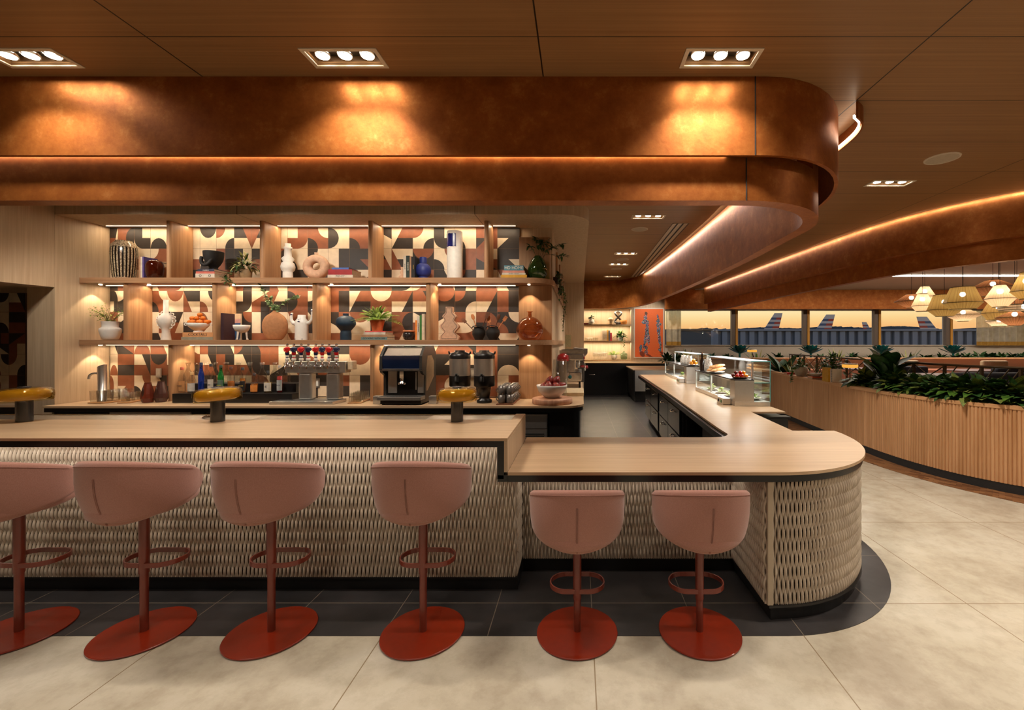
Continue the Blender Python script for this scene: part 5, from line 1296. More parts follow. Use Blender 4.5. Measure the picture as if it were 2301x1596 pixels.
for (x, y, z, tl, lb) in PL:
    if P0 is None:
        P0 = thing('pear', lb, 'fruit', (0,0,0), 0, 'red pears in the white bowl')
        MB().lathe([(0, -.044), (.022, -.042), (.041, -.024), (.047, 0), (.041, .024), (.028, .046), (.020, .060), (.010, .068), (0, .069)], n=20, cap=False).build('flesh', PEAR, P0)
        MB().tube([(0, 0, .064), (.002, 0, .078), (.006, 0, .088)], .002, 5).build('stalk', G_STEM, P0); q_ = P0
    else: q_ = dup(P0, (0,0,0), lb)
    q_.location = (Wx(1240, Yb)+x, Yb+y, zb+z); q_.rotation_euler = (tl*.9, tl*2.2, tl*5)
vessel('glass_cylinder', 'tall clear glass cylinder jar behind the bowl of pears', 'jar', 1258, [(15, 893), (15.2, 890), (15.2, 808), (14.4, 808), (14.4, 888), (0, 888)], ZC, CG, Y=5.5)
bpy.data.objects['glass_cylinder'].location.x = -.232
o = MB().box(-.13, .13, -.28, .28, 0, .045).build('cutting_board', cl('pale_board', 214, 190, 150, .5), bevel=.004); o.location = (-.06, 5.95, ZC); tag(o, 'pale rectangular cutting board lying on the aisle side counter', 'cutting board')

# ---------------------------------------------------------------- traditional espresso machine on the side counter
t = thing('espresso_machine', 'chrome espresso machine with red trim and group handles on the aisle side counter', 'espresso machine', (-.12, 7.0, ZC))
CRM = flat('satin_chrome', (.62,.60,.58,1), .18, 1.0); REDP2 = flat('red_plastic', srgb(150, 18, 22), .3, coat=.3)
for a in (-.12, .14):
    for b in (-.3, .3): MB().lathe([(.016, 0), (.016, .02), (.010, .10)], (a, b, 0), 12).build('leg', BLACK, t)
MB().box(-.17, .17, -.36, .36, .10, .24).build('lower_body', CRM, t, bevel=.012)
MB().box(-.17, .06, -.36, .36, .24, .42).build('back_body', CRM, t, bevel=.01)
MB().box(-.17, .20, -.38, .38, .42, .52).build('upper_body', CRM, t, bevel=.015)
m = MB()
for k in range(16): m.box(-.16, .19, -.37+.049*k, -.36+.049*k, .521, .56)
m.box(-.17, .20, -.38, -.372, .521, .575); m.box(-.17, .20, .372, .38, .521, .575); m.box(.192, .2, -.38, .38, .565, .575); m.build('cup_rail', CRM, t)
MB().box(.201, .215, -.36, .36, .44, .475).build('red_trim', REDP2, t)
for b in (-.2, .12):
    g_ = MB().lathe([(.034, .30), (.036, .36), (.030, .41)], (.11, b, 0), 18).build('group_head', CHROME, t)
    MB().tube([(.13, b, .315), (.20, b, .31), (.27, b, .30)], [.009, .013, .015], 8).build('portafilter_handle', REDP2, g_)
MB().tube([(.19, -.32, .42), (.22, -.33, .36), (.22, -.34, .26)], .006, 6).build('steam_wand', CHROME, t)
MB().box(-.15, .17, -.33, .33, .2401, .248).build('drip_grille', PERF, t)
MB().ball((-.01, -.362, .17), (.03, .008, .03), 12).build('gauge', flat('teal_gauge', srgb(30, 90, 90), .3), t)
for (x, y, mt, lb, hz) in ((-.27+.0, 6.45, REDP2, 'red domed coffee grinder lid beside the espresso machine', 0), (.0, 7.75, flat('frosted_plastic', srgb(206, 200, 196), .4), 'frosted white bean hopper of the grinder behind the espresso machine', 1)):
    t = thing('coffee_grinder', lb, 'coffee grinder', (x+.04, y, ZC))
    MB().box(-.06, .06, -.09, .09, 0, .42).build('body', STEEL_D, t, bevel=.01)
    if hz: MB().prism([(-.05, .421), (.05, .421), (.12, .50), (.12, .58), (-.13, .60), (-.13, .50)], -.09, .09, mt and 0, M=MX).build('bean_hopper', mt, t, bevel=.01)
    else: MB().lathe([(.085, .421), (.088, .47), (.07, .51), (.03, .53), (0, .53)], n=24, cap=True).build('lid', mt, t)
    MB().box(.05, .09, -.03, .03, .20, .25).build('dosing_fork', CHROME, t)

# ---------------------------------------------------------------- lamps on the bar
AMBER = NT('amber_lamp_glass'); AMBER.set(AMBER.ramp(AMBER.noise(5), [(.3, srgb(160, 124, 40)), (.7, srgb(184, 146, 56))]), .05, 0, .6)
AMBER.b.inputs['Coat Weight'].default_value = 1; AMBER.b.inputs['Transmission Weight'].default_value = .0; AMBER.b.inputs['Subsurface Weight'].default_value = 0
AMBER.b.inputs['Emission Color'].default_value = srgb(210, 150, 40); AMBER.b.inputs['Emission Strength'].default_value = .04; AMBER = AMBER.mat
AOUT = glass('amber_outer_glass', (.92, .78, .42, 1), .01, 1.0)
GUN = flat('gunmetal', (.10, .10, .105, 1), .25, .9, nz=.04)
def bar_lamp(px, tilt, label):
    t = thing('table_lamp', label, 'lamp', (Wx(px, 3.03), 3.02, 1.0705), 0, 'amber glass lamps on the bar')
    MB().lathe([(.041, 0), (.041, .155)], n=36).build('column', GUN, t)
    RX = Matrix.Rotation(tilt, 4, 'Y')
    MB(M=T(0, 0, .185) @ RX).lathe([(.05, -.03), (.112, -.036), (.124, -.025), (.127, 0), (.124, .020), (.110, .034), (.06, .042), (.03, .043), (0, .043)], n=48, cap=True).build('inner_shade', AMBER, t)
    MB(M=T(0, 0, .185) @ RX).lathe([(.128, -.044), (.134, -.035), (.137, 0), (.134, .025), (.118, .042), (.06, .050), (.03, .0505)], n=48, cap=False).build('outer_shade', AOUT, t)
    MB(M=T(0, 0, .185) @ RX).lathe([(0, .056), (.030, .055), (.034, .051), (.030, .044)], n=28, cap=False).build('cap', GUN, t)
bar_lamp(59, -.03, 'mustard glass disc lamp at the far left end of the bar'); bar_lamp(492, -.07, 'mustard glass disc lamp in front of the bottle riser'); bar_lamp(1028, 0, 'amber glass disc lamp in front of the coffee urns')
# bar tool lying on the steel surface
t = thing('drink_tap', 'small chrome faucet lying low behind the bar near the second lamp', 'tap', (Wx(465, 3.17), 3.17, 1.0625))
MB().tube([(-.03, 0, .006), (0, 0, .016), (.04, 0, .012), (.07, 0, .012)], [.008, .012, .008, .008], 8).build('spout', CHROME, t)
# ================================================================ FAR END OF THE AISLE
YN = YW
t = thing('far_worktop', 'pale worktop over black cabinets along the far end of the aisle', 'counter', (0,0,0))
MB().box(.06, 2.72, 13.28, YN-.002, .955, .985).build('countertop', WOOD_TOP, t); 
MB().box(.10, 1.44, 13.32, YN-.02, .0045, .954).build('cabinet', BLACK, t); MB().box(1.44, 2.70, 13.32, YN-.02, .0045, .954).build('cabinet', BLACKM, t)
MB().tube([(.32, 13.30, .62), (.50, 13.30, .62)], .012, 6).build('handle', CHROME, t)
t = thing('low_side_counter', 'short lower counter block with grey steel end before the far wall', 'counter')
MB().box(1.44, 2.72, 11.60, 13.26, .86, .885).build('countertop', WOOD_TOP, t); MB().box(1.50, 2.70, 11.64, 13.2, .30, .858).build('cabinet', STEEL, t)
MB().box(1.47, 1.499, 11.66, 13.2, .12, .858).build('drawer_front', BLACK, t); MB().box(1.52, 2.68, 11.72, 13.2, .0045, .30).build('plinth', BLACK, t)
# built-in niche shelves
t = thing('niche_shelves', 'pale built-in niche shelving on the far wall', 'shelving', (0,0,0))
for z in (2.13, 1.61): MB().box(.06, X1-.001, YN+.0, YN+.278, z, z+.035).build('shelf', WOOD_V, t)
MB().box(.06, X1-.001, YN-.004, YN+.278, 1.021, 1.055).build('shelf', WOOD_V, t)
for z in (2.655, 2.125, 1.605): strip('niche_lamp', ((.05+X1)/2, YN+.04, z-.01), X1-.1, .02, 14, color=(1, .84, .6))
def far(name, label, cat, px, z, prof, mat, group=None, Y=YN+.12):
    o = MB().lathe(prof, n=18, cap=False).build(name, mat); o.location = (Wx(px, Y), Y, z+.0005); tag(o, label, cat, group); return o
Z1, Z2, Z3 = 2.165, 1.645, 1.055
far('white_vase', 'small white round vase on the far upper niche shelf', 'vase', 1329, Z1, [(.06, 0), (.10, .06), (.09, .12), (.05, .17), (.055, .19)], WHITE_M)
t = thing('succulent', 'small dark succulent in the far white vase', 'plant', (Wx(1329, YN+.12), YN+.12, Z1+.19)); foliage(random.Random(2), (0,0,0), 30, .08, .10, .03, 0, .1, .3).build('foliage', [G_DEEP], t)
far('knobby_ornament', 'beige bulging ornament on the far upper niche shelf', 'ornament', 1372, Z1, [(.07, 0), (.09, .05), (.05, .08), (.10, .14), (.08, .20), (.02, .23), (0, .23)], cl('beige_bubble', 206, 170, 128))
t = thing('pretzel_ornament', 'black and white looped ornament on the far upper niche shelf', 'ornament', (Wx(1389, YN+.12), YN+.12, Z1))
MB().tube([(.10*math.sin(2*a), .04*math.cos(3*a), .24+.19*math.cos(a)) for a in [2*PI*k/40 for k in range(40)]], .032, 8, closed=True).build('loop', flat('marbled_glaze', srgb(90, 84, 78), .2, nz=.95, nscale=9), t)
MB().lathe([(.07, 0), (.07, .03), (.03, .05)], n=16).build('base', BLACKM, t)
far('ochre_bowl', 'ochre bowl at the right end of the far upper niche shelf', 'bowl', 1401, Z1, [(.09, 0), (.11, .06), (.11, .15), (.10, .15), (.08, .02), (0, .02)], cl('ochre', 206, 128, 50))
g = 'books on the far middle niche shelf'
x = Wx(1352, YN+.06)
for (w_, h, mt, lb) in ((.15, .36, cl('cream_book', 214, 190, 160), 'wide spiral-bound cream book on the far niche shelf'), (.05, .35, cl('ochre_book', 210, 150, 60), 'ochre upright book beside the cream spiral book'), (.05, .33, cl('grey_book', 90, 96, 110), 'grey upright book on the far niche shelf'), (.06, .26, cl('pinkred_book', 190, 60, 70), 'short pink-red upright book on the far niche shelf')):
    book_up(lb, x+.02, w_-.003, Z2, h, .15, mt, g, Y=YN+.06); x += w_
book_flat('small red book lying at the left of the far upper niche shelf', .12, .32, Z1, .05, .15, cl('maroon_book', 110, 24, 24), 'red books on the far upper shelf', YN+.06)
t = thing('potted_ivy', 'bushy green ivy hanging over the far middle niche shelf', 'plant', (Wx(1394, YN+.1), YN+.06, Z2)); MB().lathe([(.07, 0), (.09, .12), (.085, .12)], n=16).build('pot', WHITE_M, t)
mb = foliage(random.Random(4), (0, 0, .14), 110, .16, .10, .04, 0, -.1, .5)
for k in range(4): vine(mb, random.Random(k), [(0, -.05, .12), (.04*k, -.15, .06), (.02+.03*k, -.16, -.1), (.02+.03*k, -.16, -.22)], 10, .06, .02, 0, 0)
mb.build('foliage', [G_MID], t)
t = thing('small_fern', 'pale fern in a white pot on the lowest far niche shelf', 'plant', (Wx(1380, YN+.1), YN+.1, Z3)); MB().lathe([(.05, 0), (.10, .06), (.09, .13), (.07, .13)], n=16).build('pot', WHITE_M, t)
mb = MB(); r = random.Random(3)
for i in range(22): a = r.uniform(0, 2*PI); frond(mb, (0, 0, .12), (math.cos(a), .4*math.sin(a), r.uniform(.3, 1.2)), .28, .04, 10, .4)
mb.build('foliage', [G_FERN], t)
far('terrarium_jar', 'clear lidded jar of greenery on the lowest far niche shelf', 'jar', 1402, Z3, [(.09, 0), (.11, .05), (.11, .18), (.05, .21), (.02, .26), (0, .26)], glass('terrarium', (.7, .8, .6, 1), .02, 1, .35, (.2, .25, .12, 1)))
first = None
for j in range(2):
    for i in range(7):
        if first is None: o = first = MB().lathe([(.028, 0), (.03, .004), (.005, .01), (.005, .08), (.035, .10), (.042, .15), (.036, .21), (.034, .21)], n=14, cap=False).build('wine_glass', CG)
        else: o = first.copy(); COL.objects.link(o)
        o.location = (Wx(1335+i*4.6, YN), YN+.07+.09*j, Z3+.001); tag(o, ['first', 'second', 'third', 'fourth', 'fifth', 'sixth', 'seventh'][i]+' stemmed glass from the left in the '+['front', 'back'][j]+' row on the lowest far niche shelf', 'glass', 'stemmed glasses in the far niche')
first = None
for i in range(6):
    if first is None: o = first = MB().lathe(tumbler(.045, .10), n=14, cap=False).build('tumbler', CG)
    else: o = first.copy(); COL.objects.link(o)
    o.location = (Wx(1314+i*4.8, YN)+.05, YN+.10, Z2+.001); tag(o, ['first', 'second', 'third', 'fourth', 'fifth', 'sixth'][i]+' low tumbler from the left on the far middle niche shelf', 'glass', 'low tumblers in the far niche')
# artwork
t = thing('painting', 'orange painting of two slim figures patched in bright colours, in a thin white frame', 'painting', (Wx(1458, YN), YN, 0))
z0, z1 = 1.10, 2.69; hw = (Wx(1492, YN)-Wx(1424, YN))/2
MB().box(-hw, hw, -.03, -.002, z0, z1).build('frame', WHITE_M, t, bevel=.004)
c = MB(); c.box(-hw+.035, hw-.035, -.036, -.0305, z0+.035, z1-.035, 0)
PAL = [cl('canvas_orange', 240, 112, 54, .7, nz=.04)] + [cl('paint_%s' % n_, *c_, .6) for n_, c_ in (('teal', (60, 130, 140)), ('pink', (214, 110, 120)), ('white', (220, 210, 200)), ('navy', (40, 44, 90)), ('red', (170, 40, 50)), ('green', (70, 110, 70)), ('sky', (110, 150, 190)), ('brown', (100, 60, 40)), ('shade', (140, 60, 36)))]
def inpoly(x, z, shapes):
    for (cx, cz, rx, rz, an) in shapes:
        dx, dz = x-cx, z-cz; u = dx*math.cos(an)+dz*math.sin(an); v = -dx*math.sin(an)+dz*math.cos(an)
        if (u/rx)**2+(v/rz)**2 < 1: return True
    return False
figA = [(-.10, 2.50, .045, .06, 0), (-.12, 2.37, .06, .08, 0), (-.13, 2.24, .11, .07, .2), (-.06, 2.16, .05, .10, 0), (-.07, 1.98, .06, .16, -.1), (-.11, 1.72, .055, .22, -.22), (-.03, 1.72, .045, .2, .05), (-.16, 1.50, .03, .10, -.2), (-.10, 1.42, .05, .07, 0), (-.10, 1.28, .06, .07, 0), (-.27, 1.40, .05, .12, -.1)]
figB = [(.27, 2.40, .035, .07, .2), (.28, 2.26, .05, .08, 0), (.33, 2.16, .06, .05, .3), (.28, 2.14, .05, .12, 0), (.30, 1.96, .055, .16, 0), (.32, 1.72, .045, .2, .06), (.35, 1.52, .035, .14, .05), (.34, 1.36, .05, .06, 0)]
shd = [(-.22, 1.22, .07, .10, .6), (-.02, 1.18, .14, .03, -.5), (.42, 1.24, .12, .035, -.6)]
r = random.Random(1); st_ = .016; x = -hw+.04
while x < hw-.05:
    z = z0+.04
    while z < z1-.04:
        k = None
        if inpoly(x, z, figA+figB): k = r.choice([1, 2, 3, 4, 5, 6, 7, 8, 1, 4, 7]) if z < 2.46 or x > 0 else 8
        elif inpoly(x, z, shd): k = 9
        if k: c.add([(x, -.0368, z), (x+st_, -.0368, z), (x+st_, -.0368, z+st_), (x, -.0368, z+st_)], [(0, 1, 2, 3)], k)
        z += st_
    x += st_
c.build('canvas', PAL, t)
lamp('SPOT', 'picture_lamp', (Wx(1458, YN), 12.6, 3.15), 60, SOFT, (Wx(1458, YN), YN, 1.9), spot_size=1.3, spot_blend=.6, shadow_soft_size=.04)
# small framed pass window on the aisle end wall
t = thing('pass_window', 'small pale two-pane wooden framed panel on the aisle end wall', 'window panel', (Wx(1266, 10.68), 10.69, 0))
za, zb_ = Zz(812, 10.69), Zz(750, 10.69); m = MB(); hw = .22
m.box(-hw, -hw+.03, -.03, 0, za, zb_); m.box(hw-.03, hw, -.03, 0, za, zb_); m.box(-hw+.03, hw-.03, -.03, 0, zb_-.03, zb_); m.box(-hw+.03, hw-.03, -.03, 0, za, za+.03); zm = Zz(783, 10.69); m.box(-hw+.03, hw-.03, -.03, 0, zm, zm+.03); m.build('frame', WOOD_V, t)
MB().box(-hw+.03, hw-.03, -.012, -.004, za+.03, zb_-.03).build('pane', cl('pale_pane', 176, 172, 140, .3), t)

# ceiling speakers and slot diffuser
SPK = flat('speaker_white', srgb(200, 182, 160), .6, nz=.03)
for (px, py, rr, lb) in ((2117, 356, .127, 'large round white ceiling speaker on the right of the ceiling'), (1437.5, 515, .115, 'nearest round ceiling speaker in the kitchen aisle'), (1399, 583, .115, 'second round ceiling speaker in the kitchen aisle'), (1385, 604, .115, 'third round ceiling speaker down the kitchen aisle')):
    Y = F*(CEIL-H)/(CY-py); t = thing('ceiling_speaker', lb, 'speaker', (Wx(px, Y), Y, CEIL), 0, 'round ceiling speakers')
    MB().lathe([(rr-.012, -.005), (rr-.01, -.008), (rr, -.006), (rr+.002, 0)], n=40, cap=False).build('rim', SPK, t); MB().lathe([(0, -.004), (rr-.012, -.005)], n=40, cap=False).build('grille', flat('speaker_grille', srgb(176, 158, 136), .8, nz=.05), t)
t = thing('slot_diffuser', 'long triple-slot linear air diffuser in the aisle ceiling', 'air vent', (0, 0, CEIL))
ya, yb = F*1.58/(768-502), F*1.58/(768-622); xa, xb = Wx(1528, ya)-.02, Wx(1421, yb)+.05
for i in range(3):
    o = .075*i-.075; m = MB(); m.add([(xa+o, ya, -.006), (xa+o+.05, ya, -.006), (xb+o+.05, yb, -.006), (xb+o, yb, -.006), (xa+o, ya, 0), (xa+o+.05, ya, 0), (xb+o+.05, yb, 0), (xb+o, yb, 0)], [(0,3,2,1),(0,1,5,4),(1,2,6,5),(2,3,7,6),(3,0,4,7)]); m.build('blade', SPK, t)
m = MB(); m.add([(xa-.08, ya, -.002), (xa+.145, ya, -.002), (xb+.145, yb, -.002), (xb-.08, yb, -.002)], [(0, 3, 2, 1)]); m.build('slot', BLACKM, t)

# ================================================================ DISPLAY CASES ON THE ARM
CASEG = glass('case_glass', (.97, .99, .98, 1), .01, .9); EDGEG = flat('glass_edge_green', srgb(90, 170, 170), .2)
WHT_E = emit('case_led_panel', (1, .96, .90, 1), 1.6)
ZA = .8755
def display_case(x0, x1, y0, y1, label, label_food):
    t = thing('food_display_case', label, 'display case', (x0, y0, ZA), 0, 'heated food display cases'); W_, D_ = x1-x0, y1-y0
    xm = W_*.50; zl = .295; zh = .52
    MB().box(0, W_, 0, D_, 0, .05).build('base', STEEL, t, bevel=.003)
    MB().box(0, xm+.02, 0, .16, .0501, zl).build('end_panel', STEEL, t, bevel=.003)
    for (a, b) in ((D_-.02, D_), ((D_+.16)/2-.01, (D_+.16)/2+.01)): MB().box(0, .02, a, b, .05, zl-.012).build('door_post', STEEL, t)
    MB().box(.004, .010, .165, D_-.02, .06, zl-.012).build('sliding_door', CASEG, t)
    MB().box(-.005, xm+.02, -.0, D_, zl, zl+.014).build('black_shelf', BLACK, t, bevel=.002)
    MB().box(.06, xm, .17, D_-.03, zl-.008, zl-.001).build('light_strip', WHT_E, t)
    MB().box(.02, W_-.01, .17, D_-.02, .0505, .056).build('tray_floor', STEEL, t)
    MB().box(xm-.02, W_, 0, D_, zh-.008, zh).build('top_glass', CASEG, t)
    MB().box(xm+.0, W_-.02, .03, D_-.03, zh+.0005, zh+.004).build('light_panel', WHT_E, t)
    MB().box(W_-.007, W_, 0, D_, .0505, zh-.0085).build('front_glass', CASEG, t)
    MB().box(xm+.0205, W_-.008, 0, .006, .0505, zh-.0085).build('end_glass', CASEG, t)
    MB().box(xm+.021, W_-.008, .01, D_-.02, zl-.03, zl-.024).build('middle_glass_shelf', CASEG, t)
    e = MB(); e.box(W_-.007, W_+.001, -.003, 0, .05, zh); e.box(xm-.02, W_, -.004, -.0005, zh-.009, zh+.001); e.box(xm+.021, W_-.008, .0, .009, zl-.031, zl-.023); e.build('glass_edge', EDGEG, t)
    for yy in (.02, D_-.04): MB().box(xm, xm+.018, yy, yy+.018, zl+.0145, zh-.017).build('post', STEEL, t)
    c = MB().box(-.10, -.002, .12, .34, 0, .075).build('control_box', STEEL, t, bevel=.006)
    MB().box(-.105, -.1, .16, .20, .02, .055).build('switch', flat('green_switch', srgb(40, 130, 80), .3), c); MB().box(-.105, -.1, .25, .29, .02, .055).build('socket', BLACKM, c)
    return t
display_case(1.80, 2.21, 5.05, 6.75, 'nearer glass and steel food display case on the counter arm', '')
display_case(1.92, 2.34, 7.80, 9.75, 'farther glass and steel food display case on the counter arm', '')
strip('case_lamp', (2.1, 5.9, ZA+.49), .15, 1.5, 9, color=(1, .95, .88)); strip('case_lamp', (2.2, 8.7, ZA+.49), .15, 1.6, 9, color=(1, .95, .88))
strip('case_lamp', (1.93, 5.9, ZA+.28), .1, 1.4, 5, color=(1, .95, .88)); strip('case_lamp', (2.05, 8.7, ZA+.28), .1, 1.4, 5, color=(1, .95, .88))
# food
PLATE = WHITE; zs = ZA+.3095
def plate(x, y, z, r, label, mat=PLATE):
    o = MB().lathe([(r*.6, 0), (r*.65, .004), (r, .02), (r*.98, .022), (r*.6, .008), (0, .007)], n=30, cap=False).build('plate', mat); o.location = (x, y, z); tag(o, label, 'plate', 'plates of food in the display cases'); return o
BREAD = NT('bread_crust'); BREAD.set(BREAD.ramp(BREAD.noise(30), [(.35, srgb(190, 120, 60)), (.65, srgb(232, 186, 128))]), .7); BREAD = BREAD.mat
plate(1.90, 6.10, zs, .13, 'white patterned plate holding long crusty breads')
for i, (dx, dy, rz, lb) in enumerate(((.02, -.06, .45, 'long crusty bread roll nearest on the plate'), (.03, .03, .25, 'long crusty bread roll in the middle of the plate'), (.0, .10, .6, 'long crusty bread roll at the back of the plate'), (.02, .0, .35, 'long crusty bread roll on top of the pile'))):
    o = MB().ball((0, 0, 0), (.14, .028, .025), 16).build('bread_roll', BREAD); o.location = (1.90+dx, 6.08+dy, zs+.05+(.045 if i == 3 else 0)); o.rotation_euler = (0, -.1, rz); tag(o, lb, 'bread', 'crusty bread rolls')
t0 = plate(1.92, 5.22, zs, .12, 'shallow wooden-toned dish heaped with tomatoes and peppers', cl('dish_brown', 170, 100, 50, .4))
TMT = [cl('tomato_red', 176, 26, 16, .25, coat=.4), cl('tomato_yellow', 226, 150, 30, .25, coat=.4), cl('tomato_dark', 90, 20, 16, .25, coat=.4), cl('tomato_green', 70, 90, 30, .3)]
r = random.Random(5); NM = ['red', 'yellow', 'dark red', 'green']
WHR = ['at the near left', 'at the near middle', 'at the near right', 'at the middle left', 'in the middle', 'at the middle right', 'at the far left', 'at the far middle', 'at the far right', 'stacked left', 'stacked middle', 'stacked right']
for i in range(12):
    a, b = (i % 3)-1, (i//3)-1; k = (2 if a < 0 else (1 if a > 0 else 0)) if i % 4 else 3*(i % 2)
    if i >= 9: b = 0
    o = MB().ball((0, 0, 0), (.024, .024, .021), 12).build('tomato', TMT[k]); o.location = (1.92+a*.052+r.uniform(-.008, .008), 5.22+b*.055, zs+.033+(.034 if i >= 9 else 0)); tag(o, '%s small tomato %s of the dish' % (NM[k], WHR[i]), 'vegetable', 'tomatoes on the display case')
plate(2.10, 8.0, zs, .10, 'small plate of orange fruit on the farther display case')
for i in range(4):
    o = MB().ball((0, 0, 0), (.035, .035, .032), 12).build('orange', TMT[1]); o.location = (2.10+(-.04, .04, 0, 0)[i], 8.0+(0, 0, .05, .0)[i], zs+(.045, .045, .045, .09)[i]); tag(o, ('left', 'right', 'back', 'topmost')[i]+' orange on the plate of the farther display case', 'fruit', 'oranges on the farther case')
GRN = gmat('salad', (120, 150, 60), (190, 196, 110))
for i, (x, y) in enumerate(((1.90, 5.5), (1.90, 5.85), (1.90, 6.25), (2.10, 5.25), (2.06, 8.3), (2.06, 8.7))):
    lb = ['nearest', 'middle', 'farthest', 'right-hand', 'nearer', 'farther'][i]+' salad plate inside the '+('nearer' if i < 4 else 'farther')+' display case'
    t = thing('salad_plate', lb, 'plate', (x, y, ZA+.0565), 0, 'salads inside the display cases'); MB().lathe([(.05, 0), (.085, .018), (.083, .02), (0, .006)], n=24, cap=False).build('plate', WHITE, t)
    foliage(random.Random(i), (0, 0, .015), 30, .05, .05, .02, 0, -.05, .4).build('salad', [GRN], t)
JUGM = flat('speckled_enamel', srgb(206, 200, 192), .3, nz=.5, nscale=60)
for i, (x, y, lb) in enumerate(((1.93, 6.62, 'speckled jug behind the breads, nearest'), (1.93, 6.52+.28, 'speckled jug behind the breads, second'), (2.08, 8.2, 'speckled jug on the farther case, nearest'), (2.08, 8.45, 'speckled jug on the farther case, middle'), (2.08, 8.7, 'speckled jug on the farther case, last'))):
    if i == 1: x, y = 1.90, 6.40
    t = thing('enamel_jug', lb, 'jug', (x, y, zs), 0, 'speckled enamel jugs'); MB().lathe([(.05, 0), (.058, .02), (.055, .10), (.035, .15), (.04, .17), (.037, .17), (.03, .15)], n=24, cap=False).build('body', JUGM, t)
    MB().tube([(0, -.05-.03*math.sin(PI*k/8), .05+.09*k/8) for k in range(9)], .006, 6).build('handle', JUGM, t)
t = thing('oil_bottle', 'tall dark oil bottle on the display case shelf', 'bottle', (1.86, 6.6, zs)); MB().lathe([(.03, 0), (.032, .15), (.012, .20), (.012, .25)], n=16).build('body', DARKG, t); MB().lathe([(.013, .2501), (.006, .28)], n=10).build('pourer', CHROME, t)

# ================================================================ SLATTED PLANTER, RIGHT
t = thing('slatted_planter', 'long curved planter wall clad in vertical oak slats with flat oak ledge', 'planter', (0,0,0))
pth = resample(PLP, .0345); ns = normals(pth); sgn = 1
cen_ = (8, 8)
# outward normal points towards the aisle (-x / -y)
nd = [(n[0], n[1]) if (n[0]*(-1)+n[1]*(-.5)) > 0 else (-n[0], -n[1]) for n in ns]
mb = MB(); 
for p, n in zip(pth, nd):
    tx, ty = -n[1], n[0]; vs = []
    for z in (.10, .900):
        for k in range(6):
            a = PI*k/5; u, v = .0155*math.cos(a), .013*math.sin(a); vs.append((p[0]+tx*u+n[0]*v, p[1]+ty*u+n[1]*v, z))
    mb.add(vs, [(k, k+1, 7+k, 6+k) for k in range(5)], 0, True)
mb.add([(p[0], p[1], .10) for p in pth]+[(p[0], p[1], .90) for p in pth], [(i, i+1, len(pth)+i+1, len(pth)+i) for i in range(len(pth)-1)], 0, True)
mb.build('slat_cladding', WOOD_PLANT, t)
outp = [(p[0]+n[0]*.018, p[1]+n[1]*.018) for p, n in zip(pth, nd)]; inp = [(p[0]-n[0]*.12, p[1]-n[1]*.12) for p, n in zip(pth, nd)]
LEDGE = wood('ledge_oak', srgb(222, 172, 126), srgb(196, 144, 98), 'Y', .4, 1, 20)
def ribbon(mb, A, B, z0, z1, m=0):
    n = len(A); vs = [(p[0],p[1],z) for z in (z0, z1) for P in (A, B) for p in P]
    fs = []
    for i in range(n-1):
        fs += [(i, i+1, n+i+1, n+i), (2*n+i, 3*n+i, 3*n+i+1, 2*n+i+1), (i, 2*n+i, 2*n+i+1, i+1), (n+i, n+i+1, 3*n+i+1, 3*n+i)]
    fs += [(0, n, 3*n, 2*n), (n-1, 3*n-1, 4*n-1, 2*n-1)]
    mb.add(vs, fs, m, False); return mb
ribbon(MB(), outp, inp, .90, .940).build('ledge', LEDGE, t)
outb = [(p[0]+n[0]*.0, p[1]+n[1]*.0) for p, n in zip(pth, nd)]
ribbon(MB(), [(p[0]+n[0]*.004, p[1]+n[1]*.004) for p, n in zip(pth, nd)], inp, .0055, .0995).build('plinth', BLACKM, t)
in2 = [(p[0]-n[0]*.50, p[1]-n[1]*.50) for p, n in zip(pth, nd)]; in3 = [(p[0]-n[0]*.54, p[1]-n[1]*.54) for p, n in zip(pth, nd)]
ribbon(MB(), in2, in3, .10, .94).build('back_board', LEDGE, t)
ribbon(MB(), inp, in2, .86, .885).build('soil', SOIL, t)
def PA(f, off=0, k=None):
    """point on the planter at fraction f of its length, off metres in from the front edge"""
    i = min(len(pth)-1, max(0, int(f*(len(pth)-1)))); return (pth[i][0]-nd[i][0]*off, pth[i][1]-nd[i][1]*off)
def PX(px, off):
    """the place along the planter that lies on the line of sight through a photo column"""
    best = min(range(len(pth)), key=lambda i: abs(CX + F*(pth[i][0]-nd[i][0]*off)/(pth[i][1]-nd[i][1]*off) - px)); return (pth[best][0]-nd[best][0]*off, pth[best][1]-nd[best][1]*off)
# metal rail with diagonals behind the planter
BRZ = flat('bronze_rail', srgb(110, 88, 66), .4, .5, nz=.05)
t = thing('railing', 'curved bronze railing with diagonal bars rising behind the planter', 'railing', (0,0,0))
rl = [(p[0]-n[0]*.64, p[1]-n[1]*.64) for p, n in zip(pth, nd)]
m = MB(); m.tube([(p[0], p[1], 1.315) for p in rl], .016, 6); m.build('top_rail', BRZ, t)
L_ = len(rl); step = 17
for j, i in enumerate(range(0, L_-1, step)):
    MB().box(rl[i][0]-.015, rl[i][0]+.015, rl[i][1]-.015, rl[i][1]+.015, .12, 1.30).build('post', BRZ, t)
    for k in range(3 if j % 3 else 0):
        i0 = min(L_-1, i+int(step*k/3)); i1 = min(L_-1, i0+9); MB().tube([(rl[i1][0], rl[i1][1], .98), (rl[i0][0], rl[i0][1], 1.30)], .008, 5).build('diagonal_bar', BRZ, t)
    if j % 3 == 0:
        i1 = min(L_-1, i+step)
        for (a, b) in (((i, 1.0), (i1, 1.3)), ((i, 1.3), (i1, 1.0))): MB().tube([(rl[a[0]][0], rl[a[0]][1], a[1]), (rl[b[0]][0], rl[b[0]][1], b[1])], .008, 5).build('diagonal_bar', BRZ, t)
ZP = .886
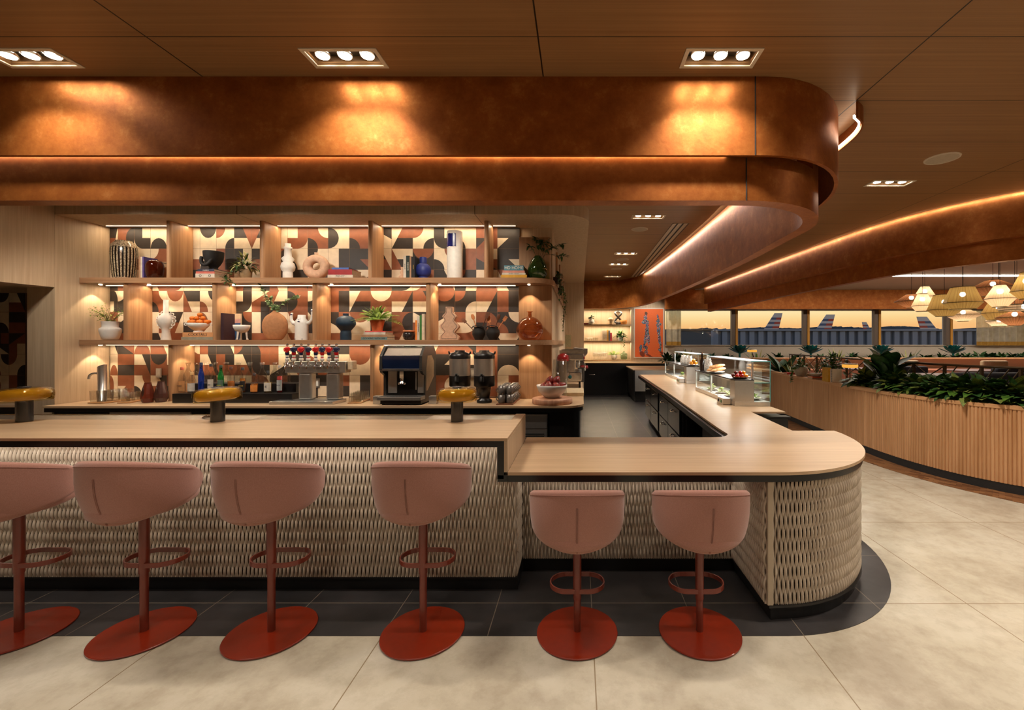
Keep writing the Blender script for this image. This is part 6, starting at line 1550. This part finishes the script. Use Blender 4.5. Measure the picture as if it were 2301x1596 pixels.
# plants in the planter
G_PAT = NT('patterned_leaf'); vv = G_PAT.n('ShaderNodeTexVoronoi'); vv.inputs['Scale'].default_value = 110; G_PAT.l(G_PAT.co(), vv.inputs['Vector'])
G_PAT.set(G_PAT.ramp(vv.outputs['Distance'], [(.25, srgb(40, 62, 24)), (.5, srgb(128, 140, 62))]), .5); G_PAT = G_PAT.mat
r = random.Random(21)
def plant_at(px, off, name, label, z=ZP, cat='plant', group=None): x, y = PX(px, off); return thing(name, label, cat, (x, y, z), 0, group)
# fiddle-leaf
t = plant_at(1988, .30, 'fiddle_leaf_plant', 'big broad-leaved dark green plant standing highest in the planter')
mb = MB()
for i in range(16):
    a = i*2.4; el = .55+.8*((i*7) % 10)/10; d = (math.cos(a)*math.cos(el), math.sin(a)*math.cos(el), math.sin(el)+.25); base = (0, 0, .05+.015*i)
    mb.leaf(base, d, (0, 0, 1), r.uniform(.40, .52), r.uniform(.11, .14), .22, .25, 0, 7, shape=1.3)
mb.tube([(0, 0, -.01), (0, 0, .3)], .012, 6, 1); mb.build('foliage', [G_DEEP, G_STEM], t)
# low patterned bushes along the near end
names = [(1945, 'patterned bush at the foot of the big broad-leaved plant, left side'), (2020, 'patterned bush just right of the big broad-leaved plant'), (2065, 'leafy patterned bush in the planter below the pale armchair'), (2110, 'leafy patterned bush drooping over the ledge'),
         (2150, 'leafy patterned bush left of the silvery shoots'), (2190, 'leafy patterned bush with silvery shoots'), (2235, 'leafy patterned bush second from the right edge of the photo'), (2280, 'leafy patterned bush at the right edge of the photo'), (2340, 'leafy patterned bush just past the right edge of the photo')]
for i, (px, lb) in enumerate(names):
    t = plant_at(px, .28, 'leafy_bush', lb, group='patterned bushes in the slatted planter')
    mb = foliage(random.Random(30+i), (0, 0, .08), 190, .23, .15, .058, 0, -.15, .45, zs=.85, m2=1, seg=4)
    for k in range(8):
        a = r.uniform(0, 2*PI); mb.leaf((.1*math.cos(a), .1*math.sin(a), .12), (math.cos(a), math.sin(a), .5), (0, 0, 1), .24, .065, .6, .2, 2, 4)
    mb.build('foliage', [G_DARK, G_PAT, G_MID], t)
# snake-leaved clumps farther along
for (px, off, lb, n_, h) in ((1782, .30, 'clump of tall sword-shaped leaves beside the nearer display case', 18, .34), (1760, .34, 'broad dark-leaved plant behind the nearer display case', 0, .4)):
    t = plant_at(px, off, 'sword_plant' if n_ else 'broad_leaf_plant', lb); mb = MB()
    for i in range(n_ or 14):
        a = r.uniform(0, 2*PI); e = r.uniform(.9, 1.5) if n_ else r.uniform(.5, 1.4)
        mb.leaf((.08*math.cos(a), .08*math.sin(a), -.005), (math.cos(a)*math.cos(e), math.sin(a)*math.cos(e), math.sin(e)), (0, 0, 1), r.uniform(h*.7, h*1.2)*(1 if n_ else 1.2), .018 if n_ else .10, .2, .2, 1 if (n_ and i % 2) else 0, 6, shape=.8 if n_ else 1.2)
    mb.build('foliage', [G_DEEP if not n_ else G_MID, G_VAR], t)
# ledge items
ZL = .9405
SLATEW = flat('ivory_pot', srgb(190, 172, 148), .6)
def pot_on(px, off, label, prof, mat=SLATEW, name='plant_pot'): x, y = PX(px, off); o = MB().lathe(prof, n=30, cap=False).build(name, mat); o.location = (x, y, ZL); tag(o, label, 'plant pot', 'pots on the planter ledge'); return x, y
x, y = pot_on(1800, .07, 'ivory handled pot with trailing vines on the planter ledge', [(.07, 0), (.10, .03), (.125, .10), (.12, .17), (.11, .19), (.10, .18), (0, .17)])
t = thing('trailing_vine', 'round-leaved vine spilling from the ivory pot down the slats', 'plant', (x, y, ZL+.17)); mb = foliage(random.Random(5), (0, 0, .02), 70, .16, .07, .028, 0, -.1, .5)
for k in range(5): vine(mb, random.Random(k), [(-.08, -.03*k, .03), (-.18, -.03*k, -.02), (-.20, -.02*k, -.14), (-.20, -.02*k, -.30+.02*k)], 12, .055, .026, 0, 0)
for k in range(2): vine(mb, random.Random(k), [(.10, -.03*k, .03), (.13, -.08, -.04), (.13, -.09*k, -.12)], 8, .055, .026, 0, 0)
mb.build('foliage', [G_MID], t)
x, y = pot_on(1835, .07, 'shallow cream bowl pot on the orange book', [(.06, 0), (.10, .03), (.12, .055), (.115, .06), (.09, .04), (0, .03)])
bpy.data.objects['plant_pot.001'].location.z = ZL+.045
g = 'books on the planter ledge'
for (dz, h, mt, lb) in ((0, .022, cl('stone_book', 170, 140, 110), 'stone-coloured book at the bottom under the cream bowl'), (.0225, .022, cl('bright_orange_book', 232, 96, 36), 'bright orange book directly under the cream bowl')):
    book_flat(lb, x-.12, x+.14, ZL+dz, h, .17, mt, g, y-.09)
x2, y2 = PX(1775, .07); book_flat('red book lying on the ledge left of the ivory pot', x2-.10, x2+.12, ZL, .035, .15, cl('red_ledge_book', 190, 40, 46), g, y2-.08)
t = thing('air_plant', 'spiky upright plant growing from the cream bowl', 'plant', (x, y, ZL+.09)); mb = MB()
for i in range(12): a = r.uniform(0, 2*PI); mb.leaf((0, 0, 0), (math.cos(a)*.6, math.sin(a)*.6, 1), (1, 0, 0), .28, .008, .1, .2, 0, 4)
mb.build('foliage', [G_MID], t)
x, y = PX(1866, .06); book_up('mustard upright book on the planter ledge', x-.09, .05, ZL, .24, .18, cl('mustard_book', 206, 150, 30), g, Y=y-.1)
x, y = PX(1878, .07); t = thing('white_spiral_box', 'white upright spiral-bound album on the planter ledge', 'book', (x, y, ZL), 0, g)
MB().box(-.085, .085, -.02, .02, 0, .225).build('cover', WHITE_M, t, bevel=.003); m = MB()
for k in range(14): m.box(-.087, -.075, -.0215, .0, .012+k*.015, .018+k*.015)
m.build('spiral', BLACKM, t)
t = plant_at(1868, .30, 'tall_shrub', 'tall airy green shrub rising behind the white album'); mb = foliage(random.Random(7), (0, 0, .30), 360, .27, .065, .028, 0, -.7, .3, zs=.9)
for i in range(8): a = r.uniform(0, 2*PI); mb.tube([(0, 0, -.005), (.1*math.cos(a), .1*math.sin(a), .28), (.2*math.cos(a), .2*math.sin(a), .48)], .004, 4, 1)
mb.build('foliage', [G_MID, G_STEM], t)
def small_lamp(x, y, z, h, label, s=1.0):
    t = thing('ledge_lamp', label, 'lamp', (x, y, z), 0, 'yellow-shaded lamps in the dining area'); MB().lathe([(.055*s, 0), (.055*s, .012), (.008*s, .016), (.008*s, h)], n=24).build('stand', BLACKM, t)
    MB().lathe([(.10*s, h), (.11*s, h+.01), (.11*s, h+.045), (.10*s, h+.052), (0, h+.052)], n=36).build('shade', emit('lamp_shade_glow', (1, .46, .07, 1), .8), t); MB().lathe([(.105*s, h+.0522), (.105*s, h+.062), (0, h+.066)], n=32).build('cap', WHITE, t)
x, y = PX(1909, .07); small_lamp(x, y, ZL, .27, 'yellow-shaded lamp on a thin black stem on the planter ledge')
small_lamp(Wx(1690, 10.6), 10.6, 1.18, .19, 'small yellow-shaded lamp on a table behind the display cases')

# ================================================================ DINING AREA BEYOND
NAVYF = flat('navy_banquette', srgb(40, 44, 60), .8); ROSEF = flat('rose_seat', srgb(178, 112, 84), .8); CREAMF = flat('cream_chair', srgb(206, 178, 140), .7); TABW = flat('lilac_tabletop', srgb(150, 120, 120), .35)
FUR = [(5.75, 5.6, 'nearest'), (6.6, 7.0, 'middle'), (6.4, 8.8, 'far left'), (8.4, 8.2, 'far right')]
for (x, y, wd) in FUR:
    t = thing('banquette', wd+' navy tufted banquette behind the railing', 'banquette', (x, y, .0055), 0, 'navy banquettes'); MB().box(-.6, .6, -.05, .12, .0, 1.12).build('backrest', NAVYF, t, bevel=.04); MB().box(-.6, .6, .13, .65, .0, .46).build('seat', NAVYF, t, bevel=.04)
    t = thing('dining_table', wd+' lilac-topped dining table beyond the railing', 'table', (x, y+1.02, .0055), 0, 'dining tables'); MB().box(-.55, .55, -.32, .32, .99, 1.02).build('tabletop', TABW, t, bevel=.01); MB().lathe([(.22, 0), (.22, .015), (.035, .02), (.035, .99)], n=20).build('pedestal', BLACKM, t)
for i, (x, y) in enumerate(((7.3, 9.8), (9.1, 9.6), (10.3, 9.2))):
    t = thing('armchair', ['left', 'middle', 'right'][i]+' cream-backed dining chair near the window planter', 'chair', (x, y, .0055), 0, 'cream dining chairs')
    MB().box(-.28, .28, -.05, .05, .5, 1.20).build('backrest', CREAMF, t, bevel=.03); MB().box(-.28, .28, .06, .5, .68, .78).build('seat', ROSEF, t, bevel=.03)
    for a in (-.24, .24):
        for b in (-.0, .44): MB().lathe([(.015, 0), (.02, .68 if b else .5)], (a, b, 0), 10).build('leg', BLACKM, t)
# long window-side planter
t = thing('window_planter', 'long low plaster planter box running under the windows', 'planter', (0,0,0))
MB().box(3.2, 15.3, 11.6, 11.7, .0055, 1.17).build('front', PLASTER, t); MB().box(3.2, 15.3, 11.7, 12.6, .0055, 1.06).build('soil_bed', SOIL, t); MB().box(3.1, 15.4, 11.45, 11.72, 1.1705, 1.20).build('ledge', LEDGE, t)
wp = MB(); MB().box(5.3, 15.3, 10.75, 11.4, .0055, .92).build('banquette_base', ROSEF, t)
px_list = [1500, 1520, 1545, 1575, 1600, 1635, 1700, 1750, 1790, 1845, 1880, 1915, 1955, 2000, 2040, 2080, 2115, 2150, 2175, 2200, 2225, 2250, 2275, 2300]
posw = ['under the curtain', 'first right of the curtain', 'second right of the curtain', 'behind the farther display case', 'between the display cases', 'behind the nearer display case lamp', 'right of the nearer display case', 'under the first aircraft tail', 'left of the second window post', 'under the second tail', 'right of the second tail', 'left of the small tail',
        'at the third window post', 'behind the big broad leaves', 'left of the fourth tail', 'under the fourth tail', 'right of the fourth tail', 'first of the dense hedge by the pendants', 'second of the dense hedge', 'third of the dense hedge', 'fourth of the dense hedge', 'fifth of the dense hedge', 'sixth of the dense hedge', 'at the right edge of the photo']
for i, px in enumerate(px_list):
    Y = 11.95 + .25*(i % 3); x = Wx(px, Y)
    if i % 4 == 2 and i < 17:
        t = thing('sword_plant', 'upright sword-leaved plant in the window planter, '+posw[i], 'plant', (x, Y, 1.055), 0, 'plants in the window planter'); mb = MB()
        for k in range(14): a = r.uniform(0, 2*PI); e = r.uniform(.8, 1.5); mb.leaf((.1*math.cos(a), .1*math.sin(a), 0), (math.cos(a)*math.cos(e), math.sin(a)*math.cos(e), math.sin(e)), (0, 0, 1), r.uniform(.25, .45), .022, .15, .2, k % 2, 5, shape=.8)
        mb.build('foliage', [G_MID, G_VAR], t)
    else:
        t = thing('leafy_plant', 'dark leafy plant in the window planter, '+posw[i], 'plant', (x, Y, 1.055), 0, 'plants in the window planter')
        foliage(random.Random(100+i), (0, 0, .04), 70, .26 if i > 16 else .18, .17, .05, 0, -.05, .4, m2=1 if i > 14 else None, zs=.6).build('foliage', [G_DEEP, G_DARK], t)
# teal agaves against the window ledge
TEALG = gmat('teal_agave', (10, 70, 76), (30, 120, 110)); 
for (px, py, lb) in ((1662, 797, 'first'), (1822, 797, 'second'), (1981, 797, 'third'), (2142, 797, 'fourth')):
    Y = 13.2; z = 1.25; t = thing('teal_agave', 'glossy teal rosette plant below the '+lb+' window post', 'plant', (Wx(px, Y), Y, 1.07), 0, 'teal rosette plants'); mb = MB()
    for k in range(22):
        a = k*2.4; e = .25+1.1*k/22; mb.leaf((0, 0, .18), (math.cos(a)*math.cos(e), math.sin(a)*math.cos(e), math.sin(e)), (0, 0, 1), .42-.008*k, .085, -.15, .3, 0, 6, shape=1.2)
    mb.tube([(0, 0, 0), (0, 0, .2)], .03, 6, 0); mb.build('foliage', [TEALG], t)
    o = MB().lathe([(.16, 0), (.18, .35), (.16, .36)], n=20).build('planter_pot', SLATEW, t); o.location = (0, 0, -.36)
MB_ = MB().box(X2+.1, 15.3, 12.9, 13.5, .0055, .70).build('window_bench', PLASTER); tag(MB_, 'low plaster bench wall under the window ledge', 'bench')
# curtains
q = NT('sheer_curtain'); tr = q.n('ShaderNodeBsdfTransparent'); q.set(q.ramp(q.noise(6), [(.3, srgb(196, 180, 146)), (.7, srgb(226, 212, 180))]), .9); mx_ = q.n('ShaderNodeMixShader'); mx_.inputs[0].default_value = .72
q.l(tr.outputs[0], mx_.inputs[1]); q.l(q.b.outputs[0], mx_.inputs[2]); q.l(mx_.outputs[0], q.out.inputs[0]); SHEER = q.mat
HEM = flat('mustard_hem', srgb(186, 140, 60), .9)
def curtain(pxa, pxb, label, z0=1.50):
    Y = 13.72; xa, xb = Wx(pxa, Y), Wx(pxb, Y); n_ = int((xb-xa)/.025); t = thing('curtain', label, 'curtain', (0,0,0))
    for (a, b, mt, nm) in ((z0+.12, 2.62, SHEER, 'sheer_panel'), (z0, z0+.119, HEM, 'hem')):
        vs = []
        for k in range(n_+1): xx = xa+(xb-xa)*k/n_; yy = Y+.045*math.sin(k*.9)+.02*math.sin(k*.37); vs += [(xx, yy, a), (xx, yy, b)]
        MB().add(vs, [(2*k, 2*k+2, 2*k+3, 2*k+1) for k in range(n_)], 0, True).build(nm, mt, t)
    MB().box(xa, xb, Y-.08, YW-.001, 2.6205, 2.64).build('track', MULL, t)
curtain(1497, 1530, 'sheer beige curtain at the left end of the windows'); curtain(2195, 2330, 'wide sheer curtain with mustard hem at the right end of the windows')

# ---------------------------------------------------------------- pendant lamps
def thread_mat(name, c1, c2, alpha=.86):
    q = NT(name); sx = q.n('ShaderNodeSeparateXYZ'); q.l(q.co(), sx.inputs[0]); an = q.math('ARCTAN2', sx.outputs[1], sx.outputs[0])
    cb = q.n('ShaderNodeCombineXYZ'); q.l(an, cb.inputs[0]); nn = q.n('ShaderNodeTexNoise'); nn.inputs['Scale'].default_value = 26; nn.inputs['Detail'].default_value = 3; q.l(cb.outputs[0], nn.inputs['Vector'])
    q.set(q.ramp(nn.outputs['Fac'], [(.35, srgb(*c1)), (.65, srgb(*c2))]), .7); tl = q.n('ShaderNodeBsdfTranslucent'); q.l(q.ramp(nn.outputs['Fac'], [(.35, srgb(*c1)), (.65, srgb(*c2))]), tl.inputs[0])
    m1 = q.n('ShaderNodeMixShader'); m1.inputs[0].default_value = .45; q.l(q.b.outputs[0], m1.inputs[1]); q.l(tl.outputs[0], m1.inputs[2]); tr = q.n('ShaderNodeBsdfTransparent')
    m2 = q.n('ShaderNodeMixShader'); m2.inputs[0].default_value = alpha; q.l(tr.outputs[0], m2.inputs[1]); q.l(m1.outputs[0], m2.inputs[2]); q.l(m2.outputs[0], q.out.inputs[0]); return q.mat
TA = thread_mat('pale_threads', (196, 164, 130), (240, 220, 190)); TB = thread_mat('olive_threads', (130, 100, 50), (200, 168, 104)); TC = thread_mat('brown_threads', (104, 60, 34), (188, 130, 88))
BULB = emit('pendant_bulb', (1, .88, .70, 1), 25)
def pendant(px, py_top, py_mid, py_bot, hw_top, hw_mid, hw_bot, Y, mat, label):
    s_ = Y/F; z = Zz(py_mid, Y); t = thing('pendant_lamp', label, 'pendant lamp', (Wx(px, Y), Y, z), 0, 'faceted thread pendant lamps')
    za, zb = Zz(py_top, Y)-z, Zz(py_bot, Y)-z; n_ = 12
    sh = MB().lathe([(hw_bot*s_, zb), (hw_mid*s_, 0), (hw_top*s_, za)], n=n_, smooth=False, cap=False).build('shade', mat, t)
    fr = MB()
    for (rr, zz) in ((hw_bot*s_, zb), (hw_mid*s_, 0), (hw_top*s_, za)): fr.tube([(rr*math.cos(2*PI*k/n_), rr*math.sin(2*PI*k/n_), zz) for k in range(n_)], .004, 5, closed=True)
    fr.build('wire_frame', G_STEM, t)
    zbu = za*.55; MB().ball((0, 0, zbu), .035, 12).build('bulb', BULB, t); MB().lathe([(.018, zbu+.03), (.018, zbu+.07)], n=12).build('socket', BLACKM, t)
    MB().tube([(0, 0, zbu+.07), (0, 0, CEIL-.016-z)], .003, 5).build('cord', BLACKM, t)
    lamp('POINT', 'bulb_lamp', (Wx(px, Y), Y, z+zbu-.05), 1.7, (1, .82, .58), shadow_soft_size=.04)
PD = [(2048, 662, 678, 692, 10, 32, 9, 7.6, TC, 'leftmost small brown diamond pendant'), (2078, 644, 668, 680, 8, 21, 10, 7.9, TA, 'small pale bell pendant behind its twin at the left'), (2073, 660, 688, 700, 9, 21, 12, 7.3, TA, 'small pale bell pendant in front of its twin at the left'),
      (2122, 663, 697, 711, 20, 32, 16, 6.9, TB, 'olive drum pendant third from the left'), (2163, 646, 681, 695, 22, 36, 24, 6.3, TB, 'large olive drum pendant in front'), (2164, 697, 708, 722, 12, 34, 10, 7.4, TA, 'flat pale pendant hanging lowest at the middle'),
      (2231, 630, 648, 665, 12, 44, 18, 6.6, TC, 'wide brown hat-shaped pendant hanging highest'), (2247, 641, 672, 690, 10, 28, 13, 5.9, TA, 'pale bell pendant with pink threads'), (2244, 680, 704, 719, 18, 31, 20, 6.8, TB, 'olive pendant half hidden under the pink-threaded bell'),
      (2245, 718, 722, 733, 22, 24, 12, 7.6, TA, 'low pale shallow pendant at lower right'), (2285, 645, 662, 684, 10, 26, 14, 6.9, TC, 'brown pendant behind at the right'), (2280, 700, 714, 732, 8, 34, 10, 6.5, TC, 'low brown diamond pendant at the right'),
      (2306, 612, 655, 672, 10, 28, 12, 5.6, TB, 'olive pendant cut by the right edge of the photo'), (2302, 686, 692, 697, 44, 46, 44, 6.1, TA, 'flat drum pendant with cord band cut by the right edge')]
for a in PD: pendant(*a)

# ================================================================ OUTSIDE THE WINDOWS
TARM = flat('tarmac', srgb(70, 80, 92), .9)
o = MB().box(-200, 500, 16, 900, -3.2, -3.0).build('tarmac', TARM); struct(o)
HILL = flat('wooded_hills', srgb(58, 66, 72), 1.0, nz=.2, nscale=.2)
mb = MB(); vs = []; n_ = 420; Yh = 420
for k in range(n_+1):
    x = Wx(1440+k*2.3, Yh); h = 15 + 3.5*noise.noise((k*.018, 3, 0)) + .9*noise.noise((k*.25, 1, 0)) + .8*noise.noise((k*.9, 5, 0)) - (2 if k < 60 else 0)
    vs += [(x, Yh-30, -3), (x, Yh, h), (x, Yh+80, h*.9)]
mb.add(vs, [f for k in range(n_) for f in ((3*k, 3*k+3, 3*k+4, 3*k+1), (3*k+1, 3*k+4, 3*k+5, 3*k+2))], 0, False); o = mb.build('wooded_hills', HILL); struct(o)
FEN = flat('grey_blue_barrier', srgb(120, 132, 146), .7, nz=.05)
t = thing('blast_fence', 'long grey-blue corrugated barrier on the airfield beyond the windows', 'barrier', (0, 40, -3))
x0, x1 = Wx(1600, 40), Wx(2330, 40); m = MB(); m.box(x0, x1, 0, .3, 0, Zz(744, 40)+3, 0); m.box(x0, x1, -.5, .3, Zz(744, 40)+3, Zz(740, 40)+3)
m.build('wall', FEN, t); k = 0; xx = x0
while xx < x1: MB().box(xx, xx+.45, -.35, -.001, 0, Zz(745, 40)+3).build('rib', FEN, t); xx += .82
t = thing('service_shed', 'dark low service shed with ribbed wall outside the first window', 'shed', (Wx(1565, 36), 36, -3)); MB().box(-1.3, 1.2, 0, 3, 0, Zz(743, 36)+3).build('walls', flat('shed_grey', srgb(70, 78, 84), .8), t); MB().box(-1.35, 1.3, -.1, 3.1, Zz(743, 36)+3, Zz(739, 36)+3).build('roof', flat('shed_roof', srgb(110, 100, 84), .8), t)
TW = flat('tail_silver', srgb(196, 190, 186), .5, nz=.03); TR = flat('tail_red', srgb(176, 60, 40), .5, nz=.03); TBL = flat('tail_blue', srgb(70, 86, 116), .5, nz=.03); TO = flat('tail_fuselage', srgb(190, 196, 204), .4)
def tail(px0, py0, px1, py1, flip, Y, label, lower):
    """fin outline in photo columns at the aircraft's distance; the stripes are its paint"""
    s_ = Y/F; w = (px1-px0)*s_; h = (py1-py0)*s_
    t = thing('aircraft_tail', label, 'aircraft', (Wx((px0+px1)/2, Y), Y, Zz(py1, Y)), 0, 'parked aircraft tails outside')
    nrow = 9; m = MB(); 
    lead = lambda v: -w/2 + w*.62*v; trail = lambda v: w/2*.55 + w*.225*v            # v: 0 bottom .. 1 top
    if flip: lead, trail = (lambda v: -(w/2*.55 + w*.225*v)), (lambda v: w/2 - w*.62*v)
    for i in range(nrow):
        v0, v1 = i/nrow, (i+1)/nrow
        for (a, b, c) in ((0, .50, 2 if i % 2 == 0 else 1), (.50, 1.0, 3 if i % 2 == 0 else 1)):
            if flip: c = {2: 3, 3: 2, 1: 1}[c]
            if i == nrow-1: c = 1
            c -= 1
            P = [(lead(v0)+(trail(v0)-lead(v0))*a, h*v0), (lead(v0)+(trail(v0)-lead(v0))*b, h*v0), (lead(v1)+(trail(v1)-lead(v1))*b, h*v1), (lead(v1)+(trail(v1)-lead(v1))*a, h*v1)]
            m.prism(P, -.12, .12, {0: 0, 1: 2, 2: 1}[c], M=MX)
    m.build('fin', [TW, TR, TBL], t)
    fu = MB(M=T(0, 0, -1.4*Y/120)); L = w*3.2 if lower else w*1.2; a = -L if not flip else -L
    fu.tube([(-L, 0, -.2), (-L*.3, 0, 0), (0, 0, .3), (w*.5 if not flip else w*.7, 0, .9*Y/120)], [1.6*Y/120, 1.6*Y/120, 1.1*Y/120, .3*Y/120], 16) if not flip else fu.tube([(-L*1.3, 0, .2), (-w*.4, 0, .2), (w*.3, 0, .1), (w*.8, 0, 0)], [.9*Y/120, 1.2*Y/120, 1.3*Y/120, 1.3*Y/120], 16)
    fu.build('fuselage', TO, t)
    MB(M=T(0, 0, -1.4*Y/120-.2)).lathe([(.3, -3-Zz(py1, Y)+1.4*Y/120+.2), (.3, 0)], n=8).build('landing_gear', TBL, t)
tail(1712, 704, 1758, 748, False, 120, 'striped aircraft tail in the second window', False); tail(1826, 707, 1876, 752, False, 125, 'striped aircraft tail in the third window', False)
tail(1937, 724, 1962, 752, True, 170, 'small striped aircraft tail beside the third window post', False); tail(2060, 712, 2118, 757, True, 115, 'striped aircraft tail with visible fuselage under the pendant lamps', True)
for i, (px, w_, py) in enumerate(((1985, 26, 742), (2040, 30, 744), (1905, 18, 748))):
    o = MB().box(-w_*.12, w_*.12, -2, 2, 0, Zz(py, 200)+3).build('terminal_building', flat('pale_building', srgb(150, 150, 152), .8)); o.location = (Wx(px, 200), 200, -3); tag(o, ['pale low building right of the small tail', 'pale low building left of the fourth tail', 'small pale low building between the third and small tails'][i]+' on the horizon', 'building')
